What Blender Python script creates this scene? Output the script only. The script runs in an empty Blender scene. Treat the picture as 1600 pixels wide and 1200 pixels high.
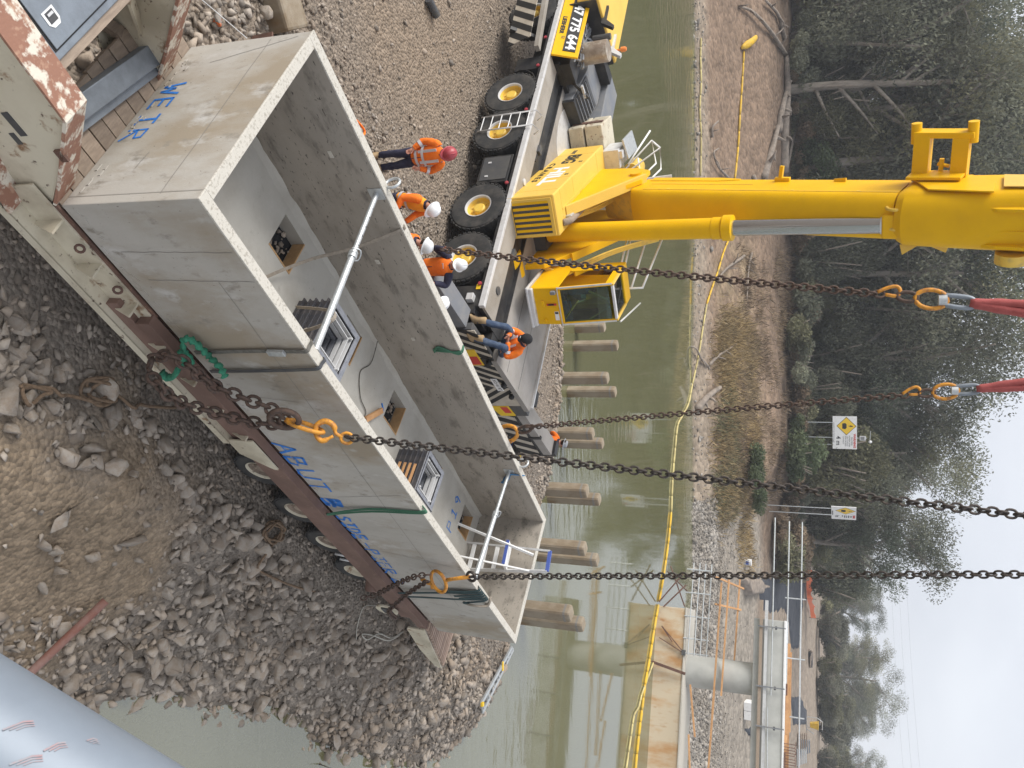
import bpy, bmesh, math, random
import numpy as np
from mathutils import Vector, Matrix, Quaternion
random.seed(7); RNG = np.random.default_rng(11)
SC = bpy.context.scene
COL = SC.collection
# ------------------------------------------------------------------ camera, sky, sun, exposure
FPX, HC = 1250.0, 10.0
TH = math.atan(520 / FPX); CT, ST = math.cos(TH), math.sin(TH)
cd = bpy.data.cameras.new('camera'); cam = bpy.data.objects.new('camera', cd); COL.objects.link(cam)
cd.sensor_fit = 'HORIZONTAL'; cd.sensor_width = 36; cd.lens = 36 * FPX / 1600
cd.clip_start = .05; cd.clip_end = 4000
cam.matrix_world = Matrix(((0, -1, 0, 0), (ST, 0, -CT, 0), (CT, 0, ST, HC), (0, 0, 0, 1)))
SC.camera = cam
SUN = Vector((-.74, -.16, .65)).normalized()
W = bpy.data.worlds.new('World'); SC.world = W; W.use_nodes = True
nt = W.node_tree; nt.nodes.clear()
wo = nt.nodes.new('ShaderNodeOutputWorld'); bg = nt.nodes.new('ShaderNodeBackground'); bg.inputs[1].default_value = .065
sky = nt.nodes.new('ShaderNodeTexSky'); sky.sky_type = 'NISHITA'; sky.sun_disc = False
sky.sun_elevation = math.asin(SUN.z); sky.sun_rotation = math.atan2(SUN.x, SUN.y)
tc = nt.nodes.new('ShaderNodeTexCoord'); mp = nt.nodes.new('ShaderNodeMapping'); mp.inputs['Scale'].default_value = (1, 1, 2.6)
nz = nt.nodes.new('ShaderNodeTexNoise'); nz.inputs['Scale'].default_value = 2.2; nz.inputs['Detail'].default_value = 5; nz.inputs['Roughness'].default_value = .5
nz.inputs['Distortion'].default_value = .35
cr = nt.nodes.new('ShaderNodeValToRGB')
cr.color_ramp.elements[0].position = .28; cr.color_ramp.elements[0].color = (7.2, 7.5, 8.3, 1)
cr.color_ramp.elements[1].position = .72; cr.color_ramp.elements[1].color = (9.4, 9.7, 10.3, 1)
mx = nt.nodes.new('ShaderNodeMixRGB'); mx.inputs[0].default_value = .9
L = nt.links.new
L(tc.outputs['Generated'], mp.inputs[0]); L(mp.outputs[0], nz.inputs[0]); L(nz.outputs[0], cr.inputs[0])
L(sky.outputs[0], mx.inputs[1]); L(cr.outputs[0], mx.inputs[2]); L(mx.outputs[0], bg.inputs[0]); L(bg.outputs[0], wo.inputs[0])
sd = bpy.data.lights.new('sun', 'SUN'); sd.energy = 2.6; sd.angle = math.radians(34); sd.color = (1, .965, .91)
so = bpy.data.objects.new('sun', sd); COL.objects.link(so); so.rotation_euler = (-SUN).to_track_quat('-Z', 'Y').to_euler(); so.location = (-20, 0, 40)
SC.view_settings.view_transform = 'Standard'; SC.view_settings.look = 'None'; SC.view_settings.gamma = 1
SC.view_settings.use_curve_mapping = False; SC.view_settings.exposure = 0.74
SC.render.engine = 'CYCLES'
SC.cycles.max_bounces = 6; SC.cycles.diffuse_bounces = 3; SC.cycles.glossy_bounces = 3; SC.cycles.transmission_bounces = 4; SC.cycles.transparent_max_bounces = 8
SC.cycles.use_denoising = True
# ------------------------------------------------------------------ finding places: a pixel's ray meets a plane or the ground
def ray(V, U):
    r, u = (U - 600) / FPX, (V - 800) / FPX
    return Vector((r, CT + u * ST, -ST + u * CT))
def atz(V, U, z): d = ray(V, U); return Vector((0, 0, HC)) + d * ((z - HC) / d.z)
def aty(V, U, y): d = ray(V, U); return Vector((0, 0, HC)) + d * (y / d.y)
# ------------------------------------------------------------------ mesh building
class MB:
    def __init__(s): s.v = []; s.f = []
    def add(s, vs, fs):
        n = len(s.v); s.v += [tuple(v) for v in vs]; s.f += [tuple(i + n for i in f) for f in fs]; return s
    def box(s, c, d, R=None):
        c = Vector(c); x, y, z = d[0] / 2, d[1] / 2, d[2] / 2
        vs = [Vector(p) for p in ((-x,-y,-z),(x,-y,-z),(x,y,-z),(-x,y,-z),(-x,-y,z),(x,-y,z),(x,y,z),(-x,y,z))]
        if R is not None: vs = [R @ v for v in vs]
        return s.add([c + v for v in vs], ((3,2,1,0),(4,5,6,7),(0,1,5,4),(1,2,6,5),(2,3,7,6),(3,0,4,7)))
    def bx(s, x0, x1, y0, y1, z0, z1): return s.box(((x0+x1)/2,(y0+y1)/2,(z0+z1)/2), (abs(x1-x0),abs(y1-y0),abs(z1-z0)))
    def bar(s, p, q, w, h=None, up=(0,0,1)):
        p, q = Vector(p), Vector(q); d = q - p; h = h or w; up = Vector(up)
        z = d.normalized(); x = up.cross(z)
        if x.length < 1e-3: x = Vector((1,0,0)).cross(z)
        x.normalize(); y = z.cross(x); R = Matrix((x, y, z)).transposed()
        return s.box((p+q)/2, (w, h, d.length), R)
    def tube(s, pts, r, n=8, caps=True, closed=False, sx=1.0):
        pts = [Vector(p) for p in pts]; m = len(pts); rr = r if isinstance(r, (list, tuple)) else [r]*m
        t0 = (pts[1]-pts[0]).normalized(); a = Vector((0,0,1)) if abs(t0.z) < .9 else Vector((1,0,0))
        x = t0.cross(a).normalized(); vs = []
        for i, p in enumerate(pts):
            t = (pts[(i+1) % m]-pts[i-1]) if closed else (pts[min(i+1,m-1)]-pts[max(i-1,0)])
            t.normalize(); x = (x - t*x.dot(t)).normalized(); y = t.cross(x)
            vs += [p + (x*math.cos(k*2*math.pi/n) + y*math.sin(k*2*math.pi/n)*sx)*rr[i] for k in range(n)]
        fs = []
        for i in range(m if closed else m-1):
            j = (i+1) % m
            fs += [(i*n+k, i*n+(k+1) % n, j*n+(k+1) % n, j*n+k) for k in range(n)]
        if caps and not closed: fs += [tuple(range(n))[::-1], tuple((m-1)*n+k for k in range(n))]
        return s.add(vs, fs)
    def lathe(s, prof, M=None, n=24, cap=True):
        M = M or Matrix(); vs = []; fs = []; m = len(prof)
        for (r, z) in prof:
            vs += [M @ Vector((r*math.cos(k*2*math.pi/n), r*math.sin(k*2*math.pi/n), z)) for k in range(n)]
        for i in range(m-1): fs += [(i*n+k, i*n+(k+1) % n, (i+1)*n+(k+1) % n, (i+1)*n+k) for k in range(n)]
        if cap and prof[0][0] > 1e-4: fs.append(tuple(range(n))[::-1])
        if cap and prof[-1][0] > 1e-4: fs.append(tuple((m-1)*n+k for k in range(n)))
        return s.add(vs, fs)
    def prism(s, poly, M, depth):
        n = len(poly); vs = [M @ Vector((p[0], p[1], 0)) for p in poly] + [M @ Vector((p[0], p[1], depth)) for p in poly]
        return s.add(vs, [tuple(range(n))[::-1], tuple(range(n, 2*n))] + [(k, (k+1) % n, n+(k+1) % n, n+k) for k in range(n)])
    def loft(s, secs, caps=True):
        n = len(secs[0]); vs = [v for sec in secs for v in sec]; fs = []
        for i in range(len(secs)-1): fs += [(i*n+k, i*n+(k+1) % n, (i+1)*n+(k+1) % n, (i+1)*n+k) for k in range(n)]
        if caps: fs += [tuple(range(n))[::-1], tuple((len(secs)-1)*n+k for k in range(n))]
        return s.add(vs, fs)
    def grid(s, fn, nu, nv):
        vs = [fn(i/nu, j/nv) for i in range(nu+1) for j in range(nv+1)]
        return s.add(vs, [(i*(nv+1)+j, (i+1)*(nv+1)+j, (i+1)*(nv+1)+j+1, i*(nv+1)+j+1) for i in range(nu) for j in range(nv)])
    def mesh(s, name, mat, smooth=False):
        me = bpy.data.meshes.new(name); me.from_pydata(s.v, [], s.f)
        if mat: me.materials.append(mat)
        if smooth: me.shade_smooth()
        me.validate(); return me
    def build(s, name, mat, parent=None, smooth=False, bevel=0, auto=0, **k):
        o = bpy.data.objects.new(name, s.mesh(name, mat, smooth or bool(auto)))
        COL.objects.link(o)
        if parent: o.parent = parent
        if bevel:
            b = o.modifiers.new('bevel', 'BEVEL'); b.width = bevel; b.segments = 2; b.limit_method = 'ANGLE'; b.angle_limit = .6
        if auto:
            bm = bmesh.new(); bm.from_mesh(o.data)
            for e in bm.edges: e.smooth = not (len(e.link_faces) != 2 or e.calc_face_angle(0) > auto)
            bm.to_mesh(o.data); bm.free()
        return tag(o, **k)
def tag(o, label=None, cat=None, group=None, kind=None):
    if label: o['label'] = label
    if cat: o['category'] = cat
    if group: o['group'] = group
    if kind: o['kind'] = kind
    return o
def thing(name, label, cat, loc=(0,0,0), R=None, group=None):
    o = bpy.data.objects.new(name, None); COL.objects.link(o); o.empty_display_size = .1
    M = (R.to_4x4() if R is not None else Matrix()); M.translation = Vector(loc); o.matrix_world = M
    return tag(o, label, cat, group)
def copy_tree(o, parent=None):
    c = o.copy(); COL.objects.link(c); c.parent = parent
    for ch in list(o.children): copy_tree(ch, c)
    return c
def share(name, me, parent, M=None, **k):
    o = bpy.data.objects.new(name, me); COL.objects.link(o)
    if parent: o.parent = parent
    if M is not None: o.matrix_basis = M
    return tag(o, **k)
def text(name, s, mat, parent, M, size, ext=.002, align='CENTER', xs=1.0, bold=0.0, sp=1.0):
    c = bpy.data.curves.new(name, 'FONT'); c.body = s; c.size = size; c.extrude = ext; c.align_x = align; c.align_y = 'CENTER'
    c.offset = bold; c.space_character = sp; c.resolution_u = 3; c.materials.append(mat)
    q = bpy.data.objects.new(name, c); me = bpy.data.meshes.new_from_object(q); bpy.data.objects.remove(q); bpy.data.curves.remove(c); me.name = name
    o = bpy.data.objects.new(name, me); COL.objects.link(o); o['kind'] = 'stuff'
    if parent: o.parent = parent
    o.matrix_basis = M @ Matrix.Diagonal((xs, 1, 1, 1)); return o
def frame(o, x, y):
    x = Vector(x).normalized(); y = Vector(y); z = x.cross(y).normalized(); y = z.cross(x)
    M = Matrix((x, y, z)).transposed().to_4x4(); M.translation = Vector(o); return M
def catmull(pts, k=6):
    P = [Vector(p) for p in pts]; P = [P[0]*2-P[1]] + P + [P[-1]*2-P[-2]]; out = []
    for i in range(1, len(P)-2):
        for j in range(k):
            t = j/k; a, b, c, d = P[i-1:i+3]
            out.append(.5*((2*b)+(c-a)*t+(2*a-5*b+4*c-d)*t*t+(3*b-a-3*c+d)*t**3))
    return out + [P[-2]]
# ------------------------------------------------------------------ materials
def rgb(c): return (c[0], c[1], c[2], 1)
def mat(name, col, col2=None, scale=3.0, thr=(.45, .6), rough=.6, metal=0, bump=0, bscale=30, col3=None, scale3=20, thr3=(.6, .7), stretch=None, rnd=0, spec=None, coat=0, attr=None, seed=0, bdist=.02, extra=()):
    m = bpy.data.materials.new(name); m.use_nodes = True; t = m.node_tree; P = t.nodes['Principled BSDF']; K = t.links.new
    P.inputs['Roughness'].default_value = rough; P.inputs['Metallic'].default_value = metal
    if spec is not None: P.inputs['Specular IOR Level'].default_value = spec
    if coat: P.inputs['Coat Weight'].default_value = coat
    tc = t.nodes.new('ShaderNodeTexCoord'); src = tc.outputs['Object']
    if stretch or seed:
        mp = t.nodes.new('ShaderNodeMapping'); mp.inputs['Scale'].default_value = stretch or (1,1,1); mp.inputs['Location'].default_value = (seed, seed*1.7, seed*.6)
        K(src, mp.inputs[0]); src = mp.outputs[0]
    rgbn = t.nodes.new('ShaderNodeRGB'); rgbn.outputs[0].default_value = rgb(col); cur = rgbn.outputs[0]
    def layer(cur, c2, sc, th, detail=6):
        n = t.nodes.new('ShaderNodeTexNoise'); n.inputs['Scale'].default_value = sc; n.inputs['Detail'].default_value = detail; n.inputs['Roughness'].default_value = .62
        K(src, n.inputs[0]); r = t.nodes.new('ShaderNodeMapRange'); r.inputs[1].default_value = th[0]; r.inputs[2].default_value = th[1]; K(n.outputs[0], r.inputs[0])
        x = t.nodes.new('ShaderNodeMixRGB'); x.inputs[2].default_value = rgb(c2); K(r.outputs[0], x.inputs[0]); K(cur, x.inputs[1]); return x.outputs[0]
    if col2: cur = layer(cur, col2, scale, thr)
    if col3: cur = layer(cur, col3, scale3, thr3)
    for e in extra: cur = layer(cur, *e)
    if rnd or attr:
        if attr:
            a = t.nodes.new('ShaderNodeAttribute'); a.attribute_name = attr; fac = a.outputs['Fac']
        else:
            a = t.nodes.new('ShaderNodeObjectInfo'); fac = a.outputs['Random']
        r = t.nodes.new('ShaderNodeMapRange'); r.inputs[3].default_value = 1-(rnd or .3); r.inputs[4].default_value = 1+(rnd or .3); K(fac, r.inputs[0])
        x = t.nodes.new('ShaderNodeMixRGB'); x.blend_type = 'MULTIPLY'; x.inputs[0].default_value = 1; K(cur, x.inputs[1]); K(r.outputs[0], x.inputs[2]); cur = x.outputs[0]
    K(cur, P.inputs['Base Color'])
    if bump:
        n = t.nodes.new('ShaderNodeTexNoise'); n.inputs['Scale'].default_value = bscale; n.inputs['Detail'].default_value = 5; K(src, n.inputs[0])
        b = t.nodes.new('ShaderNodeBump'); b.inputs['Strength'].default_value = bump; b.inputs['Distance'].default_value = bdist; K(n.outputs[0], b.inputs['Height']); K(b.outputs[0], P.inputs['Normal'])
    return m
M = {}
M['concrete'] = mat('concrete', (.42,.395,.355), (.35,.325,.285), 1.3, (.4,.7), .85, bump=.25, bscale=60, col3=(.27,.245,.21), scale3=9, thr3=(.66,.82), stretch=(1,1,.55), bdist=.006, extra=(((.30,.25,.185), .8, (.46,.64)), ((.47,.45,.42), 2.6, (.56,.70)), ((.24,.215,.18), 5, (.58,.70)), ((.13,.115,.10), 34, (.655,.70))))
M['concrete_rim'] = mat('concrete rim', (.53,.50,.44), (.34,.31,.26), 32, (.52,.66), .9, bump=.5, bscale=90, bdist=.008)
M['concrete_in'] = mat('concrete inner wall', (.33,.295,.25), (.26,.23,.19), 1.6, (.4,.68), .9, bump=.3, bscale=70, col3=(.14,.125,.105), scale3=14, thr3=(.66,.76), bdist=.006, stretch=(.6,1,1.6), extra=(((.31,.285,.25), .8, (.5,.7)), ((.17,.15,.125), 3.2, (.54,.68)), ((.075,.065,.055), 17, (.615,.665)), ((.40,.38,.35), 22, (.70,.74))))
M['concrete_floor'] = mat('concrete floor', (.46,.44,.395), (.39,.365,.32), 1.6, (.4,.65), .85, bump=.3, bscale=40, col3=(.2,.185,.165), scale3=26, thr3=(.69,.72), bdist=.008, extra=(((.36,.335,.295), 5, (.6,.75)),))
M['crack'] = mat('crack line', (.22,.205,.185), rough=.9)
M['grey_concrete'] = mat('pier concrete', (.47,.47,.44), (.39,.39,.365), .9, (.4,.65), .8, bump=.15, bscale=40)
M['tan_concrete'] = mat('pile concrete', (.30,.25,.185), (.205,.155,.10), 2.2, (.4,.62), .85, bump=.3, bscale=30, col3=(.20,.125,.06), scale3=1.6, thr3=(.56,.7), stretch=(1,1,.6))
M['stained_concrete'] = mat('rust stained concrete', (.55,.46,.33), (.46,.26,.11), .7, (.45,.66), .85, bump=.2, bscale=30, col3=(.36,.17,.06), scale3=1.3, thr3=(.6,.75), stretch=(1.6,1,.6))
M['blue_spray'] = mat('blue spray paint', (.02,.16,.55), (.05,.22,.6), 12, (.4,.7), .6)
M['yellow'] = mat('crane yellow paint', (.80,.455,.004), (.73,.405,.006), 1.5, (.4,.7), .45, spec=.18, col3=(.42,.29,.08), scale3=5, thr3=(.68,.85))
M['yellow_pale'] = mat('pale yellow paint', (.76,.49,.085), (.70,.44,.07), 1.2, (.4,.7), .5, col3=(.5,.36,.14), scale3=7, thr3=(.7,.85))  # paler yellow for the engine house, driver's cab and some trim
M['yellow_dirty'] = mat('dusty yellow paint', (.78,.52,.08), (.5,.36,.12), 6, (.5,.75), .5)
M['black_paint'] = mat('black chassis paint', (.018,.018,.02), (.05,.047,.042), 3, (.45,.7), .5)
M['dark_grey'] = mat('dark grey metal', (.06,.062,.068), (.09,.088,.082), 4, (.4,.7), .5)
M['mid_grey'] = mat('grey painted steel', (.17,.18,.20), (.24,.235,.225), 2, (.4,.7), .5)
M['rubber'] = mat('tyre rubber', (.028,.028,.028), (.075,.068,.06), 3.5, (.42,.7), .9, bump=.3, bscale=50)
M['silver'] = mat('silver painted steel', (.62,.62,.62), (.5,.49,.47), 6, (.5,.7), .4, metal=.2)
M['checker'] = mat('dusty deck plate', (.36,.33,.29), (.27,.24,.20), 1.2, (.4,.65), .6, metal=.1, bump=.5, bscale=70, col3=(.22,.18,.14), scale3=1.5, thr3=(.62,.75), bdist=.004)
M['deck'] = mat('dusty grey deck', (.32,.295,.27), (.255,.235,.21), 1.6, (.4,.65), .6, col3=(.22,.20,.18), scale3=5, thr3=(.68,.75))
M['chrome'] = mat('chromed rod', (.52,.54,.57), rough=.16, metal=1)
M['galv'] = mat('galvanised steel', (.55,.57,.57), (.42,.44,.45), 12, (.45,.65), .42, metal=.55)
M['galv_pipe'] = mat('blue grey pipe', (.215,.25,.295), (.185,.215,.255), 3, (.4,.65), .5, metal=.15, col3=(.155,.175,.205), scale3=6, thr3=(.68,.75))
M['rust'] = mat('rusty steel', (.16,.085,.06), (.10,.055,.042), 3, (.4,.65), .85, col3=(.24,.14,.09), scale3=14, thr3=(.6,.7), bump=.3, bscale=60)
M['rust_chain'] = mat('rusty chain', (.12,.075,.055), (.065,.048,.042), 25, (.4,.65), .75, metal=.3, bump=.2, bscale=90)
M['dark_chain'] = mat('dark steel chain', (.055,.047,.043), (.09,.07,.055), 25, (.45,.65), .6, metal=.5)
M['orange_hook'] = mat('orange painted forging', (.62,.27,.025), (.36,.15,.04), 16, (.46,.62), .6)
M['cream'] = mat('cream trailer paint', (.60,.55,.43), (.52,.46,.35), 1.4, (.4,.7), .55, col3=(.24,.135,.07), scale3=4, thr3=(.585,.68), extra=(((.40,.35,.26), 1.3, (.5,.68)), ((.10,.06,.045), 11, (.63,.68))))
M['cream_rust'] = mat('rusted cream paint', (.30,.15,.10), (.68,.62,.52), 5, (.50,.56), .75, col3=(.42,.25,.17), scale3=11, thr3=(.55,.65), bump=.2, bscale=40)
M['beam_rust'] = mat('red oxide beam', (.19,.115,.09), (.15,.09,.07), 2, (.4,.6), .75, col3=(.26,.17,.13), scale3=9, thr3=(.62,.75))
M['timber'] = mat('weathered timber', (.30,.235,.18), (.22,.17,.13), 4, (.4,.65), .85, stretch=(6,1,6), bump=.3, bscale=30, rnd=.2)
M['ply'] = mat('plywood', (.50,.31,.15), (.40,.24,.11), 8, (.4,.65), .7)
M['pine'] = mat('orange pine timber', (.52,.29,.13), (.42,.22,.10), 5, (.4,.65), .75, rnd=.15)
M['steel_blue'] = mat('blue grey steel', (.235,.265,.30), (.18,.20,.225), 5, (.4,.65), .5, metal=.3)
M['frame_dark'] = mat('dark painted steel', (.07,.07,.08), (.11,.10,.10), 8, (.45,.65), .5, metal=.3)
M['frame_grey'] = mat('grey galvanised frame', (.30,.31,.34), (.22,.23,.26), 10, (.45,.65), .45, metal=.4)
M['white'] = mat('white paint', (.78,.78,.77), (.68,.67,.65), 5, (.5,.7), .5)
M['black'] = mat('black print', (.012,.012,.012), rough=.6)
M['red'] = mat('red paint', (.55,.04,.03), rough=.5)
M['maroon'] = mat('maroon plastic', (.36,.045,.06), (.42,.10,.10), 8, (.5,.7), .4)
M['orange'] = mat('hi vis orange cloth', (.90,.20,.012), (.80,.15,.01), 6, (.4,.7), .85, bump=.6, bscale=9, bdist=.03)
M['hivis_yellow'] = mat('hi vis amber cloth', (.92,.36,.02), rough=.85, bump=.6, bscale=9, bdist=.03)
M['navy'] = mat('navy cloth', (.022,.022,.05), (.04,.04,.07), 7, (.4,.7), .9, bump=.6, bscale=9, bdist=.03)
M['denim'] = mat('blue denim', (.04,.065,.12), (.09,.12,.17), 8, (.45,.7), .9, bump=.6, bscale=10, bdist=.03)
M['tape'] = mat('reflective tape', (.60,.60,.62), rough=.3, metal=.2)
M['skin'] = mat('skin', (.50,.25,.17), (.44,.19,.13), 12, (.4,.7), .5)
M['helmet'] = mat('white helmet plastic', (.80,.81,.82), rough=.28)
M['boot'] = mat('tan boot suede', (.36,.255,.14), (.28,.19,.10), 9, (.4,.7), .9)
M['blackcloth'] = mat('black cloth', (.014,.014,.016), rough=.9, bump=.5, bscale=9, bdist=.03)
M['strap'] = mat('grey webbing', (.15,.14,.12), (.10,.095,.08), 20, (.4,.6), .9)
M['strap_tan'] = mat('tan webbing', (.30,.26,.21), (.24,.205,.165), 20, (.4,.6), .9)
M['green'] = mat('green webbing', (.05,.27,.16), (.03,.18,.11), 20, (.4,.6), .9, bump=.5, bscale=60)
M['green_rope'] = mat('green cord', (.05,.15,.09), rough=.9)
M['dark_green'] = mat('dark green webbing', (.03,.06,.06), (.02,.04,.045), 20, (.4,.6), .9)
M['red_sling'] = mat('red sling', (.40,.095,.09), (.33,.075,.07), 9, (.4,.65), .9, bump=.3, bscale=40)
M['rope'] = mat('manila rope', (.20,.135,.085), (.14,.095,.06), 20, (.4,.6), .95, bump=.6, bscale=90)
M['pale_rope'] = mat('pale rope', (.42,.40,.35), rough=.95)
M['bluetarp'] = mat('blue cloth', (.05,.17,.33), (.03,.10,.2), 10, (.4,.6), .85)
M['blue_plastic'] = mat('blue plastic', (.06,.10,.34), rough=.5)
M['orange_lit'] = mat('orange lens', (.75,.22,.04), rough=.3)
M['boom_yellow'] = mat('yellow floating barrier', (.66,.40,.025), (.46,.32,.07), 2, (.45,.65), .7)
M['boom_tan'] = mat('weathered floating barrier', (.55,.46,.20), (.4,.33,.15), 1, (.4,.6), .8)
M['fabric_black'] = mat('black geotextile', (.022,.025,.035), (.04,.045,.055), 1.5, (.4,.6), .8, bump=.4, bscale=3, bdist=.1)
M['bark'] = mat('pale gum bark', (.30,.265,.225), (.18,.155,.13), 2.5, (.4,.65), .9, bump=.4, bscale=12, stretch=(1,1,.3))
M['driftwood'] = mat('grey driftwood', (.27,.225,.185), (.18,.15,.125), 2, (.4,.6), .9, bump=.4, bscale=12)
M['orange_net'] = mat('orange barrier mesh', (.85,.22,.10), rough=.8)
M['sign_yellow'] = mat('sign yellow', (.80,.52,.02), rough=.5)
M['sticker'] = mat('green sticker', (.05,.35,.22), rough=.5)
M['glass'] = mat('tinted cab glass', (.05,.10,.10), rough=.05, spec=.8)
M['stripe_white'] = mat('dusty white paint', (.50,.45,.37), (.40,.35,.28), 3, (.4,.65), .6)
gm = M['glass'].node_tree; gm.nodes.clear(); ga = gm.nodes.new('ShaderNodeOutputMaterial'); gb_ = gm.nodes.new('ShaderNodeMixShader'); gt = gm.nodes.new('ShaderNodeBsdfTransparent'); gg = gm.nodes.new('ShaderNodeBsdfGlossy'); gf = gm.nodes.new('ShaderNodeFresnel')
gt.inputs[0].default_value = (.52,.72,.69,1); gg.inputs['Roughness'].default_value = .03; gf.inputs['IOR'].default_value = 1.75; gm.links.new(gf.outputs[0], gb_.inputs[0]); gm.links.new(gt.outputs[0], gb_.inputs[1]); gm.links.new(gg.outputs[0], gb_.inputs[2]); gm.links.new(gb_.outputs[0], ga.inputs[0])
# ------------------------------------------------------------------ noise and shapes on the ground
_H = RNG.random((256, 256))
def vnoise(x, y):
    x = np.asarray(x, float); y = np.asarray(y, float); xi = np.floor(x).astype(int); yi = np.floor(y).astype(int)
    fx = x-xi; fy = y-yi; fx = fx*fx*(3-2*fx); fy = fy*fy*(3-2*fy); g = lambda a, b: _H[a % 256, b % 256]
    return (g(xi,yi)*(1-fx)+g(xi+1,yi)*fx)*(1-fy)+(g(xi,yi+1)*(1-fx)+g(xi+1,yi+1)*fx)*fy
def fbm(x, y, o=4):
    s = 0; a = .5
    for k in range(o): s = s+a*(vnoise(x*2**k+17*k, y*2**k+31*k)-.5); a *= .5
    return s
def inside(px, py, poly):
    r = np.zeros(np.shape(px), bool); n = len(poly)
    for i in range(n):
        (x0, y0), (x1, y1) = poly[i], poly[(i+1) % n]
        if y0 == y1: continue
        c = ((y0 > py) != (y1 > py)) & (px < (x1-x0)*(py-y0)/(y1-y0)+x0); r ^= c
    return r
def sdist(px, py, poly):
    d = np.full(np.shape(px), 1e9); n = len(poly)
    for i in range(n):
        (x0, y0), (x1, y1) = poly[i], poly[(i+1) % n]; dx, dy = x1-x0, y1-y0
        t = np.clip(((px-x0)*dx+(py-y0)*dy)/(dx*dx+dy*dy), 0, 1); d = np.minimum(d, np.hypot(px-x0-t*dx, py-y0-t*dy))
    return np.where(inside(px, py, poly), d, -d)
SHORE = [(4.0,-60),(4.0,2),(4.3,6.5)] + [tuple(atz(v, u, 0)[:2]) for v, u in ((175,1092),(262,1083),(335,1104),(400,1108),(423,1098),(467,1118),(487,1159),(531,1171),(604,1187),(650,1193),(692,1183),(744,1130),(760,1085),(785,1010),(800,940),(822,840),(845,765),(858,700),(868,620),(872,520))] + [(-8,29.2),(-14,30.5),(-30,33),(-60,36),(-400,40),(-400,-60)]
def plane_z(x, y): return 2.20-.0072*x-.0623*y
DIRT = [tuple(atz(v, u, 1.6)[:2]) for v, u in ((-60,630),(75,675),(150,770),(215,850),(245,945),(160,1095),(60,1160),(-200,1150),(-260,800))]
DIRT2 = [tuple(atz(v, u, 1.4)[:2]) for v, u in ((530,-40),(800,-40),(775,80),(735,170),(700,290),(655,215),(605,125))]
def soft(d, w): return np.clip(.5+d/w, 0, 1)
def ground_parts(x, y):
    d = sdist(x, y, SHORE); n = fbm(x*.35, y*.35, 5)
    m1 = soft(sdist(x, y, DIRT)+.35+fbm(x*1.1, y*1.1, 4)*2.6, 1.3); m2 = soft(sdist(x, y, DIRT2)+fbm(x*.8+9, y*.8, 3)*2.2, 2.0)*.9
    zp = plane_z(x, y)+.05*n+.06*fbm(x*1.4, y*1.4, 3)
    zp = zp+m1*(.16+.25*np.clip(fbm(x*.9+5, y*.9, 4), -.5, .5))
    sl = np.where(d > 0, d*.62, d*.5)+.12*fbm(x*2, y*2, 3)
    k = .18; h = np.clip(.5+.5*(sl-zp)/k, 0, 1); z = sl*(1-h)+zp*h-k*h*(1-h)
    return np.maximum(z, -1.8), d, m1, m2
def gz(x, y): return float(ground_parts(np.array([x]), np.array([y]))[0][0])
def far_shore(x): return 58.0+1.2*fbm(x*.06, x*0+3., 3)*2+.35*fbm(x*.7, x*0+1., 2)-np.clip((x-9)*.12, 0, 2.)
def far_z(x, y):
    d = y-far_shore(x); left = np.clip((-x)/14+.2, 0, 1)
    a = np.interp(d, [-20,-3,0,4,9,18,28,45,90,250,900], [-5,-1.2,0,.55,1.35,3.4,5.0,5.6,6.0,6.6,8.0])
    b = np.interp(d, [-20,-3,0,2.5,5,9,18,28,45,90,250,900], [-5,-1.2,0,.8,1.9,2.9,4.2,5.1,5.6,6.0,6.6,8.0])
    r = np.interp(d, [-20,-3,0,3,8,14,22,34,60,90,250,900], [-5,-1.6,0,.9,1.3,1.9,3.0,4.4,5.2,5.8,6.6,8.0])
    w = np.clip((x-7)/5, 0, 1); z = (a*left+b*(1-left))*(1-w)+r*w
    return z+np.clip(d/6, 0, 1)*(.5*fbm(x*.16, y*.16, 4)+.2*fbm(x*.9, y*.9, 3))
def fz(x, y): return float(far_z(np.array([float(x)]), np.array([float(y)]))[0])
def hit_far(V, U):
    d = ray(V, U); y = np.concatenate([np.arange(54, 130, .12), np.arange(130, 420, 1.)]); x = d.x*y/d.y; z = HC+d.z*y/d.y; i = np.argmax(z <= far_z(x, y)) if (z <= far_z(x, y)).any() else len(y)-1
    return Vector((x[i], y[i], z[i]))
def sheet(name, xs, ys, zf, colf, m, **k):
    X, Y = np.meshgrid(xs, ys, indexing='ij'); Z, Cc = zf(X, Y); nx, ny = X.shape
    v = np.stack([X, Y, Z], -1).reshape(-1, 3); i = np.arange(nx*ny).reshape(nx, ny)
    f = np.stack([i[:-1,:-1], i[1:,:-1], i[1:,1:], i[:-1,1:]], -1).reshape(-1, 4)
    me = bpy.data.meshes.new(name); fast_mesh(me, v, f); me.materials.append(m); me.shade_smooth()
    ca = me.color_attributes.new('col', 'FLOAT_COLOR', 'POINT'); cc = np.ones((nx*ny, 4), np.float32); cc[:, :3] = Cc.reshape(-1, 3); ca.data.foreach_set('color', cc.ravel())
    o = bpy.data.objects.new(name, me); COL.objects.link(o); return tag(o, **k)
def fast_mesh(me, v, f):
    f = np.asarray(f); n, k = f.shape; me.vertices.add(len(v)); me.vertices.foreach_set('co', np.asarray(v, np.float32).ravel())
    me.loops.add(n*k); me.loops.foreach_set('vertex_index', f.astype(np.int32).ravel()); me.polygons.add(n)
    me.polygons.foreach_set('loop_start', np.arange(0, n*k, k, dtype=np.int32)); me.update(calc_edges=True)
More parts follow.
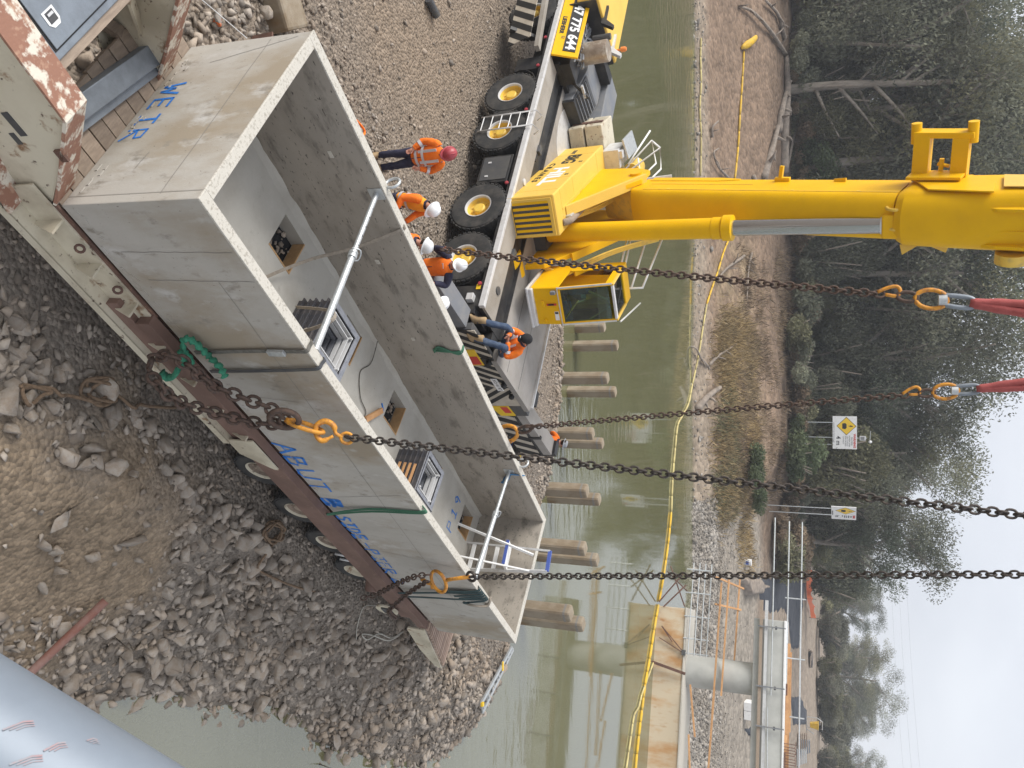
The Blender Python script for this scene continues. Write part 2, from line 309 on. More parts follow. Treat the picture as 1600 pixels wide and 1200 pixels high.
def earth(name, sc1, sc2, bump, bd, dark):
    m = bpy.data.materials.new(name); m.use_nodes = True; t = m.node_tree; P = t.nodes['Principled BSDF']; K = t.links.new; P.inputs['Roughness'].default_value = .95; P.inputs['Specular IOR Level'].default_value = .2
    tc = t.nodes.new('ShaderNodeTexCoord'); a = t.nodes.new('ShaderNodeAttribute'); a.attribute_name = 'col'
    vo = t.nodes.new('ShaderNodeTexVoronoi'); vo.inputs['Scale'].default_value = sc1; n = t.nodes.new('ShaderNodeTexNoise'); n.inputs['Scale'].default_value = sc2; n.inputs['Detail'].default_value = 8; n.inputs['Roughness'].default_value = .7
    K(tc.outputs['Object'], vo.inputs[0]); K(tc.outputs['Object'], n.inputs[0])
    r = t.nodes.new('ShaderNodeMapRange'); r.inputs[1].default_value = .3; r.inputs[2].default_value = .7; r.inputs[3].default_value = dark; r.inputs[4].default_value = 1.25; K(n.outputs[0], r.inputs[0])
    x = t.nodes.new('ShaderNodeMixRGB'); x.blend_type = 'MULTIPLY'; x.inputs[0].default_value = 1; K(a.outputs['Color'], x.inputs[1]); K(r.outputs[0], x.inputs[2])
    bw = t.nodes.new('ShaderNodeSeparateColor'); K(vo.outputs['Color'], bw.inputs[0]); r2 = t.nodes.new('ShaderNodeMapRange'); r2.inputs[3].default_value = .8; r2.inputs[4].default_value = 1.18; K(bw.outputs[0], r2.inputs[0])
    x2 = t.nodes.new('ShaderNodeMixRGB'); x2.blend_type = 'MULTIPLY'; x2.inputs[0].default_value = 1; K(x.outputs[0], x2.inputs[1]); K(r2.outputs[0], x2.inputs[2]); K(x2.outputs[0], P.inputs['Base Color'])
    ad = t.nodes.new('ShaderNodeMath'); ad.operation = 'SUBTRACT'; K(n.outputs[0], ad.inputs[0]); K(vo.outputs['Distance'], ad.inputs[1])
    b = t.nodes.new('ShaderNodeBump'); b.inputs['Strength'].default_value = bump; b.inputs['Distance'].default_value = bd; K(ad.outputs[0], b.inputs['Height']); K(b.outputs[0], P.inputs['Normal']); return m
M['earth'] = earth('earth and gravel', 16, 7, .9, .06, .62)
M['bank'] = earth('far bank earth', 2.6, .9, .6, .16, .68)
def near_zc(x, y):
    z, d, m1, m2 = ground_parts(x, y)
    g = np.array([.245,.21,.175]); br = np.array([.28,.215,.15]); tan = np.array([.285,.222,.165]); wet = np.array([.10,.085,.062])
    n = np.clip(.5+1.3*fbm(x*.5+40, y*.5, 4), 0, 1)[..., None]; c = g*(.85+.3*n)+0*n
    bb = np.clip(.45*soft(-sdist(x, y, [(1.5,3),(9,12),(11,22),(2,29),(-1.7,5.4)])-.2, 1.0), 0, 1)[..., None]; c = c*(1-bb)+tan*bb
    c = c*(1-m2[..., None])+tan*m2[..., None]; c = c*(1-m1[..., None])+(br*(.85+.35*n))*m1[..., None]
    w = np.clip(.5-z*5, 0, 1)[..., None]; return z, c*(1-w)+wet*w
def cat(*a): return np.concatenate(a)
sheet('ground', cat(np.linspace(-400,-60,12)[:-1], np.linspace(-60,-17,30)[:-1], np.arange(-17, 12.5, .125), [14,20,60,300]), cat(np.linspace(-60,-3,20)[:-1], np.arange(-3, 34, .125), [36,40,50]), near_zc, None, M['earth'], kind='structure')
def far_zc(x, y):
    z = far_z(x, y); d = y-far_shore(x); S = np.array
    sand = S([.285,.23,.175]); dirt = S([.205,.145,.103]); leaf = S([.14,.102,.075]); grass = S([.275,.21,.13]); grav = S([.26,.228,.19]); mud = S([.12,.105,.06]); grn = S([.285,.235,.185])
    n = np.clip(.5+1.4*fbm(x*.22, y*.22, 4), 0, 1); n2 = np.clip(.5+1.6*fbm(x*.5+7, y*.35, 4), 0, 1)
    E = lambda q: q[..., None]
    c = E(1-n)*dirt+E(n)*(dirt*1.2); k = np.clip((4.2+2*(n-.5)-d)/2, 0, 1); c = c*E(1-k)+sand*E(k)
    k = np.clip((d-17)/8, 0, 1); c = c*E(1-k)+leaf*E(k)
    mid = np.clip((x+14)/5, 0, 1)*np.clip((13-x)/3, 0, 1); k = mid*np.clip((d-3.5)/2, 0, 1)*np.clip((17-d)/6, 0, 1)*np.clip(n2*1.9-.3, 0, 1); c = c*E(1-k)+grass*E(k)
    k = np.clip((x-14)/8, 0, .85)*np.clip((d-16)/10, 0, 1); c = c*E(1-k)+grn*E(k)
    k = np.clip((x-9.5+1.5*(n-.5))/1.5, 0, 1)*np.clip((22+4*(n-.5)-d)/3, 0, 1); c = c*E(1-k)+grav*E(k)
    k = np.clip(.5-z*4, 0, 1); return z, c*E(1-k)+mud*E(k)
sheet('far_bank', cat(np.linspace(-420,-70,10)[:-1], np.arange(-70, 90, .6), np.linspace(90,420,12)), cat(np.arange(44, 84, .5), np.arange(84, 140, 2.), np.linspace(140,420,12)), far_zc, None, M['bank'], kind='structure')
# water: a muddy green body under a rippled, reflecting surface
wm = bpy.data.materials.new('river water'); wm.use_nodes = True; t = wm.node_tree; t.nodes.clear(); K = t.links.new
out = t.nodes.new('ShaderNodeOutputMaterial'); df = t.nodes.new('ShaderNodeBsdfDiffuse'); gl = t.nodes.new('ShaderNodeBsdfGlossy'); tr = t.nodes.new('ShaderNodeBsdfTransparent')
df.inputs[0].default_value = (.185,.18,.088,1); gl.inputs['Roughness'].default_value = .05; gl.inputs[0].default_value = (.95,.97,1,1)
tc = t.nodes.new('ShaderNodeTexCoord'); m1 = t.nodes.new('ShaderNodeMapping'); m1.inputs['Scale'].default_value = (.55, 1.5, 1); m1.inputs['Rotation'].default_value = (0,0,.25)
n1 = t.nodes.new('ShaderNodeTexNoise'); n1.inputs['Scale'].default_value = 1.5; n1.inputs['Detail'].default_value = 4; n1.inputs['Distortion'].default_value = .4
n2 = t.nodes.new('ShaderNodeTexNoise'); n2.inputs['Scale'].default_value = .05; n2.inputs['Detail'].default_value = 3
r = t.nodes.new('ShaderNodeMapRange'); r.inputs[1].default_value = .50; r.inputs[2].default_value = .66; r.inputs[3].default_value = .045; r.inputs[4].default_value = 1.0
b = t.nodes.new('ShaderNodeBump'); b.inputs['Distance'].default_value = .045
K(tc.outputs['Object'], m1.inputs[0]); K(m1.outputs[0], n1.inputs[0]); K(tc.outputs['Object'], n2.inputs[0]); K(n2.outputs[0], r.inputs[0]); K(r.outputs[0], b.inputs['Strength']); K(n1.outputs[0], b.inputs['Height']); K(b.outputs[0], gl.inputs['Normal'])
fr = t.nodes.new('ShaderNodeFresnel'); fr.inputs['IOR'].default_value = 2.6; K(b.outputs[0], fr.inputs['Normal'])
mx1 = t.nodes.new('ShaderNodeMixShader'); mx1.inputs[0].default_value = .7; K(tr.outputs[0], mx1.inputs[1]); K(df.outputs[0], mx1.inputs[2])
mx2 = t.nodes.new('ShaderNodeMixShader'); K(fr.outputs[0], mx2.inputs[0]); K(mx1.outputs[0], mx2.inputs[1]); K(gl.outputs[0], mx2.inputs[2]); K(mx2.outputs[0], out.inputs[0])
MB().add([(-420,-60,0),(420,-60,0),(420,66,0),(-420,66,0)], [(0,1,2,3)]).build('water', wm, kind='structure')
# ------------------------------------------------------------------ rocks
def rock_shape(rg, sub=1):
    p = rg.normal(size=(11, 3)); p /= np.linalg.norm(p, axis=1)[:, None]; p *= rg.uniform(.7, 1.05, (11, 1)); p *= np.array([1, rg.uniform(.6,.95), rg.uniform(.45,.8)])
    bm = bmesh.new(); vs = [bm.verts.new(q) for q in p]; r = bmesh.ops.convex_hull(bm, input=vs)
    for v in [v for v in bm.verts if not v.link_faces]: bm.verts.remove(v)
    bm.verts.index_update(); v = np.array([q.co[:] for q in bm.verts]); f = np.array([[w.index for w in q.verts] for q in bm.faces if len(q.verts) == 3]); bm.free(); return v, f
SHAPES = [rock_shape(RNG) for _ in range(28)]
def rand_rot(n):
    q = RNG.normal(size=(n, 4)); q /= np.linalg.norm(q, axis=1)[:, None]; w, x, y, z = q.T
    return np.stack([1-2*(y*y+z*z), 2*(x*y-z*w), 2*(x*z+y*w), 2*(x*y+z*w), 1-2*(x*x+z*z), 2*(y*z-x*w), 2*(x*z-y*w), 2*(y*z+x*w), 1-2*(x*x+y*y)], -1).reshape(n, 3, 3)
def scatter(name, P, S, m, parent=None, tilt=1.0, tint=None, **k):
    n = len(P); R = rand_rot(n); ids = RNG.integers(0, len(SHAPES), n); V = []; Fc = []; T = []; off = 0; tv = RNG.random(n) if tint is None else tint
    for s in range(len(SHAPES)):
        sel = np.where(ids == s)[0]
        if not len(sel): continue
        sv, sf = SHAPES[s]; w = np.einsum('nij,vj->nvi', R[sel], sv)*S[sel][:, None, None]; w[:, :, 2] *= .8; w += P[sel][:, None, :]
        V.append(w.reshape(-1, 3)); Fc.append((sf[None]+(np.arange(len(sel))*len(sv))[:, None, None]+off).reshape(-1, 3)); T.append(np.repeat(tv[sel], len(sv))); off += len(sel)*len(sv)
    me = bpy.data.meshes.new(name); fast_mesh(me, np.concatenate(V), np.concatenate(Fc)); me.materials.append(m)
    at = me.attributes.new('tint', 'FLOAT', 'POINT'); at.data.foreach_set('value', np.concatenate(T).astype(np.float32))
    o = bpy.data.objects.new(name, me); COL.objects.link(o)
    if parent: o.parent = parent
    return tag(o, **k)
M['rocks'] = mat('broken grey rock', (.305,.264,.222), (.26,.208,.16), .9, (.42,.6), .92, bump=.5, bscale=26, attr='tint', rnd=.42, col3=(.29,.265,.235), scale3=5, thr3=(.6,.75))
M['rock_one'] = mat('broken grey boulder', (.31,.27,.228), (.262,.212,.165), 2.2, (.42,.6), .92, bump=.6, bscale=14, rnd=.28, col3=(.30,.27,.24), scale3=6, thr3=(.6,.75))
M['pale_rocks'] = mat('pale crushed rock', (.29,.265,.235), (.22,.195,.165), .5, (.42,.6), .92, attr='tint', rnd=.4)
AX = Vector((.602,.797)); BX = Vector((-.798,.602)); BC = Vector((.55,10.68))    # the trailer's long and cross directions
xy = np.stack([RNG.uniform(-17, 10.6, 125000), RNG.uniform(3.3, 30, 125000)], -1); z, d, m1, m2 = ground_parts(xy[:, 0], xy[:, 1])
lat = (xy[:, 0]-BC.x)*BX.x+(xy[:, 1]-BC.y)*BX.y; lon = (xy[:, 0]-BC.x)*AX.x+(xy[:, 1]-BC.y)*AX.y; nside = lat < 0
under = (abs(lat) < 1.0) & (abs(lon) < 7)
patch = vnoise(xy[:, 0]*.5+3, xy[:, 1]*.5)
rad = np.where(nside, np.exp(RNG.normal(-2.50, .47, len(xy))), np.exp(RNG.normal(-3.05, .42, len(xy))))
near_road = soft(-(lat-1.2), 1.5); rad = np.where(~nside & (lon < -3.0), rad*np.interp(lat, [1,3.5,6], [2.0,1.7,1.15]), rad)
dens = np.where(nside, .62, .62)*(1-.9*m1)*(1-.92*m2)*(.65+.5*patch); dens = np.where(d < 1.6, np.maximum(dens, .8), dens); dens = np.where((lat > 6.5) & (d > 2.2), dens*.25, dens); dens = np.where(nside & (m1 < .5), .9, dens)
keep = (RNG.random(len(xy)) < dens*np.where(nside, .66, .85)) & (d > -.7) & ~under & ~((lat < -.9) & (lat > -1.75) & (abs(lon) < 6) & (rad > .09)); rad = np.where((d < 1.6) & ~nside, rad*1.5, rad)
rad = np.clip(rad*np.where(m1 > .5, .8, 1), .018, .23)
P = np.stack([xy[:, 0], xy[:, 1], z+rad*RNG.uniform(-.1, .4, len(xy))], -1)[keep]; S = rad[keep]; la = lat[keep]; lo = lon[keep]
dist = np.linalg.norm(P-np.array([0, 0, HC]), axis=1); fwd = P[:, 1]*CT-(P[:, 2]-HC)*ST; px = 800+FPX*(P[:, 1]*ST+(P[:, 2]-HC)*CT)/fwd; py = 600+FPX*P[:, 0]/fwd
vis = (px > 2) & (px < 1000) & (py > 2) & (py < 1198) & ~((la > -1.3) & (la < 4.2) & (abs(lo) < 6.5)) & ~(py-1020 > (px-0)*.62)
order = np.argsort(np.where(vis, -S/dist, 1)); big = order[:270]; rest = np.setdiff1d(np.arange(len(P)), big)
scatter('rubble', P[rest], S[rest], M['rocks'], kind='stuff')
def finer_rock(i):
    me = bpy.data.meshes.new('rock'); v, f = SHAPES[i]; fast_mesh(me, v, f); me.materials.append(M['rock_one']); bm = bmesh.new(); bm.from_mesh(me)
    bmesh.ops.bevel(bm, geom=bm.edges[:], offset=.05, segments=1, affect='EDGES'); bm.to_mesh(me); bm.free(); return me
ROCKM = [finer_rock(i) for i in range(12)]
for j in big:
    o = bpy.data.objects.new('rock', ROCKM[j % 12]); COL.objects.link(o); q = Quaternion(RNG.normal(size=4)); q.normalize()
    o.matrix_basis = Matrix.Translation(Vector(P[j])) @ q.to_matrix().to_4x4() @ Matrix.Scale(float(S[j])*1.12, 4)
    if la[j] < 0 and lo[j] > 2.5: tag(o, 'angular grey rock on the rubble slope running down to the water', 'rock', 'rocks on the waterside slope')
    elif la[j] < 0: tag(o, 'broken grey rock lying in the rubble alongside the trailer wheels', 'rock', 'rocks beside the trailer')
    else: tag(o, 'rough brown grey rock on the ground between trailer and crane', 'rock', 'rocks between trailer and crane')
def boulder(V, U, z, s, label, m=None, sq=(1,1,.8), i=3, dz=0):
    p = atz(V, U, z); me = ROCKM[i].copy(); me.materials[0] = m or M['rock_one']; o = bpy.data.objects.new('boulder', me); COL.objects.link(o)
    o.location = (p.x, p.y, gz(p.x, p.y)+s*.3+dz); o.scale = (s*sq[0], s*sq[1], s*sq[2]); o.rotation_euler = (.2*i, .1, i*1.3); return tag(o, label, 'rock')
boulder(285, 1055, 1.0, .33, 'large rounded brown boulder at the edge of the water', i=4, sq=(1,1,.9))
boulder(200, 845, 1.5, .26, 'pale flat slab of rock where the rubble meets brown dirt', i=6, sq=(1.1,.8,.5))
boulder(345, 30, 1.8, .2, 'grey rock with a splash of orange spray paint on its end', i=7, sq=(1.25,.9,.9), m=mat('orange sprayed rock', (.27,.24,.21), (.75,.16,.03), 1.1, (.56,.58), .9, bump=.5, bscale=14, seed=.6))
boulder(432, 690, 1.4, .12, 'small pale rock beside the second trailer wheel', i=2)
# ------------------------------------------------------------------ the precast trough; local axes a (towards the river), b (away from the camera side), c (up)
TR = Quaternion(Vector((-.015,.055,.924)).normalized(), Vector((-.015,.055,.924)).length).to_matrix()
BL, BW, BH, T = 11.117, 2.7, 1.655, .12
T0 = Vector((.55,10.68,2.756)) + TR @ Vector((-BL/2,-BW/2,0))
def L2W(p): return T0 + TR @ Vector(p)
def W2L(p): return TR.transposed() @ (Vector(p)-T0)
def onplane(V, U, p0, n):
    d = ray(V, U); o = Vector((0,0,HC)); return W2L(o + d*((L2W(p0)-o).dot(n)/d.dot(n)))
def onN(V, U, b=0): return onplane(V, U, (0,b,0), TR.col[1])
def onF(V, U, b=BW-T): return onplane(V, U, (0,b,0), TR.col[1])
def onA(V, U, a=0): return onplane(V, U, (a,0,0), TR.col[0])
def onC(V, U, c): return onplane(V, U, (0,0,c), TR.col[2])
def tthing(n, l, c, **k): return thing(n, l, c, T0, TR, **k)
tro = tthing('concrete_trough', 'long open topped precast concrete trough standing on the low trailer', 'concrete trough')
FL = .22
MB().bx(0,BL,0,T,0,BH).build('side_wall', M['concrete'], tro, bevel=.012)
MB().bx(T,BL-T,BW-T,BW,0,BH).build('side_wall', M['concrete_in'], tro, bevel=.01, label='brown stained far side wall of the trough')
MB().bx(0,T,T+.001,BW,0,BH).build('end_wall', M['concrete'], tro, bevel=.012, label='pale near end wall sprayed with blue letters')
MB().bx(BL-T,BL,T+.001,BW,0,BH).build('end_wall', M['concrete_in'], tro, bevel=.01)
rm = MB(); t2 = T+.006
for (x0,x1,y0,y1) in ((-.006,BL+.006,-.006,t2),(-.006,BL+.006,BW-t2,BW+.006),(-.006,t2,t2,BW-t2),(BL-t2,BL+.006,t2,BW-t2)): rm.bx(x0,x1,y0,y1,BH-.012,BH+.012)
rm.build('rim', M['concrete_rim'], tro, bevel=.006)
HOLES = [(x, y) for x in (2.5,4.48,6.4,8.38,10.38) for y in (2.07,.63)]; hs = .28
sl = MB(); cuts = [T]+sum([[x-hs, x+hs] for x in (2.5,4.48,6.4,8.38,10.38)], [])+[BL-T]; bc_ = [T,.63-hs,.63+hs,2.07-hs,2.07+hs,BW-T]
for i in range(len(cuts)-1):
    for j in range(5):
        if i % 2 == 1 and j % 2 == 1: continue
        sl.bx(cuts[i],cuts[i+1],bc_[j],bc_[j+1],0,FL)
sl.build('base_slab', M['concrete_floor'], tro)
# rough mortar fillet where slab meets the far wall, cold joints and cracks on the outside
fm = MB()
def ribbon(mb, pts, w, n, off=.003):
    n = Vector(n); pts = [Vector(p) for p in pts]
    for i in range(len(pts)-1):
        d = (pts[i+1]-pts[i]).normalized(); s = n.cross(d)*w/2; e = d*w*.3
        mb.add([pts[i]-s-e+n*off, pts[i+1]-s+e+n*off, pts[i+1]+s+e+n*off, pts[i]+s-e+n*off], [(0,1,2,3)])
secs = []
for i in range(150):
    a = T+(BL-2*T)*i/149; h = .03+.05*abs(float(fbm(a*1.7, 3., 4)))*2+.012*random.random(); q = .05+.16*abs(float(fbm(a*1.3, 9., 4)))*1.6+.015*random.random()
    secs.append([Vector((a, BW-T+.005, FL-.01)), Vector((a, BW-T+.005, FL+h)), Vector((a, BW-T-q*.35, FL+.022)), Vector((a, BW-T-q, FL-.002))])
fm.loft(secs).build('mortar_fillet', M['concrete_floor'], tro)
ck = MB()
def jag(p, q, n, k=14, j=.006):
    p, q = Vector(p), Vector(q); d = (q-p).normalized(); s = Vector(n).cross(d); return [p.lerp(q, i/k)+s*random.uniform(-j, j)*(0 < i < k) for i in range(k+1)]
NN, NA, NF = (0,-1,0), (-1,0,0), (0,-1,0)
for p, q in (((.62,0,.25),(.66,0,1.6)),((1.02,0,.3),(1.06,0,1.62)),((3.05,0,.05),(3.15,0,1.0)),((5.6,0,.35),(5.35,0,1.5)),((7.4,0,.3),(7.7,0,1.5)),((9.5,0,.4),(9.8,0,1.2)),((1.06,0,1.18),(9.5,0,1.0))):
    ribbon(ck, jag(p, q, NN), .007, NN)
for p, q in (((0,.1,1.16),(0,2.64,1.14)),((0,2.3,.5),(0,2.62,1.5)),((0,.5,.6),(0,.75,.62))): ribbon(ck, jag(p, q, NA), .007, NA)
ck.build('crack', M['crack'], tro, kind='stuff')
ch = MB()
for i in range(80):     # broken arris along the lower edges
    a = i*.135+random.uniform(0,.1); ch.box((a, -.002, random.uniform(.06,.17)), (random.uniform(.03,.12), random.uniform(.006,.014), random.uniform(.01,.045)), Matrix.Rotation(random.uniform(-.4,.4), 3, 'Y'))
for i in range(26):
    ch.box((-.002, random.uniform(.05,2.6), random.uniform(.08,.2)), (.012, random.uniform(.03,.1), random.uniform(.008,.03)))
ch.build('rough_edge', M['concrete'], tro, kind='stuff')
# timber edging left in the floor sockets
for (x, y) in HOLES:
    if y > 1:
        MB().bx(x+hs-.022,x+hs-.001,y-hs+.023,y+hs-.001,.03,FL+.004).build('socket_board', M['ply'], tro)
        MB().bx(x-hs+.001,x+hs-.001,y-hs+.001,y-hs+.022,.03,FL+.006).build('socket_board', M['ply'], tro)
    MB().bx(x-hs-.05,x+hs+.05,y-hs-.05,y+hs+.05,-.02,-.001).build('socket_base', M['blackcloth'], tro)
    rb = [Vector((x+random.uniform(-.26,.26), y+random.uniform(-.05,.26), .03)) for _ in range(26)]
    if y > 1 and x not in (4.48, 8.38): scatter('socket_rubble', np.array([r[:] for r in rb]), RNG.uniform(.02,.07,26), M['rocks'], parent=tro, kind='stuff')
# hand sprayed letters, as paint laid on the concrete
GL = {'W': [[(0,1),(.22,0),(.45,.65),(.7,0),(1,1)]], 'E': [[(.8,1),(0,1),(0,0),(.85,0)],[(0,.5),(.65,.5)]], 'I': [[(.1,1),(.9,1)],[(.5,1),(.5,0)],[(.1,0),(.9,0)]], 'R': [[(0,0),(0,1),(.7,.95),(.75,.6),(0,.5),(.9,-.1)]],
      'A': [[(0,0),(.5,1),(1,0)],[(.2,.4),(.8,.4)]], 'B': [[(0,0),(0,1),(.7,.9),(.6,.55),(0,.5),(.85,.35),(.7,.02),(0,0)]], 'U': [[(0,1),(.05,.1),(.5,0),(.9,.15),(1,1)]], 'T': [[(0,1),(1,1)],[(.5,1),(.5,0)]],
      'P': [[(0,0),(0,1),(.7,.95),(.75,.55),(0,.45)]], '1': [[(.2,.8),(.5,1),(.5,0)],[(.15,0),(.85,0)]], '9': [[(.8,.7),(.5,1),(.1,.75),(.4,.45),(.8,.7),(.65,0)]], '-': [[(.1,.5),(.9,.5)]], 'S': [[(.9,.9),(.3,1),(.1,.7),(.8,.4),(.7,.05),(.05,.05)]], 'D': [[(0,0),(0,1),(.6,.9),(.9,.5),(.6,.1),(0,0)]], '2': [[(.05,.8),(.5,1),(.85,.7),(0,0),(.95,0)]], 'O': [[(.5,0),(.05,.5),(.5,1),(.95,.5),(.5,0)]], ' ': []}
def spray(s, o, xd, yd, w, h, gap, pen, n, name='lettering', mt='blue_spray'):
    mb = MB(); o, xd, yd, n = Vector(o), Vector(xd), Vector(yd), Vector(n); x = 0
    for chh in s:
        for st in GL[chh]:
            pts = [o+xd*(x+px_*w)+yd*(py_*h) for px_, py_ in st]
            ribbon(mb, pts, pen*random.uniform(.8,1.2), n, .004+random.uniform(0,.002))
        x += (w+gap)*(.55 if chh == ' ' else 1)
    return mb.build(name, M[mt], tro, kind='stuff')
spray('WEIR', (0,1.93,.13), (0,-1,-.03), (0,.02,1), .18, .25, .085, .030, NA)
spray('ABUT', (4.18,0,.02), (1,0,0), (0,0,1), .24, .30, .10, .04, NN)
spray('B', (5.72,0,.04), (1,0,0), (0,0,1), .22, .26, .08, .085, NN)
spray('SIDE', (6.25,0,.0), (1,0,0), (0,0,1), .15, .22, .06, .05, NN)
spray('-PIER 2', (7.15,0,.0), (1,0,0), (0,0,1), .2, .22, .055, .032, NN)
spray('P19', (9.86,1.58,FL), (-.02,1,0), (-1,-.02,0), .19, .26, .09, .028, (0,0,1))
tl = MB(); tl.lathe([(.05,0),(.05,.004)], n=5); 
pl = MB(); pl.bx(3.3,3.38,BW-T-.006,BW-T,1.0,1.06); pl.bx(5.0,5.07,BW-T-.006,BW-T,.9,.95); pl.bx(1.45,1.55,BW-T-.006,BW-T,1.15,1.2); pl.build('patch', M['concrete_rim'], tro, kind='stuff')
# lifting eye rings cast on the far rim
for a, nm in ((2.12,0),(8.9,1)):
    MB().tube([(a, BW+.05+.09*math.sin(t*math.pi*2/14), BH+.06+.10*math.cos(t*math.pi*2/14)) for t in range(14)], .02, 8, closed=True).build('lifting_eye', M['galv'], tro, smooth=True)
# ------------------------------------------------------------------ stacked square steel frames inside the trough
def stack(a, b, top, s, n, where, strips):
    for i in range(n):
        c = top-(i+1)*(top-FL)/n; h = (top-FL)/n-.004; s_ = s; w = .085; j = Vector((random.uniform(-.008,.008), random.uniform(-.008,.008), 0))
        o = tthing('steel_former', f"{['topmost','second','third','fourth','fifth','lowest'][i]} square steel frame in the stack {where}", 'steel frame', group='stacked steel frames in the trough')
        o.location = L2W((a, b, c)+0*j if False else Vector((a,b,c))+j)
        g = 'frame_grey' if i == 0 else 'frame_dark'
        for (x0,x1,y0,y1) in ((0,s_,0,w),(0,s_,s_-w,s_),(0,w,w,s_-w),(s_-w,s_,w,s_-w)):
            MB().bx(x0,x1,y0,y1,h*.78,h).build('flange', M[g], o, bevel=.004)
        v = MB()
        for (x0,x1,y0,y1) in ((.03,s_-.03,.03,.036),(.03,s_-.03,s_-.036,s_-.03),(.03,.036,.036,s_-.036),(s_-.036,s_-.03,.036,s_-.036)): v.bx(x0,x1,y0,y1,0,h*.78)
        for (x0,x1,y0,y1) in ((.012,s_-.012,.012,.018),(.012,.018,.018,s_-.012)): v.bx(x0,x1,y0,y1,h,h+.014)
        v.build('web', M['frame_dark'], o)
        lp = MB()
        for r in (.10,.155):
            for (x0,x1,y0,y1) in ((r,s_-r,r,r+.014),(r,s_-r,s_-r-.014,s_-r),(r,r+.014,r+.014,s_-r-.014),(s_-r-.014,s_-r,r+.014,s_-r-.014)): lp.bx(x0,x1,y0,y1,h*.55-r*.5,h*1.02-r*.35)
        for x0 in (.13, s_-.16):
            for y0 in (.13, s_-.16): lp.bx(x0,x0+.03,y0,y0+.03,h*.3,h*.98)
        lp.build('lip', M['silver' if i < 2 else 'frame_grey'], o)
        if strips and i in (1,2,3,4): MB().bx(-.012,0,.05,s_*.62,0.01,h*.6).build('timber_strip', M['pine'], o)
stack(3.15,.88,.80,.83,6,'nearer the WEIR end',False)
stack(6.92,.92,.80,.80,6,'nearer the river end',True)
# ------------------------------------------------------------------ adjustable props across the trough
def prop(a0, c0, a1, c1, label):
    o = tthing('steel_prop', label, 'steel prop', group='props across the trough'); p, q = Vector((a0,BW-T-.012,c0)), Vector((a1,T+.02,c1)); mid = p.lerp(q, .42)
    MB().tube([p, mid], .034, 12).build('inner_tube', M['galv'], o, smooth=False, auto=.6); MB().tube([mid, q], .042, 12).build('outer_tube', M['galv'], o, auto=.6)
    MB().tube([mid+(q-p)*-.018, mid+(q-p)*.018], .058, 12).build('collar', M['galv'], o, auto=.6)
    MB().tube(catmull([mid+Vector((-.10,.02,.03)), mid+Vector((-.02,.05,.10)), mid+Vector((.09,.0,.03)), mid+Vector((.02,-.05,-.06))], 4), .009, 6).build('pin', M['galv'], o, smooth=True)
    MB().bx(a0-.09,a0+.09,BW-T-.012,BW-T-.001,c0-.1,c0+.1).build('end_plate', M['galv'], o, bevel=.003)
    h = MB()
    for i in range(5):
        e = p.lerp(mid, .25+.15*i); h.box(e+Vector((0,0,.03)), (.014,.014,.012))
    h.build('pin_hole', M['black'], o)
prop(2.14,1.54,2.3,1.62,'galvanised prop wedged across the trough at the WEIR end')
prop(8.98,1.45,8.5,1.58,'galvanised prop wedged across the trough at the river end')
# ------------------------------------------------------------------ straps, cords and rags on the trough
def strap(pts, w, mt, label, cat='strap', name='strap', wide=(1,0,0), th=.004, parent=None):
    mb = MB(); P_ = catmull(pts, 5); wd = Vector(wide).normalized()*w/2; secs = []
    for i, p in enumerate(P_):
        d = (P_[min(i+1,len(P_)-1)]-P_[max(i-1,0)]).normalized(); n = wd.cross(d).normalized()*th; secs.append([p-wd-n, p+wd-n, p+wd+n, p-wd+n])
    o = mb.loft(secs).build(name, M[mt], parent, smooth=False)
    if not parent: o.matrix_world = tro.matrix_world.copy(); tag(o, label, cat)
    return o
rs = tthing('ratchet_strap', 'grey ratchet strap wrapped over the near rim beside the first prop', 'strap')
strap([(2.12,T+.03,1.5),(2.12,T+.015,BH+.012),(2.12,T*.5,BH+.022),(2.12,-.02,BH+.012),(2.12,-.03,1.5),(2.14,-.03,.9),(2.2,-.03,.1)], .055, 'strap', '', parent=rs)
MB().bx(2.085,2.165,-.075,-.035,1.18,1.4).build('ratchet_buckle', M['galv'], rs, bevel=.006)
strap([(2.45,T+.03,1.45),(2.44,T+.015,BH+.013),(2.43,T*.5,BH+.022),(2.42,-.02,BH+.012),(2.43,-.04,1.5),(2.5,-.035,.8),(2.56,-.03,.08)], .05, 'dark_grey', 'dark rubber strap hanging down the near side wall under the first prop')
strap([onF(335,607), Vector((2.9,BW-T-.2,1.1)), Vector((2.95,2.0,.46)), Vector((2.75,1.5,.3)), Vector((2.6,1.0,.26))], .05, 'strap_tan', 'slack tan webbing strap drooping from the far rim into the trough') if False else \
strap([(2.75,BW+.01,BH-.1),(2.75,BW-.06,BH+.024),(2.76,BW-T-.02,BH-.05),(2.82,BW-T-.25,1.02),(2.72,2.02,.52),(2.45,1.5,.34),(2.2,1.0,.27)], .05, 'strap_tan', 'slack tan webbing strap drooping from the far rim into the trough')
strap([(2.6,1.05,.78),(2.35,.8,1.36),(2.32,.72,1.62),(2.3,.55,1.62),(2.42,.5,1.2),(2.9,.95,.83)], .05, 'strap_tan', 'tan webbing strap looped round the first prop above the steel frames')
gb = catmull([onN(352,590,-.26), onN(345,575,-.2), onN(330,560,-.1), onN(318,548,-.09), onN(300,532,-.1), onN(286,531,-.13), onN(288,548,-.2), onN(298,560,-.2), onN(296,568,-.2), onN(290,567,-.2), onN(284,548,-.2)], 6)
gw = tthing('green_sling', 'bright green sling heaped over the brown beam under the ratchet strap', 'sling'); MB().tube(gb, [.045+.02*math.sin(i*1.9) for i in range(len(gb))], 7, sx=.6).build('webbing', M['green'], gw, smooth=True)
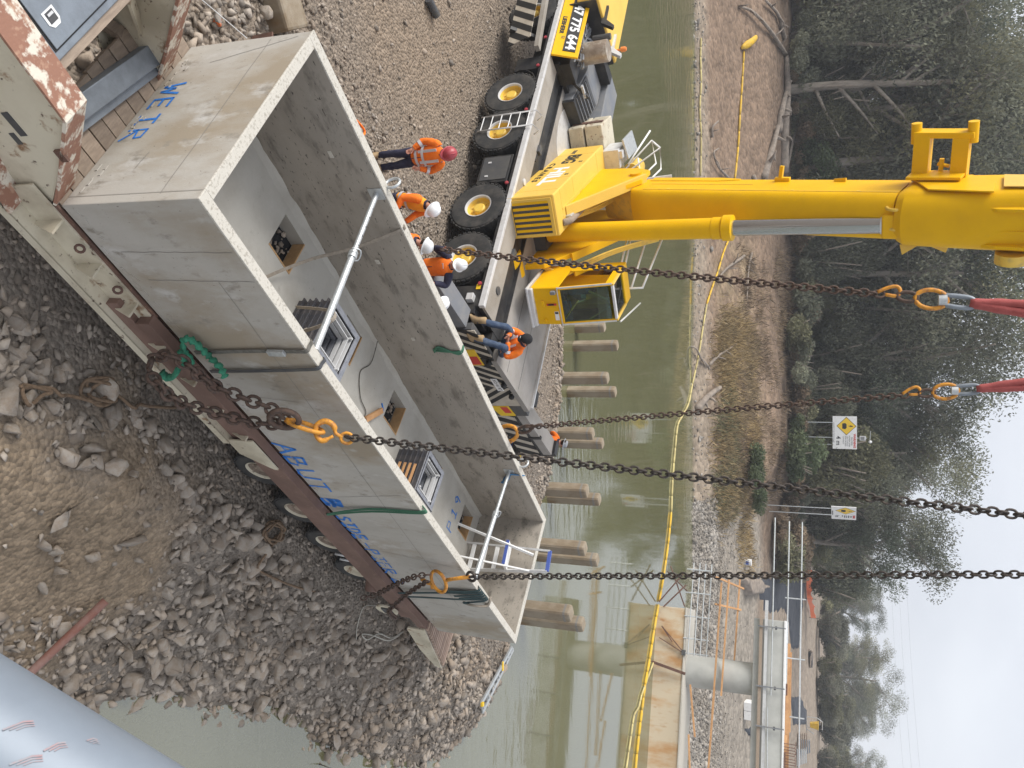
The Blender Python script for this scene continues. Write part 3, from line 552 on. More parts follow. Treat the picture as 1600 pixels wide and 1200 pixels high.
gb2 = [onN(252,583,-.3), onN(262,590,-.3), onN(272,587,-.3), onN(278,577,-.3)]
MB().tube(catmull(gb2, 4), [.07,.05,.055,.05,.06,.05,.05,.05,.045,.05,.05,.05,.05][:len(catmull(gb2, 4))], 7, sx=.7).build('webbing_end', M['green'], gw, smooth=True)
def cords(paths, r, mt, label, cat, name, group=None):
    mb = MB()
    for p in paths: mb.tube(p, r, 5)
    o = mb.build(name, M[mt], None, smooth=True); o.matrix_world = tro.matrix_world.copy(); return tag(o, label, cat, group)
cords([catmull([(5.75+.02*k,T+.03,1.5),(5.74+.022*k,T*.5,BH+.03),(5.74+.02*k,-.02,BH),(5.80+.025*k+random.uniform(-.02,.02),-.03,.8),(6.02+.01*k,-.10,-.02),(6.05,-.16,-.06)], 4) for k in range(5)], .008, 'green_rope', 'bundle of thin green cords tied over the near rim in the middle of the trough', 'cord', 'cord_bundle')
cords([catmull([(5.3,BW+.03,BH-.05),(5.3,BW-T*.5,BH+.03),(5.3+.03*k,BW-T-.02,BH-.05),(5.28-.05*k,BW-T-.03,1.28+.02*k),(5.25+.04*k,BW-T-.02,1.2)], 4) for k in range(3)], .018, 'green_rope', 'frayed green webbing caught over the far rim opposite the green cords', 'cord', 'green_webbing')
bs = tthing('dark_straps', 'dark green straps bunched over the near rim at the river end', 'strap')
for k in range(6): strap([(8.55+.09*k,T+.03,1.4),(8.55+.085*k,T*.5,BH+.022+.003*k),(8.56+.085*k,-.02,BH),(8.62+.07*k+random.uniform(-.03,.03),-.04-.012*k,1.2),(8.8+.05*k,-.05-.01*k,.7),(8.95+.05*k,-.1,.0)] if k in (1,4) else [(8.55+.09*k,T+.03,1.4),(8.55+.085*k,T*.5,BH+.022+.003*k),(8.56+.085*k,-.02,BH),(8.62+.07*k,-.05-.012*k,1.3),(8.7+.06*k,-.05-.01*k,1.0+.08*k)], .06, 'dark_green', '', parent=bs)
MB().tube(catmull([(9.08,-.06,1.25),(9.0,-.12,1.45),(9.12,-.05,BH+.03),(9.02,.06,BH+.09),(9.16,.1,BH+.05),(9.08,0,BH+.07),(9.2,-.04,BH-.05)], 5), .022, 6).build('knot', M['strap_tan'], bs, smooth=True)
rg = tthing('blue_rag', 'blue cloth rag hooked on the far rim above the river end prop', 'rag')
MB().tube(catmull([onF(790,745,BW-T-.04), onF(788,752,BW-T-.07), onF(793,749,BW-T-.1), onF(797,742,BW-T-.05), onF(806,742,BW-T-.02), Vector((9.2,BW-.06,BH+.03))], 5), [.03,.05,.075,.08,.09,.085,.08,.07,.06,.05,.045,.04,.04,.04,.04,.04,.04,.035,.03,.03,.03,.03,.03,.03,.03,.03][:26], 7, sx=.4).build('cloth', M['bluetarp'], rg, smooth=True)
# offcut, wire
w_ = tthing('timber_offcut', 'short pale timber offcut lying on the trough floor with blue sprayed ends', 'timber offcut'); p0, p1 = onC(571,656,FL+.05), onC(597,641,FL+.05)
MB().bar(p0, p1, .09, .05).build('block', M['pine'], w_, bevel=.004)
for q, s in ((p0,-1),(p1,1)): MB().tube(catmull([q+Vector((-.02,.12*s,-.04)), q+Vector((.1,.05,-.045)), q+Vector((-.05,-.05,-.045))], 3), .014, 5).build('paint_mark', M['blue_spray'], w_)
cords([catmull([(5.05,BW-T-.05,.3),(5.2,2.2,FL+.02),(5.05,1.9,FL+.01),(5.3,1.6,FL+.02),(5.6,1.5,FL+.02),(5.5,1.2,FL+.01)], 6)], .008, 'strap', 'thin dark wire trailing across the trough floor past the timber offcut', 'wire', 'wire')
# ------------------------------------------------------------------ platform stepladder at the river end
ld = tthing('step_ladder', 'white platform stepladder with blue trim standing at the river end of the trough', 'ladder')
f0, f1, r0, r1 = Vector((10.05,1.88,FL)), Vector((10.15,1.25,FL)), Vector((10.78,1.82,FL)), Vector((10.84,1.24,FL))
t0, t1 = Vector((10.55,1.62,1.78)), Vector((10.6,1.30,1.76)); u0, u1 = Vector((10.62,1.78,2.08)), Vector((10.66,1.36,2.10))
for p, q in ((f0,t0),(f1,t1)): MB().bar(p, q, .03, .05).build('rail', M['white'], ld)
for p, q in ((r0,u0),(r1,u1)): MB().bar(p, q, .035, .06).build('back_rail', M['silver'], ld)
MB().bar(u0, u1, .05, .07).build('top_bar', M['blue_plastic'], ld)
for k in (.12,.36,.6): MB().bar(r0.lerp(u0, k*.6+.02), r1.lerp(u1, k*.6+.02), .03, .085).build('step', M['white'], ld, bevel=.004)
pm = r0.lerp(u0,.52); pn = r1.lerp(u1,.52); MB().add([pm, pn, pn+Vector((-.3,0,.03)), pm+Vector((-.3,0,.03)), pm+Vector((0,0,.05)), pn+Vector((0,0,.05)), pn+Vector((-.3,0,.08)), pm+Vector((-.3,0,.08))], ((3,2,1,0),(4,5,6,7),(0,1,5,4),(1,2,6,5),(2,3,7,6),(3,0,4,7))).build('platform', M['white'], ld)
MB().bar(pm+Vector((-.32,0,.055)), pn+Vector((-.32,0,.055)), .02, .06).build('platform_edge', M['blue_plastic'], ld)
# ------------------------------------------------------------------ chains
def link_mesh(name, mt, pitch, r, wide=3.3):
    hl = pitch/2+r; w = r*wide/2; pts = []
    for k in range(7): t = math.pi*k/6; pts.append((math.cos(t)*w, 0, hl-w+math.sin(t)*w) if hl > w else (math.cos(t)*w, 0, math.sin(t)*hl))
    for k in range(7): t = math.pi+math.pi*k/6; pts.append((math.cos(t)*w, 0, -(hl-w)+math.sin(t)*w) if hl > w else (math.cos(t)*w, 0, math.sin(t)*hl))
    return MB().tube(pts, r, 6, closed=True).mesh(name, M[mt], True)
def chain_on(parent, path, pitch, me, roll=.4):
    P_ = [Vector(p) for p in path]; Ls = [0]
    for i in range(1, len(P_)): Ls.append(Ls[-1]+(P_[i]-P_[i-1]).length)
    n = max(2, round(Ls[-1]/pitch)); st = Ls[-1]/n; i = 0; x = None
    for k in range(n):
        s = (k+.5)*st
        while i < len(Ls)-2 and Ls[i+1] < s: i += 1
        p = P_[i].lerp(P_[i+1], (s-Ls[i])/(Ls[i+1]-Ls[i])); z = (P_[i+1]-P_[i]).normalized()
        if x is None: x = z.orthogonal().normalized()
        x = (x-z*x.dot(z)).normalized(); y = z.cross(x); Rm = Matrix((x, y, z)).transposed() @ Matrix.Rotation(roll+(math.pi/2 if k % 2 else 0)+random.uniform(-.09,.09), 3, 'Z')
        Mx = Rm.to_4x4(); Mx.translation = p; share('link', me, parent, Mx)
LK = link_mesh('link', 'dark_chain', .078, .0135, 6.0); LKR = link_mesh('link', 'rust_chain', .078, .0135, 6.0); LKB = link_mesh('link', 'rust_chain', .115, .021, 6.0)
def ring(mt, c, ax, ay, rx, ry, r, name, parent, n=20): return MB().tube([Vector(c)+Vector(ax)*math.cos(2*math.pi*k/n)*rx+Vector(ay)*math.sin(2*math.pi*k/n)*ry for k in range(n)], r, 8, closed=True).build(name, M[mt], parent, smooth=True)
UPV = Vector((0,ST,CT)); FW = Vector((0,CT,-ST)); RT = Vector((1,0,0))
def sling(bot, V1, U1, y1, me, label, roll, sag=.0):
    o = thing('chain_sling', label, 'chain', bot, group='lifting chains hanging from the crane'); top = aty(V1, U1, y1)
    path = [bot.lerp(top, k/24)-Vector((0,0,sag*4*(k/24)*(1-k/24))) for k in range(25)]; chain_on(o, [p-bot for p in path], .078, me, roll); return o, top
b3 = L2W((3.62,-.30,.92)) if False else L2W(onN(541,683,-.32)); b4 = L2W(onN(735,901,-.22))
s3, t3 = sling(b3, 1720, 819, b3.y+1.0, LK, 'dark lifting chain hooked low on the near side wall above the ABUT lettering', .35)
s4, t4 = sling(b4, 1720, 897, b4.y-.6, LK, 'dark lifting chain hooked to the near rim at the river end', .9)
b1 = L2W(onF(690,390,BW+.12)); s1, t1_ = sling(b1, 1380, 460, b1.y-.3, LKR, 'rusty lifting chain on the far side rising in front of the crane cab', .5, .12)
b2 = L2W(onF(822,668,BW+.15)); s2, t2_ = sling(b2, 1418, 617, b2.y-1.1, LKR, 'rusty lifting chain on the far side rising beside the striped crane rear', .6, .1)
# yellow links and hooks at the lower ends
def hookset(o, base, pts, scale=1.0, tail=True):
    loc = o.location
    P_ = [L2W(p)-loc for p in pts]; d = (P_[-1]-P_[0]).normalized(); side = d.cross(FW).normalized()
    return P_, d, side
P_, d, side = hookset(s3, None, [onN(447,656,-.34), onN(503,675,-.34), onN(541,683,-.32)])
ring('orange_hook', P_[0].lerp(P_[1],.52), (P_[1]-P_[0]).normalized(), FW*.9+side*.25, (P_[1]-P_[0]).length*.52, .09, .027, 'master_link', s3)
hc = P_[1].lerp(P_[2], .45); MB().tube(catmull([hc+d*.12, hc+d*.03+side*.02, hc-d*.02+side*.10, hc-d*.13+side*.125, hc-d*.21+side*.05, hc-d*.19-side*.05, hc-d*.10-side*.11, hc+d*.01-side*.02], 5), [.022]*8+[.034]*25+[.02]*3, 8).build('safety_hook', M['orange_hook'], s3, smooth=True)
ring('orange_hook', hc+d*.17, d, side, .07, .062, .02, 'hook_eye', s3)
P_, d, side = hookset(s4, None, [onN(668,912,-.24), onN(700,906,-.24), onN(735,901,-.22)])
ring('orange_hook', P_[0].lerp(P_[1],.55), d, side, .16, .185, .028, 'master_link', s4)
MB().tube(catmull([P_[0]-d*.10+side*.10, P_[0]+side*.02, P_[0]+d*.1-side*.02, P_[0]+d*.08-side*.09], 4), .034, 8).build('safety_hook', M['orange_hook'], s4, smooth=True)
MB().tube([P_[1]-d*.02, P_[1]+d*.1, P_[2]-d*.03], [.035,.028,.035], 8).build('hook_eye', M['orange_hook'], s4, smooth=True)
ring('dark_chain', P_[2]+d*.02, d, side, .085, .075, .024, 'coupling', s4)
P_, d, side = hookset(s2, None, [onF(792,678,BW+.15), onF(812,674,BW+.15), onF(828,668,BW+.15)])
ring('orange_hook', P_[0], d, side, .27, .15, .038, 'master_link', s2)
ring('rust_chain', P_[1].lerp(P_[2],.5), d, side, .17, .06, .028, 'coupling', s2); ring('rust_chain', P_[2]+d*.14, d, FW, .14, .05, .024, 'coupling', s2)
# upper fittings: yellow link, hook, grey shackle and red round sling
def upper(o, top, V, U, y, label, r):
    loc = o.location; a = top-loc; e = aty(V, U, y)-loc; d = (e-a).normalized(); side = d.cross(FW).normalized(); q = .5
    MB().tube(catmull([a-d*.06+side*.02, a+d*.04+side*.08, a+d*.12+side*.10, a+d*.16+side*.06, a+d*.14, a+d*.02], 4), .02, 8).build('hook', M['orange_hook'], o, smooth=True)
    ring('rust_chain', a+d*.24, d, side, .10, .05, .022, 'coupling', o)
    ring('orange_hook', a+d*.47, d, side, .155, .10, .024, 'master_link', o); MB().lathe([(0,-.04),(.06,-.04),(.06,.04),(0,.04)], Matrix.Translation(a+d*.58), 12).build('load_pin', M['galv'], o, auto=.6)
    MB().tube(catmull([a+d*.56+side*.05, a+d*.70+side*.06, a+d*.84+side*.05, a+d*.88, a+d*.84-side*.05, a+d*.70-side*.055, a+d*.56-side*.04], 4), .026, 8).build('shackle', M['steel_blue'], o, smooth=True)
    s = thing('round_sling', label, 'sling', loc+a+d*.84, group='red slings'); f = aty(1720, U+(U-o['u0'])*(1720-V)/(V-o['v0']), y-.2)-s.location
    for k in (-1, 1): MB().tube(catmull([Vector((0,0,0)), f*.25+side*.03*k, f*.6+side*.05*k, f+side*.055*k], 5), [.06+.004*math.sin(i*1.7) for i in range(16)], 8, sx=.8).build('sling_leg', M['red_sling'], s, smooth=True)
s1['u0'] = 459; s1['v0'] = 1372; s2['u0'] = 617; s2['v0'] = 1418
upper(s1, t1_, 1480, 470, t1_.y, 'red round sling on the chain nearer the crane boom', 1)
upper(s2, t2_, 1475, 612, t2_.y, 'red round sling on the chain nearer the warning signs', 1)
# thick rusty chains from the hooks down to the trailer
c3 = tthing('tie_chain', 'thick rusty chain doubled from the trailer side up to the first yellow hook', 'chain', group='rusty tie chains')
chain_on(c3, catmull([onN(450,660,-.34), onN(420,637,-.36), onN(380,622,-.36), onN(330,600,-.38), onN(290,568,-.38), onN(262,556,-.4), onN(240,560,-.42), onN(232,575,-.5)], 6), .115, LKB)
chain_on(c3, catmull([onN(447,662,-.32), onN(410,662,-.36), onN(370,655,-.42), onN(335,645,-.5), onN(300,635,-.6), onN(270,622,-.7), onN(250,605,-.7), onN(236,585,-.6)], 6), .115, LKB)
ring('rust_chain', onN(444,655,-.4), (1,0,0), (0,.3,1), .17, .16, .035, 'shackle', c3)
c4 = tthing('tie_chain', 'rusty chain doubled from the trailer corner up to the second yellow hook', 'chain', group='rusty tie chains')
chain_on(c4, catmull([onN(670,898,-.3), onN(645,902,-.36), onN(615,915,-.42), onN(590,928,-.48), onN(565,935,-.6)], 6), .078, LKR)
chain_on(c4, catmull([onN(668,908,-.3), onN(645,922,-.36), onN(625,938,-.44), onN(608,955,-.5), onN(618,965,-.3)], 6), .078, LKR)
# ------------------------------------------------------------------ the trailer
tl = tthing('low_trailer', 'cream low loader trailer with rusty brown side beam under the trough', 'trailer')
for (b0, b1) in ((-.16,-.02),(BW+.02,BW+.16)):
    MB().bx(1.55,10.62,b0,b1,-.20,-.012).build('side_beam', M['beam_rust'], tl, bevel=.006)
    MB().bx(1.25,10.2,b0+.03,b1-.02,-.42,-.24).build('lower_beam', M['beam_rust'], tl, bevel=.006)
MB().bx(0,10.6,.02,BW-.02,-.16,-.05).build('deck_frame', M['rust'], tl)
for i in range(13): share('deck_board', MB().bx(-.62,.06,0,.19,-.06,-.006).mesh('deck_board', M['timber']) if i == 0 else dbm, tl, Matrix.Translation((random.uniform(-.02,.02),.02+i*.206,random.uniform(-.012,.0)))) if i else None; dbm = MB().bx(-.62,.06,0,.19,-.06,-.006).mesh('deck_board', M['timber']) if i == 0 else dbm
share('deck_board', dbm, tl, Matrix.Translation((0,.02,-.004)))
MB().bx(-.02,1.6,-.03,-.004,-.12,-.012).build('deck_edge', M['rust'], tl)
MB().bx(-.3,4.6,-.05,-.03,-.40,-.05).build('chassis_web', M['cream'], tl); MB().bx(-.9,3.9,-.22,-.03,-.43,-.40).build('chassis_flange', M['cream'], tl); MB().bx(-1.6,3.9,-.225,-.205,-.50,-.40).build('flange_lip', M['cream'], tl)
for a in (.15,.75,1.35,1.95,2.6,3.2,3.8):
    MB().prism([(0,0),(.0,-.34),(.05,-.34),(.19,-.02),(.19,0)], frame((a,-.05,-.06),(0,-1,0),(0,0,1)), .025).build('gusset', M['cream'], tl)
    if a < 3: ring('rust', (a+.3,-.12,-.07), (1,0,0), (0,.6,.8), .045, .04, .014, 'lashing_ring', tl, 12)
MB().prism([(0,0),(.35,0),(.72,.36),(.72,.42),(0,.42)], frame((3.85,-.20,-.43),(1,0,0),(0,0,1)), -.02).build('wheel_guard', M['cream'], tl)
def wheel(tl, M_, r, w, rimm, hubm, rr=.6, label=None):
    tm = MB().lathe([(rr*r,-w*.42),(r*.80,-w*.5),(r*.94,-w*.47),(r,-w*.36),(r,w*.36),(r*.94,w*.47),(r*.80,w*.5),(rr*r,w*.42),(rr*r*.97,w*.3),(rr*r*.97,-w*.3)], M_, 40, False)
    t_ = tm.build('tyre', M['rubber'], tl, auto=.5)
    tr = MB(); n = 36
    for k in range(n):
        for sgn in (-1, 1):
            tr.box(M_ @ Vector((math.cos(2*math.pi*(k+.25*sgn)/n)*r*1.0, math.sin(2*math.pi*(k+.25*sgn)/n)*r*1.0, sgn*w*.25)), (r*.045, r*.11, w*.4), (M_.to_3x3() @ Matrix.Rotation(2*math.pi*(k+.25*sgn)/n, 3, 'Z')))
    tr.build('tread', M['rubber'], t_)
    MB().lathe([(rr*r,w*.40),(rr*r*1.04,w*.46),(rr*r*.95,w*.44),(rr*r*.90,w*.34)], M_, 32, False).build('rim', M[rimm], t_, auto=.7)
    MB().lathe([(rr*r*.9,w*.34),(rr*r*.82,w*.12),(rr*r*.45,w*.05),(rr*r*.44,w*.26),(rr*r*.36,w*.32),(0,w*.32)], M_, 28, False).build('hub', M[hubm], t_, auto=.6)
    bt = MB()
    for k in range(10): bt.box(M_ @ Vector((math.cos(k*.628)*rr*r*.64, math.sin(k*.628)*rr*r*.64, w*.12)), (.035,.035,.035), M_.to_3x3())
    bt.build('wheel_nut', M[hubm], t_)
    return t_
for a in (5.06,6.28,7.4,8.55):
    for b, s in ((.13,-1),(.45,-1),(BW-.13,1)): wheel(tl, frame((a,b,-.72),(1,0,0),(0,0,1)) if s < 0 else frame((a,b,-.72),(-1,0,0),(0,0,1)), .40, .24, 'cream', 'timber' if a < 8 else 'cream', .55)
for a in (7.75,7.95): MB().tube([(a, -.02, -.75+0*k) for k in (0,)]+[(a+.2*math.sin(k*.4), -.02+.02*k, -.75+.34*math.sin(k*.45)) for k in range(1,5)], .022, 6).build('mudguard_stay', M['silver'], tl, smooth=True)
# gooseneck
for b0, b1 in ((.0,.26),(2.02,2.30)):
    pr = [(-.02,-.02),(-.30,.30),(-.88,.90),(-3.2,1.05)]
    fl = MB()
    for i in range(3):
        p, q = pr[i], pr[i+1]; fl.add([(p[0],b0-.03,p[1]),(q[0],b0-.03,q[1]),(q[0],b1+.03,q[1]),(p[0],b1+.03,p[1])]+[(p[0]-.02,b0-.03,p[1]-.025),(q[0]-.02,b0-.03,q[1]-.025),(q[0]-.02,b1+.03,q[1]-.025),(p[0]-.02,b1+.03,p[1]-.025)], ((0,1,2,3),(7,6,5,4),(0,4,5,1),(1,5,6,2),(2,6,7,3),(3,7,4,0)))
    fl.build('neck_flange', M['cream_rust'], tl)
    for bb in (b0, b1-.02): MB().prism([(-.06,-.05),(-.34,.28),(-.90,.86),(-3.2,1.0),(-3.2,.25),(-1.2,.0),(-.9,-.36),(-.06,-.36)], frame((0,bb+.02,0),(1,0,0),(0,0,1)), .02).build('neck_plate', M['cream'], tl)
    MB().bar((-3.2,(b0+b1)/2-.08,.24),(-1.2,(b0+b1)/2-.08,-.02),.46,.03).build('lower_flange', M['cream'], tl); MB().bar((-1.2,b0-.08,-.04),(-.12,b0-.08,-.38),.3,.03).build('lower_flange', M['cream_rust'] if b0 < .1 else M['cream'], tl)
MB().bx(-1.02,-.78,-.007,-.001,.25,.33).build('slot', M['dark_grey'], tl); MB().bx(-.82,-.7,-.007,-.001,.14,.2).build('slot', M['dark_grey'], tl)
MB().lathe([(.04,0),(.04,.18),(.028,.18),(.028,.02)], frame((-1.5,0,.55),(1,0,0),(0,0,1)), 12).build('pipe_stub', M['cream'], tl); MB().bx(-.62,-.5,-.03,-.002,.5,.58).build('lug', M['rust'], tl)
cb = MB().bar((-.58,.30,.0),(-.30+.02,2.2,.0),.22,.24).build('cross_beam', M['steel_blue'], tl, bevel=.01)
MB().bar((-.42,.30,.02),(-.14,2.1,.02),.10,.05).build('beam_flange', M['steel_blue'], tl)
MB().bar((-.55,2.05,.12),(-1.35,1.55,.82),.14,.03).build('brace', M['cream'], tl); MB().bar((-.62,1.95,-.05),(-1.3,1.65,-.2),.12,.1).build('timber_chock', M['timber'], tl)
tb = MB().bx(-3.2,-1.22,.30,1.9,.35,.86).build('tool_box', M['steel_blue'], tl, bevel=.01)
MB().bx(-3.2,-1.30,.38,1.78,.862,.876).build('lid', M['steel_blue'], tb, bevel=.004); MB().bx(-3.2,-1.285,.36,1.80,.8605,.8645).build('seal', M['black'], tb)
MB().prism([(0,0),(.10,0),(.14,.04),(.14,.12),(.10,.15),(0,.15)], frame((-1.56,.46,.877),(1,0,0),(0,1,0)), .004).build('latch_plate', M['white'], tb); MB().bx(-1.545,-1.455,.485,.585,.8815,.884).build('latch_recess', M['dark_grey'], tb); MB().bx(-1.53,-1.51,.50,.57,.885,.892).build('latch_paddle', M['silver'], tb)
MB().bx(-1.22,-1.14,.3,1.95,.74,.84).build('edge_timber', M['timber'], tl)
# rear: ramp with slats, side plate, lamp bracket
for bb in (-.16, .80):
    MB().prism([(0,0),(2.5,-.52),(2.4,-.64),(1.3,-.60),(.1,-.42),(0,-.36)], frame((10.62,bb,-.06),(1,0,0),(0,0,1)), .03).build('ramp_side', M['cream'], tl)
M['pink_timber'] = mat('pale ramp timber', (.40,.29,.23), (.29,.205,.155), 6, (.4,.65), .85, rnd=.22)
sm = MB().bx(-.055,.055,-.14,.78,-.02,.02).mesh('ramp_slat', M['pink_timber'])
for i in range(15): Mx = Matrix.Translation((10.74+i*.162,.0,-.055-i*.0335)) @ Matrix.Rotation(.205, 4, 'Y'); share('ramp_slat', sm, tl, Mx)
lp = MB().lathe([(.0,0),(.22,.0),(.22,.03),(0,.03)], frame((9.72,-.18,-.5),(1,0,0),(0,0,1)), 20).build('lamp_bracket', M['cream'], tl); MB().bx(9.58,9.8,-.24,-.19,-.56,-.38).build('lamp', M['dark_grey'], lp)
MB().lathe([(.0,0),(.13,.0),(.14,.05),(.14,.5),(.13,.52),(0,.52)], frame((9.05,-.12,-.55),(0,0,1),(1,0,0)) @ Matrix.Rotation(.5,4,'X'), 18).build('support_leg', M['beam_rust'], tl, auto=.6)
M['silencer'] = mat('heat stained silencer steel', (.42,.36,.29), (.26,.20,.15), 2.2, (.4,.6), .5, metal=.4, col3=(.55,.5,.42), scale3=4, thr3=(.55,.7))
# ------------------------------------------------------------------ the mobile crane; carrier axes x (to its rear), y (away from the trailer), z (up from the ground)
RC = Matrix(((.862,.507,0),(-.507,.862,0),(0,0,1))); OC = Vector((-1.03,16.93,1.25))
RS = Matrix(((.485,.875,0),(-.875,.485,0),(0,0,1))); OS = Vector((-3.7,19.05,2.70))
cr_ = thing('mobile_crane', 'yellow mobile crane with its boom raised, parked across the spit behind the trough', 'mobile crane', OC, RC)
MS = (Matrix.Translation(OC) @ RC.to_4x4()).inverted() @ (Matrix.Translation(OS) @ RS.to_4x4())
def xf(mb, M_=MS): mb.v = [tuple(M_ @ Vector(v)) for v in mb.v]; return mb
def C(mb, name, m, par=None, **k): return mb.build(name, M[m], par or cr_, **k)
def S(mb, name, m, par=None, **k): return xf(mb).build(name, M[m], par or cr_, **k)
# chassis
C(MB().bx(-14,.3,-.45,.45,.55,1.42), 'chassis_frame', 'black_paint')
C(MB().bx(-14,-.0,-1.30,-.95,1.30,1.44).bx(-14,-.0,.95,1.30,1.30,1.44), 'side_sill', 'black_paint', bevel=.01)
C(MB().bx(-14,.02,-1.355,-1.255,1.40,1.535), 'deck_edge_rail', 'silver', bevel=.01)
C(MB().bx(-8.3,.0,-1.25,-.62,1.44,1.50), 'side_walkway', 'checker')
C(MB().bx(-9.8,.1,-.62,-.08,1.38,1.43), 'deck_channel', 'black_paint')
C(MB().bx(-9.8,-5,-.62,-.58,1.43,1.52), 'channel_lip', 'black_paint'); C(MB().bx(-9.8,.1,-.12,-.08,1.43,1.52), 'channel_lip', 'black_paint')
C(MB().bx(-9.4,.66,-.08,2.28,1.36,1.50), 'deck_plate', 'deck', bevel=.008)
for y in (.55,1.35): C(MB().bx(-2.4,.55,y,y+.012,1.497,1.503), 'deck_joint', 'dark_grey')
C(MB().bx(-2.6,.55,2.28,2.34,1.40,1.56), 'deck_border', 'silver')
for x in (-5.4,-2.0): C(MB().bx(x-.12,x+.12,-.66,-.5,1.5,1.58), 'lashing_bracket', 'dark_grey', bevel=.01)
C(MB().lathe([(0,0),(.09,0),(.09,.03),(.05,.04),(0,.04)], Matrix.Translation((-4.0,-.9,1.5)), 16), 'deck_cap', 'silver', auto=.6)
C(MB().lathe([(0,0),(.1,0),(.1,.03),(0,.03)], Matrix.Translation((-.75,-.85,1.5)), 16), 'deck_cap', 'dark_grey', auto=.6)
for x in (-10.1,-6.83,-5.46,-2.93,-1.40):
    for s in (-1, 1):
        if s > 0 and x > -5: pass
        Mw = frame((x, s*1.15, .70), (s*-1.0 if s < 0 else -1, 0, 0) if s > 0 else (1,0,0), (0,0,1))
        w_ = wheel(cr_, Mw, .71, .46, 'silver', 'yellow_dirty', .46)
for x0, x1 in ((-7.75,-6.2),(-6.1,-4.7),(-3.75,-2.2),(-2.15,-.62)):
    secs = []
    for k in range(9):
        t = math.pi*(k/8); c = (x0+x1)/2-math.cos(t)*(x1-x0)/2; z = .72+math.sin(t)*.62 if 0 < k < 8 else .72
        secs.append((c, min(z, 1.34)))
    C(MB().loft([[Vector((c,-1.30,z)),Vector((c,-.72,z)),Vector((c,-.72,z+.03)),Vector((c,-1.30,z+.03))] for c, z in secs]), 'mudguard', 'black_paint')
C(MB().bx(-4.62,-3.72,-1.28,-.6,.42,1.24), 'tool_locker', 'black_paint', bevel=.015)
C(MB().bx(-4.56,-3.80,-1.295,-1.281,.48,1.18), 'locker_door', 'dark_grey', bevel=.004)
for x in (-4.4,-3.95): C(MB().bx(x,x+.05,-1.31,-1.295,.62,.70), 'door_latch', 'silver')
for x in (-8.9,-7.78,-6.12,-3.62,-.62):
    C(MB().lathe([(0,0),(.05,0),(.045,.03),(0,.04)], frame((x,-1.31,1.28),(1,0,0),(0,0,1)), 10), 'reflector', 'maroon')
C(MB().bx(-.62,-.48,-1.30,-1.29,1.2,1.32), 'reflector_plate', 'sign_yellow')
C(MB().bx(-8.2,-7.72,-1.28,-.5,.6,1.3), 'outrigger_housing', 'black_paint', bevel=.01); C(MB().bx(-.6,.15,-1.28,-.5,.5,1.3), 'outrigger_housing', 'black_paint', bevel=.01)
for z in (.72,1.08): C(MB().bx(-.30,-.12,-1.42,-1.281,z,z+.16), 'step', 'silver', bevel=.01)
# side ladder
ml = MB(); 
for x in (-5.92,-5.42): ml.tube([(x,-1.42,.12),(x,-1.42,1.62),(x,-1.2,1.72),(x,-1.1,1.55)], .02, 6)
C(ml, 'ladder_rail', 'silver', smooth=True)
for k in range(6): C(MB().tube([(-5.92,-1.42,.2+k*.25),(-5.42,-1.42,.2+k*.25)], .015, 6), 'rung', 'silver')
# front outrigger plate with black and white stripes
def striped(o, ux, uz, w, h, n, par, side=1, name='stripe_board', wm='white', slant=.7):
    b = MB().prism([(0,0),(w,0),(w,h),(0,h)], frame(o, ux, uz), .02); bo = C(b, name, wm, par); st = w/n
    for k in range(int(n)+3):
        x0 = (k-2)*st; p = [(x0, 0), (x0+st*.56, 0), (x0+st*.56+slant*side*h, h), (x0+slant*side*h, h)]; q = clip(p, 0, w)
        if len(q) > 2: C(MB().prism(q, frame(o, ux, uz), .024), 'stripe', 'black', bo)
    return bo
def clip(p, a, b):
    for (lim, sg) in ((a, 1), (b, -1)):
        r = []
        for i in range(len(p)):
            u, v = p[i], p[(i+1) % len(p)]; du, dv = sg*(u[0]-lim), sg*(v[0]-lim)
            if du >= 0: r.append(u)
            if du*dv < 0: t = du/(du-dv); r.append((u[0]+(v[0]-u[0])*t, u[1]+(v[1]-u[1])*t))
        p = r
        if len(p) < 3: return []
    return p
striped((-10.35,-1.62,.28), (1,0,.06), (0,-.25,1), 2.05, .74, 4.5, None, 1, wm='stripe_white', slant=1.0)
C(MB().bar((-10.4,-1.52,1.08),(-8.25,-1.48,1.22), .18, .12), 'outrigger_beam', 'checker')
C(MB().bar((-8.9,-1.75,.4),(-8.9,-1.35,1.0), .12), 'outrigger_strut', 'black_paint')
# engine hood and driver's cab at the front
pp = C(MB().prism([(0,0),(3.2,0),(3.2,.72),(0,.72)], frame((-11.45,-1.20,1.52),(1,0,0),(0,.38,1)), .06), 'side_cowl', 'yellow', bevel=.01)
C(MB().prism([(0,.28),(3.02,.28),(3.02,.62),(0,.62)], frame((-11.45,-1.205,1.52),(1,0,0),(0,.38,1)), .072), 'number_board', 'black', pp)
Fc = frame((0,0,0),(1,0,0),(0,.38,1)).to_3x3()
def on_cowl(u, v, d=.076): return Vector((-11.45,-1.203,1.52))+Fc @ Vector((u, v, d))
Mt = frame(on_cowl(2.96,.45), (1,0,0), (0,.38,1)); text('number', '47 775 644', M['white'], pp, Mt, .36, .003, 'RIGHT', 1.12, .012)
text('maker_name', 'LIEBHERR', M['black'], pp, frame(on_cowl(2.35,.13,.063), (1,0,0), (0,.38,1)), .16, .002, 'RIGHT', 1.05, .006)
text('badge', '52', M['dark_grey'], pp, frame(on_cowl(2.55,.2,.063), (1,0,0), (0,.38,1)), .12, .002, 'RIGHT')
C(MB().bx(-11.4,-8.35,-.78,-.1,1.44,1.9), 'engine_block', 'black_paint'); 
eb = MB()
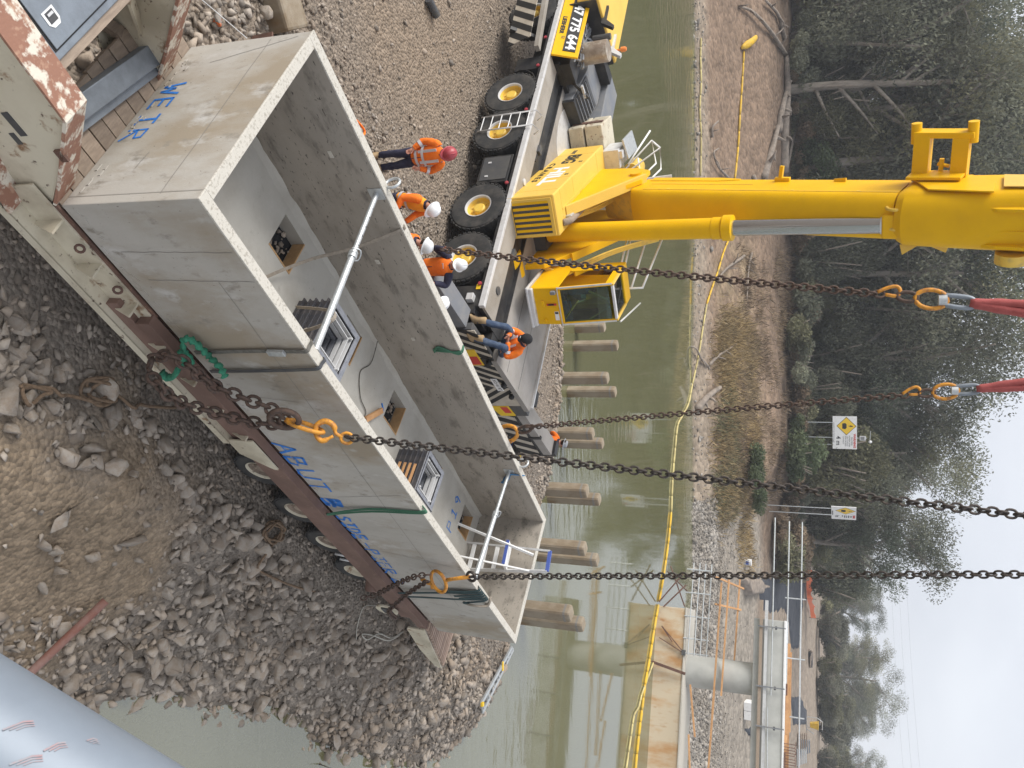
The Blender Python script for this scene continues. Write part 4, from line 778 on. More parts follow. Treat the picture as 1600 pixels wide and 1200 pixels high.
for k in range(26): eb.tube(catmull([(-10.6+random.random()*1.8,-.75+random.random()*.5,1.85),(-10.6+random.random()*1.8,-.75+random.random()*.6,2.02+random.random()*.1),(-10.6+random.random()*1.9,-.75+random.random()*.6,1.9)], 4), .018+.02*random.random(), 6)
C(eb, 'engine_pipework', 'mid_grey', kind='stuff'); C(MB().bx(-11.3,-10.5,-.75,-.15,1.9,2.02), 'engine_lid', 'mid_grey', bevel=.01)
C(MB().lathe([(0,-.62),(.29,-.62),(.30,-.60),(.30,.60),(.29,.62),(0,.62)], frame((-9.15,-.62,2.02),(1,.0,0),(0,.87,-.5)) @ Matrix.Rotation(math.pi/2,4,'Y') @ Matrix.Rotation(math.pi/2,4,'X') if False else Matrix.Translation((-9.3,-.30,2.12)), 28), 'silencer', 'silencer', auto=.6)
C(MB().tube([(-9.62,-.5,2.3),(-9.62,-.5,2.8)], .09, 14), 'exhaust_pipe', 'dark_grey', smooth=False, auto=.7)
for k in range(6): C(MB().bx(-8.42,-8.34,.0+.07*k,.06+.07*k,2.0,2.06), 'guard_bar', 'silver')
C(MB().bx(-8.45,-8.33,-.85,.5,1.5,1.62), 'silencer_rack', 'black_paint'); C(MB().bar((-8.4,-.8,1.5),(-8.4,.45,2.1),.08), 'rack_brace', 'black_paint')
# louvred radiator cowl behind the driver's cab
C(MB().prism([(-9.9,1.50),(-7.9,1.50),(-8.1,1.75),(-9.2,2.02),(-9.9,2.02)], frame((0,.15,0),(1,0,0),(0,0,1)), -1.2), 'radiator_cowl', 'mid_grey', bevel=.01)
lf = frame((-8.12,.2,1.77),(0,1,0),(-1.08,0,.27))
lv = C(MB().prism([(0,0),(1.08,0),(1.08,.95),(0,.95)], lf, .012), 'louvre_frame', 'dark_grey')
for k in range(5): C(MB().prism([(.08,.12+k*.16),(1.0,.12+k*.16),(1.0,.20+k*.16),(.08,.20+k*.16)], lf, .02), 'louvre', 'black', lv); C(MB().prism([(.06,.09+k*.16),(1.02,.09+k*.16),(1.02,.12+k*.16),(.06,.12+k*.16)], lf, .05), 'slat', 'mid_grey', lv)
C(MB().bx(-8.0,-7.9,.1,1.4,1.5,1.85), 'cowl_lip', 'black_paint'); C(MB().bx(-10.6,-8.6,1.4,2.3,1.5,2.2), 'side_box', 'mid_grey', bevel=.02)
C(MB().lathe([(0,0),(.22,0),(.22,.35),(.14,.4),(.14,.5),(0,.5)], Matrix.Translation((-8.1,1.65,1.55)), 20), 'air_cleaner', 'black_paint', auto=.6)
C(MB().lathe([(.0,0),(.62,0),(.62,.012),(0,.012)], Matrix.Translation((-7.3,.75,1.50)) @ Matrix.Diagonal((1.6,.9,1,1)), 32), 'hatch', 'silver')
ct = C(MB().prism([(-14,.5),(-10.45,.5),(-10.15,1.3),(-10.15,2.35),(-10.3,2.62),(-14,2.62)], frame((0,-1.15,0),(1,0,0),(0,0,1)), -2.5) if False else MB().bx(-14,-10.35,-1.25,.95,1.9,2.52), 'driver_cab', 'yellow_pale', bevel=.05)
C(MB().bx(-10.349,-10.30,-1.2,.93,1.5,2.45), 'cab_back', 'black_paint', ct); C(MB().bx(-10.3,-9.95,.55,1.35,1.9,2.3), 'rear_box', 'black_paint', bevel=.01)
for y in (-.5,.45): C(MB().prism([(0,0),(.75,.0),(.95,.35),(.85,.38),(.6,.12),(0,.12)], frame((-10.9,y,2.45),(1,0,0),(0,.2,1)), .1), 'boom_rest', 'silver' if y > 0 else 'black_paint')
C(MB().lathe([(0,0),(.03,0),(.03,.16),(.075,.17),(.075,.28),(.05,.33),(0,.33)], Matrix.Translation((-10.6,.7,2.52)), 14), 'beacon', 'orange_lit', auto=.6)
# rear: deck end, striped outrigger box and its extension over the bank
rp = C(MB().bx(.42,.60,-1.30,2.62,.35,1.355), 'rear_panel', 'dark_grey', bevel=.008)
for y0, y1, sd in ((-1.28,-.20,1),(.12,1.15,1),(1.15,2.05,-1)):
    striped((.603,y0,.40), (0,1,0), (0,0,1), y1-y0, 1.02, 3.4, rp, sd, 'chevron_board', 'stripe_white', .75)
C(MB().bx(.603,.63,-.18,.10,.5,1.42), 'tail_column', 'black_paint', rp); C(MB().bx(.605,.64,-.55,.1,.62,1.12), 'marker_board', 'sign_yellow', rp); C(MB().bx(.64,.646,-.28,.06,.66,1.08), 'marker_patch', 'red', rp)
C(MB().prism([(2.06,.5),(2.56,.62),(2.56,1.02),(2.06,.98)], frame((.603,0,0),(0,1,0),(0,0,1)), .03), 'marker_board', 'sign_yellow', rp); C(MB().prism([(2.1,.76),(2.4,.8),(2.4,.98),(2.1,.95)], frame((.633,0,0),(0,1,0),(0,0,1)), .006), 'marker_patch', 'red', rp)
npl = C(MB().bx(.628,.64,.72,1.28,1.02,1.18), 'number_plate', 'white', rp); text('plate_number', 'XO 41 RT', M['black'], npl, frame((.642,1.0,1.10),(0,1,0),(0,0,1)), .12, .001)
for y in (-.05,.95,1.5): C(MB().lathe([(0,0),(.07,0),(.07,.08),(.05,.1),(0,.1)], frame((.63,y,1.3),(0,1,0),(0,0,1)), 12), 'tail_lamp', 'black', rp)
for y0, y1 in ((-3.0,-1.3),(2.64,5.0)):
    b_ = C(MB().bx(.08,.55,y0,y1,.92,1.22), 'outrigger_beam', 'deck' if y0 > 0 else 'mid_grey', bevel=.01)
    if y0 > 0:
        sb = striped((.553,y0,.35), (0,1,0), (0,0,1), y1-y0, .55, 5, b_, 1, 'stripe_board', 'stripe_white', .6); C(MB().bx(.50,.56,y0,y1,.90,.98), 'board_rail', 'black_paint', b_); C(MB().bx(.50,.575,3.9,4.0,.3,1.25), 'board_post', 'black_paint', b_)
        C(MB().bx(.1,.5,y1-.02,y1+.2,.0,1.3), 'float_leg', 'black_paint', b_)
C(MB().bx(-.05,.35,2.3,2.62,1.2,1.52), 'outrigger_box', 'black_paint', bevel=.01)
# ------------------------------------------------------------------ superstructure
S(MB().lathe([(0,-1.2),(1.05,-1.2),(1.05,-.62),(.9,-.6),(0,-.6)], n=40), 'turntable', 'black_paint', auto=.6)
S(MB().bx(-3.4,.9,-.9,1.4,-.55,-.1), 'slew_deck', 'yellow', bevel=.02)
S(MB().bx(1.0,1.75,-.25,.58,-.6,-.12), 'front_cowl', 'yellow', bevel=.03); S(MB().lathe([(.36,-.3),(.42,-.3),(.42,.3),(.36,.3),(.36,-.3)], frame((1.3,.2,-.35),(1,0,0),(0,0,1)), 24), 'hose_port', 'yellow', smooth=False)
for y0, y1 in ((-.86,-.74),(.30,.42)):
    S(MB().prism([(1.1,-.1),(1.08,.55),(.35,1.1),(-1.5,2.55),(-2.35,2.6),(-2.7,2.2),(-3.4,-.1)], frame((0,y1,0),(1,0,0),(0,0,1)), y1-y0), 'frame_plate', 'yellow', bevel=.012)
S(MB().bar((.55,-.80,1.12),(-1.75,-.80,2.60), .26, .09), 'frame_flange', 'yellow_pale', bevel=.01); S(MB().bar((.55,.36,1.1),(-1.75,.36,2.58), .2, .06), 'frame_flange', 'yellow')
S(MB().lathe([(0,-.7),(.16,-.7),(.16,.7),(0,.7)], frame((-2.02,-.22,2.3),(1,0,0),(0,0,1)), 18), 'boom_pivot', 'yellow', auto=.6)
S(MB().bx(-.6,.2,-.6,.25,-.1,.35), 'cylinder_cradle', 'dark_grey')
# engine housing with its grille and lettering
en = S(MB().bx(-3.45,1.22,-1.42,-.42,-.06,1.13), 'engine_house', 'yellow_pale', bevel=.035)
S(MB().bx(1.22,1.232,-1.32,-.50,.04,1.02), 'grille_recess', 'dark_grey', en)
for k in range(6):
    y = -1.30+k*.132
    S(MB().bx(1.221,1.262,y,y+.066,.08,.98), 'grille_slat', 'yellow', en, bevel=.01)
S(MB().bx(1.225,1.262,-1.36,-1.30,.0,1.06), 'grille_frame', 'yellow_pale', en); S(MB().bx(1.225,1.262,-.515,-.46,.0,1.06), 'grille_frame', 'yellow_pale', en); S(MB().bx(1.225,1.262,-1.30,-.515,.98,1.06), 'grille_frame', 'yellow_pale', en); S(MB().bx(1.225,1.262,-1.30,-.515,.0,.06), 'grille_frame', 'yellow_pale', en)
for x in (-.3,.75,-2.6): S(MB().bx(x,x+.008,-1.40,-.44,1.128,1.134).bx(x,x+.008,-1.424,-1.418,-.02,1.1), 'panel_joint', 'yellow_dirty', en)
S(MB().bx(-2.3,.75,-.95,-.90,1.128,1.142), 'lid_edge', 'yellow_pale', en); S(MB().bx(-1.05,-.8,-.88,-.45,1.128,1.14), 'lid_strap', 'yellow', en)
Mx = MS @ frame((-1.2,-1.424,.56),(1,0,0),(0,0,1)) 
def stext(s, x, z, m, size, bold=.012, xs=1.0, sp=1.0): return text('lettering', s, M[m], en, MS @ frame((x,-1.424,z),(1,0,0),(0,0,1)), size, .003, 'CENTER', xs, bold, sp)
stext('BIG', -2.12, .58, 'black', .50, .016, 1.15); stext('HILL', -.50, .58, 'white', .54, .02, 1.5)
stext('C R A N E S', -.95, .20, 'black', .20, .006, 1.7); stext('25', -1.75, .95, 'dark_grey', .13, .002); stext('25', -.55, .92, 'dark_grey', .13, .002); stext('TADANO' if False else 'ROPE', -2.9, .45, 'dark_grey', .16, .002)
for k in range(2): S(MB().lathe([(0,0),(.06,0),(.06,.12),(.10,.13),(.10,.22),(0,.22)], frame((-3.46,-1.1+.22*k,.86),(0,1,0),(0,0,1)) @ Matrix.Rotation(math.pi,4,'Y'), 14), 'filler_neck', 'yellow', en, auto=.6)
ex = S(MB().tube(catmull([(.85,-.62,1.12),(.72,-.62,1.24),(.3,-.60,1.26),(-1.5,-.56,1.26),(-3.6,-.52,1.26),(-3.9,-.52,1.15)], 5), .085, 12), 'exhaust_pipe', 'timber', smooth=True)
hs_ = MB()
for k in range(9): hs_.tube(catmull([(.1-.2*random.random(),-.62+.04*k*.5,1.15),(-1.0,-.60+.03*k,1.5+.06*random.random()),(-2.3,-.58+.03*k,1.9+.1*random.random()),(-3.2,-.5+.05*k,1.8)], 5), .028, 6)
S(hs_, 'hoses', 'yellow_dirty', smooth=True, kind='stuff')
S(MB().bx(-.05,.62,-.72,-.56,1.12,1.28), 'work_lamp', 'galv', bevel=.03)
# counterweight slabs
for (z0, z1, dx) in ((.1,.52,0),(.56,1.06,-.04)): S(MB().bx(-5.0,-3.75+dx,-1.9,1.45,z0,z1), 'counterweight_slab', 'cream', bevel=.03)
S(MB().bx(-4.3,-4.1,-1.93,-1.88,.15,1.0), 'lifting_lug', 'rust')
# walkway box, hand rails and winch behind the boom foot
S(MB().bx(-4.3,-3.35,-1.25,-.75,1.1,1.55), 'winch_base', 'silver'); wk = S(MB().prism([(0,0),(1.15,.0),(1.15,.55),(0,.55)], frame((-4.75,-1.45,1.62),(1,0,0),(0,1,.18)), .05), 'walkway', 'galv', bevel=.005)
S(MB().bx(-3.62,-3.38,-1.2,-1.0,.75,1.65), 'walkway_post', 'silver'); S(MB().bx(-3.62,-3.58,-1.0,-.62,.75,1.6), 'walkway_panel', 'galv')
hr = MB()
def rail(p): hr.tube(p, .026, 6)
z0 = 1.7
rail([(-3.7,-.75,1.7),(-4.9,-1.35,2.15)]); rail([(-3.5,-.62,1.6),(-4.5,-1.15,2.25),(-4.3,-.55,2.35),(-3.2,-.15,1.75)]); rail([(-3.4,-.62,1.75),(-4.6,-.9,2.45),(-4.4,-.35,2.45),(-3.2,.0,1.9)]); rail([(-4.5,-1.15,2.25),(-4.6,-.9,2.45)]); rail([(-3.9,-.85,1.95),(-3.7,-.45,2.0)])
S(hr, 'hand_rail', 'white', smooth=True)
S(MB().lathe([(0,-.42),(.34,-.42),(.34,-.36),(.22,-.35),(.22,.35),(.34,.36),(.34,.42),(0,.42)], frame((-3.1,-.2,1.6),(1,0,0),(0,0,1)), 24), 'winch_drum', 'yellow_dirty', auto=.6)
S(MB().lathe([(0,-.35),(.26,-.35),(.26,.35),(0,.35)], frame((-4.05,-.5,1.75),(0,1,0),(0,0,1)), 20), 'winch_motor', 'yellow_dirty', auto=.6)
S(MB().bx(-3.3,-2.9,-.5,.2,2.05,2.25), 'rope_guide', 'yellow', bevel=.02); S(MB().tube([(-3.0,-.45,2.2),(-3.1,-.45,3.0)], .05, 8), 'rope_post', 'silver')
hr = MB(); rail([(-1.4,.55,2.05),(-.4,.95,2.05),(.35,1.15,2.05)]); 
for k in range(3): rail([(-1.2+.0*k,.62+.0*k,2.15+.42*k),(.55,1.25,2.2+.28*k)])
rail([(-1.2,.62,2.1),(-1.2,.62,3.0)]); rail([(.55,1.25,2.1),(.55,1.25,2.78)])
S(hr, 'cab_rail', 'white', smooth=True)
# lifting cylinder
q0, q1, q2 = Vector((.02,-.13,.45)), Vector((.66,-.13,4.95)), Vector((1.17,-.13,7.98)); dq = (q1-q0).normalized()
S(MB().tube([q0, q1], .235, 28), 'cylinder_barrel', 'yellow', auto=.6); S(MB().tube([q1-dq*.42, q1-dq*.40, q1-dq*.2, q1-dq*.19], [.235,.25,.25,.235], 28), 'cylinder_band', 'yellow', auto=.6)
S(MB().tube([q1-dq*.18, q1-dq*.16, q1+dq*.04, q1+dq*.05], [.25,.29,.29,.25], 28), 'cylinder_gland', 'yellow', auto=.6); S(MB().tube([q1, q2], .175, 28), 'cylinder_rod', 'chrome', auto=.6)
S(MB().tube([q2-dq*.0, q2+dq*.03], .19, 28), 'rod_collar', 'silver', auto=.6)
fo = S(MB().box(q2+dq*.28, (.36,.5,.5), Matrix.Rotation(.16,3,'Y')), 'rod_fork', 'yellow', bevel=.04)
for y in (-.36,.04): S(MB().tube(catmull([q2+Vector((-.1,y,.10)), q2+Vector((.12,y,.12)), q2+Vector((.24,y,.28)), q2+Vector((.12,y,.44))], 4), .035, 8), 'fork_hook', 'yellow_dirty', smooth=True)
hs2 = MB()
for k in range(3): hs2.tube(catmull([(.9,.30+.05*k,.35),(.75,.62+.05*k,.75),(.3,.60+.05*k,1.3),(-.2,.50+.04*k,2.0),(-.7,.42+.04*k,3.0)], 6), .03, 8)
S(hs2, 'boom_hoses', 'yellow_dirty', smooth=True)
# boom
BA = math.radians(70.0); bu = Vector((math.cos(BA),0,math.sin(BA))); bp = Vector((math.sin(BA),0,-math.cos(BA))); bq = Vector((0,1,0)); B0 = Vector((-2.16,-.235,2.1))
def bsec(t, hw, dep, rnd_, p0=0.0, nr=14):
    o = B0+bu*t; pts = [(-hw,p0),(hw,p0),(hw,dep)]
    for k in range(1, nr): a = math.pi*k/nr; pts.append((math.cos(a)*hw, dep+math.sin(a)*rnd_))
    pts.append((-hw, dep)); return [o+bq*y+bp*p for y, p in pts]
bm_ = S(MB().loft([bsec(.55,.485,.80,.12), bsec(1.1,.485,.84,.30), bsec(6.9,.485,.84,.33)]), 'boom_section', 'yellow', auto=.55)
S(MB().loft([bsec(-.5,.40,.5,.08,.05), bsec(.75,.45,.72,.1,.05)]), 'boom_foot', 'yellow_dirty', auto=.55)
S(MB().loft([bsec(.7,.50,.14,.01,-.10), bsec(2.6,.50,.14,.01,-.10), bsec(3.1,.50,.05,.01,-.02)]), 'boom_top_cover', 'yellow', auto=.5)
for t in (1.6,3.1,4.7,6.1): S(MB().box(B0+bu*t+bq*-.49+bp*.81, (.05,.02,.07), Matrix.Rotation(-(BA-math.pi/2),3,'Y')), 'seam_tab', 'yellow_dirty')
S(MB().bar(B0+bu*.9+bq*-.489+bp*.83, B0+bu*6.9+bq*-.489+bp*.83, .014, .014), 'seam', 'yellow_dirty'); S(MB().bar(B0+bu*.9+bq*-.489+bp*.4, B0+bu*3.6+bq*-.489+bp*.4, .01, .01), 'seam', 'yellow_dirty')
S(MB().loft([bsec(6.95,.50,.88,.40,-.02), bsec(7.1,.57,.92,.44,-.03), bsec(7.9,.575,.92,.42,-.03), bsec(9.1,.60,.88,.36,-.03), bsec(14,.60,.88,.34,-.03)], True), 'boom_head_shell', 'yellow', auto=.5)
for y in (-.3,.12,.42): S(MB().loft([[B0+bu*t+bq*(y+dy)+bp*(1.16+dp) for dy, dp in ((-.05,0),(.05,0),(.03,.1*sc),(-.03,.1*sc))] for t, sc in ((8.5,.05),(8.75,1),(14,1))]), 'boom_rib', 'yellow', bevel=.01)
S(MB().prism([(0,0),(.9,0),(1.4,.5),(1.5,1.05),(.35,.95),(-.1,.3)], frame(B0+bu*7.15+bq*-.60+bp*.1, bu, bp), -.03), 'gusset_plate', 'yellow', bevel=.005)
S(MB().prism([(0,0),(3.2,.25),(3.2,.75),(.15,.75)], frame(B0+bu*8.6+bq*-.632+bp*.15, bu, bp), -.02), 'boom_side_plate', 'yellow_pale')
# folding jib bracket on the left of the boom
jb = S(MB().prism([(0,0),(1.0,0),(1.0,.5),(0,.5)], frame(B0+bu*6.95+bq*-.66+bp*.1, bu, bp), -.06), 'jib_bracket', 'yellow', bevel=.01)
for t in (7.12,7.5): S(MB().prism([(0,0),(.2,0),(.2,.11),(0,.11)], frame(B0+bu*t+bq*-.67+bp*.16, bu, bp), .012), 'bracket_hole', 'dark_grey', jb)
for t, w in ((7.12,.26),(7.82,.22)): S(MB().bar(B0+bu*t+bq*-.55+bp*.2, B0+bu*t+bq*-1.42+bp*.08, w, .3, bu), 'bracket_arm', 'yellow', jb, bevel=.01)
S(MB().bar(B0+bu*6.95+bq*-1.46+bp*.08, B0+bu*8.05+bq*-1.42+bp*.08, .12, .26), 'bracket_cap', 'yellow', jb, bevel=.015)
for t in (6.98,8.0): S(MB().lathe([(0,-.2),(.1,-.2),(.1,.2),(0,.2)], frame(B0+bu*t+bq*-1.46+bp*.08, bu, bp), 14), 'bracket_pin', 'yellow', jb, auto=.6)
S(MB().bar(B0+bu*7.45+bq*-.6+bp*.1, B0+bu*7.48+bq*-.95+bp*.1, .08), 'latch', 'yellow', jb); S(MB().bar(B0+bu*7.4+bq*-.85+bp*.1, B0+bu*7.62+bq*-.8+bp*.1, .05), 'latch_bar', 'yellow', jb)
gd = S(MB().bar(B0+bu*4.0+bq*-.5+bp*.1, B0+bu*4.35+bq*-.5+bp*.1, .14, .1), 'rope_guide', 'yellow', bevel=.01); S(MB().bar(B0+bu*4.12+bq*-.5+bp*.1, B0+bu*4.16+bq*-.82+bp*.06, .08, .08, bu), 'guide_post', 'yellow', gd); S(MB().bar(B0+bu*5.35+bq*-.5+bp*.1, B0+bu*5.6+bq*-.52+bp*.1, .08, .06), 'rope_guide', 'yellow')
S(MB().prism([(0,0),(.35,0),(.05,.22)], frame(B0+bu*7.0+bq*.55+bp*1.0, bu, bq), .03), 'deflector', 'yellow_pale'); S(MB().prism([(0,0),(.4,0),(.35,.14)], frame(B0+bu*7.5+bq*.55+bp*.95, bu, bq), .03), 'deflector', 'yellow_pale')
S(MB().lathe([(0,-.1),(.3,-.1),(.3,.1),(0,.1)], frame(B0+bu*9.0+bq*.72+bp*.9, bu, bp), 20), 'cable_reel', 'yellow_dirty', auto=.6)
for k in range(6): S(MB().bx(0,0,0,0,0,0), 'x', 'black') if False else None
# operator's cab
oc = S(MB().bx(.62,1.90,.60,1.42,.42,.56), 'operator_cab', 'yellow', bevel=.02)
def cpt(n, m, mb, **k): return S(mb, n, m, oc, **k)
cpt('sill_trim', 'silver', MB().bx(.6,2.12,.50,1.52,.36,.42), bevel=.02)
fr = [(2.0,.44),(2.06,1.16),(1.93,2.36)]
cpt('front_panel', 'yellow', MB().prism([(2.0,.44),(2.06,1.16),(2.02,1.16),(1.96,.44)], frame((0,.55,0),(1,0,0),(0,0,1)), -.92), bevel=.004)
cpt('front_bottom_trim', 'silver', MB().bx(1.98,2.10,.53,1.49,.40,.52), bevel=.03)
ws = cpt('windscreen', 'glass', MB().prism([(2.052,1.20),(1.945,2.32),(1.937,2.32),(2.044,1.20)], frame((0,.60,0),(1,0,0),(0,0,1)), -.82))
for y in (.55,1.42): cpt('front_pillar', 'yellow', MB().prism([(2.075,1.16),(1.945,2.40),(1.86,2.40),(1.98,1.16)], frame((0,y,0),(1,0,0),(0,0,1)), -.05), bevel=.006)
cpt('window_rail', 'yellow', MB().bx(1.99,2.08,.60,1.42,1.14,1.21), bevel=.006); cpt('window_seal', 'black', MB().bx(2.05,2.075,.60,1.42,1.21,1.225))
cpt('pillar_trim', 'silver', MB().bar((2.075,.55,1.16),(1.95,.55,2.42),.035,.02)); cpt('pillar_trim', 'silver', MB().bar((2.075,1.47,1.16),(1.95,1.47,2.42),.035,.02)); cpt('panel_trim', 'silver', MB().bx(2.055,2.085,.53,1.49,1.125,1.15))
for y in (.55,1.43):
    cpt('side_panel', 'yellow', MB().prism([(.60,.44),(1.96,.44),(2.0,1.14),(.95,1.14),(.60,1.5)] if y < 1 else [(.60,.44),(1.96,.44),(2.0,1.14),(.60,1.14)], frame((0,y,0),(1,0,0),(0,0,1)), -.04), bevel=.004)
    cpt('rear_quarter', 'yellow', MB().prism([(.60,1.5),(.95,1.14),(1.0,1.2),(.98,2.40),(.60,2.40)], frame((0,y,0),(1,0,0),(0,0,1)), -.04))
    cpt('roof_rail', 'yellow', MB().prism([(.98,2.26),(1.9,2.26),(1.9,2.40),(.98,2.40)], frame((0,y,0),(1,0,0),(0,0,1)), -.04))
    cpt('side_window', 'glass', MB().prism([(1.0,1.16),(1.98,1.15),(1.87,2.26),(.99,2.26)], frame((0,y+.01,0),(1,0,0),(0,0,1)), -.012))
cpt('back_wall', 'yellow', MB().bx(.58,.62,.55,1.47,.44,2.40)); cpt('roof', 'yellow', MB().bx(.58,1.05,.55,1.47,2.40,2.45), bevel=.01); cpt('roof_window', 'glass', MB().bx(1.06,1.88,.60,1.42,2.41,2.42))
for y in (.55,1.42): cpt('roof_edge', 'yellow_pale', MB().bx(1.05,1.95,y,y+.05,2.40,2.46), bevel=.008)
cpt('roof_front', 'silver', MB().bx(1.86,1.96,.60,1.42,2.39,2.45), bevel=.01); cpt('roof_guard', 'silver', MB().tube([(1.95,1.5,2.5),(.9,1.5,2.75)], .02, 6)); cpt('roof_wiper', 'black', MB().bar((1.2,.9,2.43),(1.7,1.15,2.43),.03,.015))
cpt('seat', 'black', MB().bx(.75,1.25,.80,1.25,.75,.95).bx(.72,.88,.82,1.23,.95,1.65), bevel=.05); cpt('seat_trim', 'bluetarp', MB().bx(1.25,1.75,1.2,1.38,.9,1.15).bx(1.5,1.8,.68,.85,1.3,1.75), bevel=.03); cpt('console', 'black', MB().bar((1.75,.66,1.25),(1.35,1.1,1.5),.16,.2), bevel=.02); cpt('console_screen', 'silver', MB().bx(1.62,1.66,.9,1.0,1.55,1.66))
cpt('wiper', 'black', MB().bar((2.03,.75,1.3),(1.98,1.35,1.4),.015,.02)); cpt('inner_bar', 'yellow_dirty', MB().bar((1.0,.9,1.2),(1.0,1.35,2.0),.05,.03))
cpt('hazard_plate', 'red', MB().bx(2.06,2.072,.93,.98,.82,1.06)); cpt('hazard_panel', 'black', MB().bx(2.072,2.076,.935,.975,.86,1.0)); cpt('latch', 'yellow', MB().bx(2.035,2.085,.86,1.0,.68,.76), bevel=.01); cpt('door_knob', 'yellow', MB().lathe([(0,0),(.04,0),(.03,.05),(0,.05)], frame((2.03,1.36,.72),(0,1,0),(0,0,1)), 12))
cpt('mirror', 'mid_grey', MB().bx(2.06,2.16,.6,.68,.98,1.1), bevel=.01); dp = cpt('data_plate', 'white', MB().bx(2.052,2.062,1.14,1.36,.98,1.08)); cpt('data_print', 'black', MB().bx(2.062,2.064,1.15,1.2,.99,1.07))
# ------------------------------------------------------------------ people
M['glove'] = mat('black glove', (.012,.012,.013), rough=.7); M['eye'] = mat('eye', (.02,.015,.012), rough=.2); M['lip'] = mat('lip', (.30,.11,.09), rough=.5); M['hair'] = mat('dark hair', (.03,.022,.016), rough=.8); M['grey_hat'] = mat('grey hat', (.32,.33,.35), rough=.9)
def skinned(name, nodes, edges, m, parent, root=0, sub=1):
    me = bpy.data.meshes.new(name); me.from_pydata([n[0] for n in nodes], edges, []); me.materials.append(m); o = bpy.data.objects.new(name, me); COL.objects.link(o); o.parent = parent
    k = o.modifiers.new('skin', 'SKIN'); k.use_smooth_shade = True
    for i, n in enumerate(nodes):
        r = n[1]; me.skin_vertices[0].data[i].radius = r if isinstance(r, tuple) else (r, r); me.skin_vertices[0].data[i].use_root = i == root
    s = o.modifiers.new('sub', 'SUBSURF'); s.levels = sub; s.render_levels = sub; return o
def V3(*a): return Vector(a)
def ell(c, x, y, rx, ry, n=16, flat=.0): return [Vector(c)+x*math.cos(2*math.pi*k/n)*rx+y*math.sin(2*math.pi*k/n)*ry for k in range(n)]
def person(label, pos, face, lean=(0,0,0), hip=.93, head=(0,.03,.0), nod=.3, armL=None, armR=None, legL=None, legR=None, top='orange', yoke=None, sleeve=None, legs='navy', hat='helmet', hatm='helmet', tapes=True, gloves=False, s=1.0, boots='boot', belly=0.0, turn=0.0):
    f = Vector((face[0], face[1], 0)).normalized(); R = Matrix((Vector((f.y,-f.x,0)), f, Vector((0,0,1)))).transposed()*s
    o = thing('person', label, 'person', pos, R, 'workers in hi vis clothing'); X, Y, Z = V3(1,0,0), V3(0,1,0), V3(0,0,1)
    H = V3(0,0,hip); ln = Vector(lean); Wst = H+V3(0,0,.14)+ln*.25; Ch = H+V3(0,0,.40)+ln*.75; Nk = H+V3(0,.0,.57)+ln; up = (Nk-H).normalized()
    fw = (Y-up*Y.dot(up)).normalized(); sd_ = fw.cross(up).normalized()
    sh = {-1: Nk-up*.075-sd_*.185, 1: Nk-up*.075+sd_*.185}; Hd = Nk+up*.10+Vector(head)
    fd = (fw*math.cos(nod)-up*math.sin(nod)).normalized(); fd = (Matrix.Rotation(turn, 3, up) @ fd); hu = (up-fd*up.dot(fd)).normalized(); hs = fd.cross(hu)
    dl = {-1: [V3(-.26,.02,hip+.22), V3(-.22,.14,hip+.0)], 1: [V3(.26,.02,hip+.22), V3(.22,.14,hip+.0)]}
    if armL: dl[-1] = [Vector(p) for p in armL]
    if armR: dl[1] = [Vector(p) for p in armR]
    lg = {-1: [V3(-.11,.03,.50), V3(-.12,-.02,.09)], 1: [V3(.11,.03,.50), V3(.12,-.02,.09)]}
    if legL: lg[-1] = [Vector(p) for p in legL]
    if legR: lg[1] = [Vector(p) for p in legR]
    # body: one skin over all joints, with a head, palms and separate fingers
    nd = [(H, .12), (Wst, .115), (Ch, .125), (Nk, .055), (Hd-hu*.02+fd*.0, .062), (Hd+hu*.06+fd*.015, .092), (Hd+hu*.13, .085), (Hd+fd*.07-hu*.015, .05)]; ed = [(0,1),(1,2),(2,3),(3,4),(4,5),(5,6),(4,7)]
    nd.append((Hd+fd*.112+hu*.035, .014)); ed.append((5,8))
    for e in (-1, 1): nd.append((Hd+hu*.045+hs*.095*e, .02)); ed.append((5, len(nd)-1))
    for e in (-1, 1):
        i = len(nd); el, ha = dl[e]; d = (ha-el).normalized(); nd += [(sh[e], .06), (el, .042), (ha-d*.02, .028), (ha+d*.05, (.036,.024))]; ed += [(2,i),(i,i+1),(i+1,i+2),(i+2,i+3)]
        pz = d.cross(fw).normalized(); cu = pz.cross(d).normalized()
        for q, (off, ln_) in enumerate(((-.032,.055),(-.011,.07),(.011,.066),(.030,.05))):
            j = len(nd); b = ha+d*.085+pz*off; nd += [(b, .0105), (b+d*ln_*.55+cu*.012, .0095), (b+d*ln_*.8+cu*.04, .008)]; ed += [(i+3,j),(j,j+1),(j+1,j+2)]
        j = len(nd); nd += [(ha+d*.04-pz*.045+cu*.01, .012), (ha+d*.08-pz*.055+cu*.03, .010)]; ed += [(i+2,j),(j,j+1)]
    for e in (-1, 1):
        i = len(nd); k, a = lg[e]; nd += [(H+X*.09*e-Z*.04, .09), (k, .06), (a, .042), (a+V3(0,.13,-.045), .035)]; ed += [(0,i),(i,i+1),(i+1,i+2),(i+2,i+3)]
    body = skinned('body', nd, ed, M['glove' if gloves else 'skin'], o)
    # clothing
    def cap_tube(pts, rr, n=12):
        P_ = catmull(pts, 5); R_ = catmull([V3(r,0,0) for r in rr], 5); return MB().tube(P_, [q.x for q in R_], n)
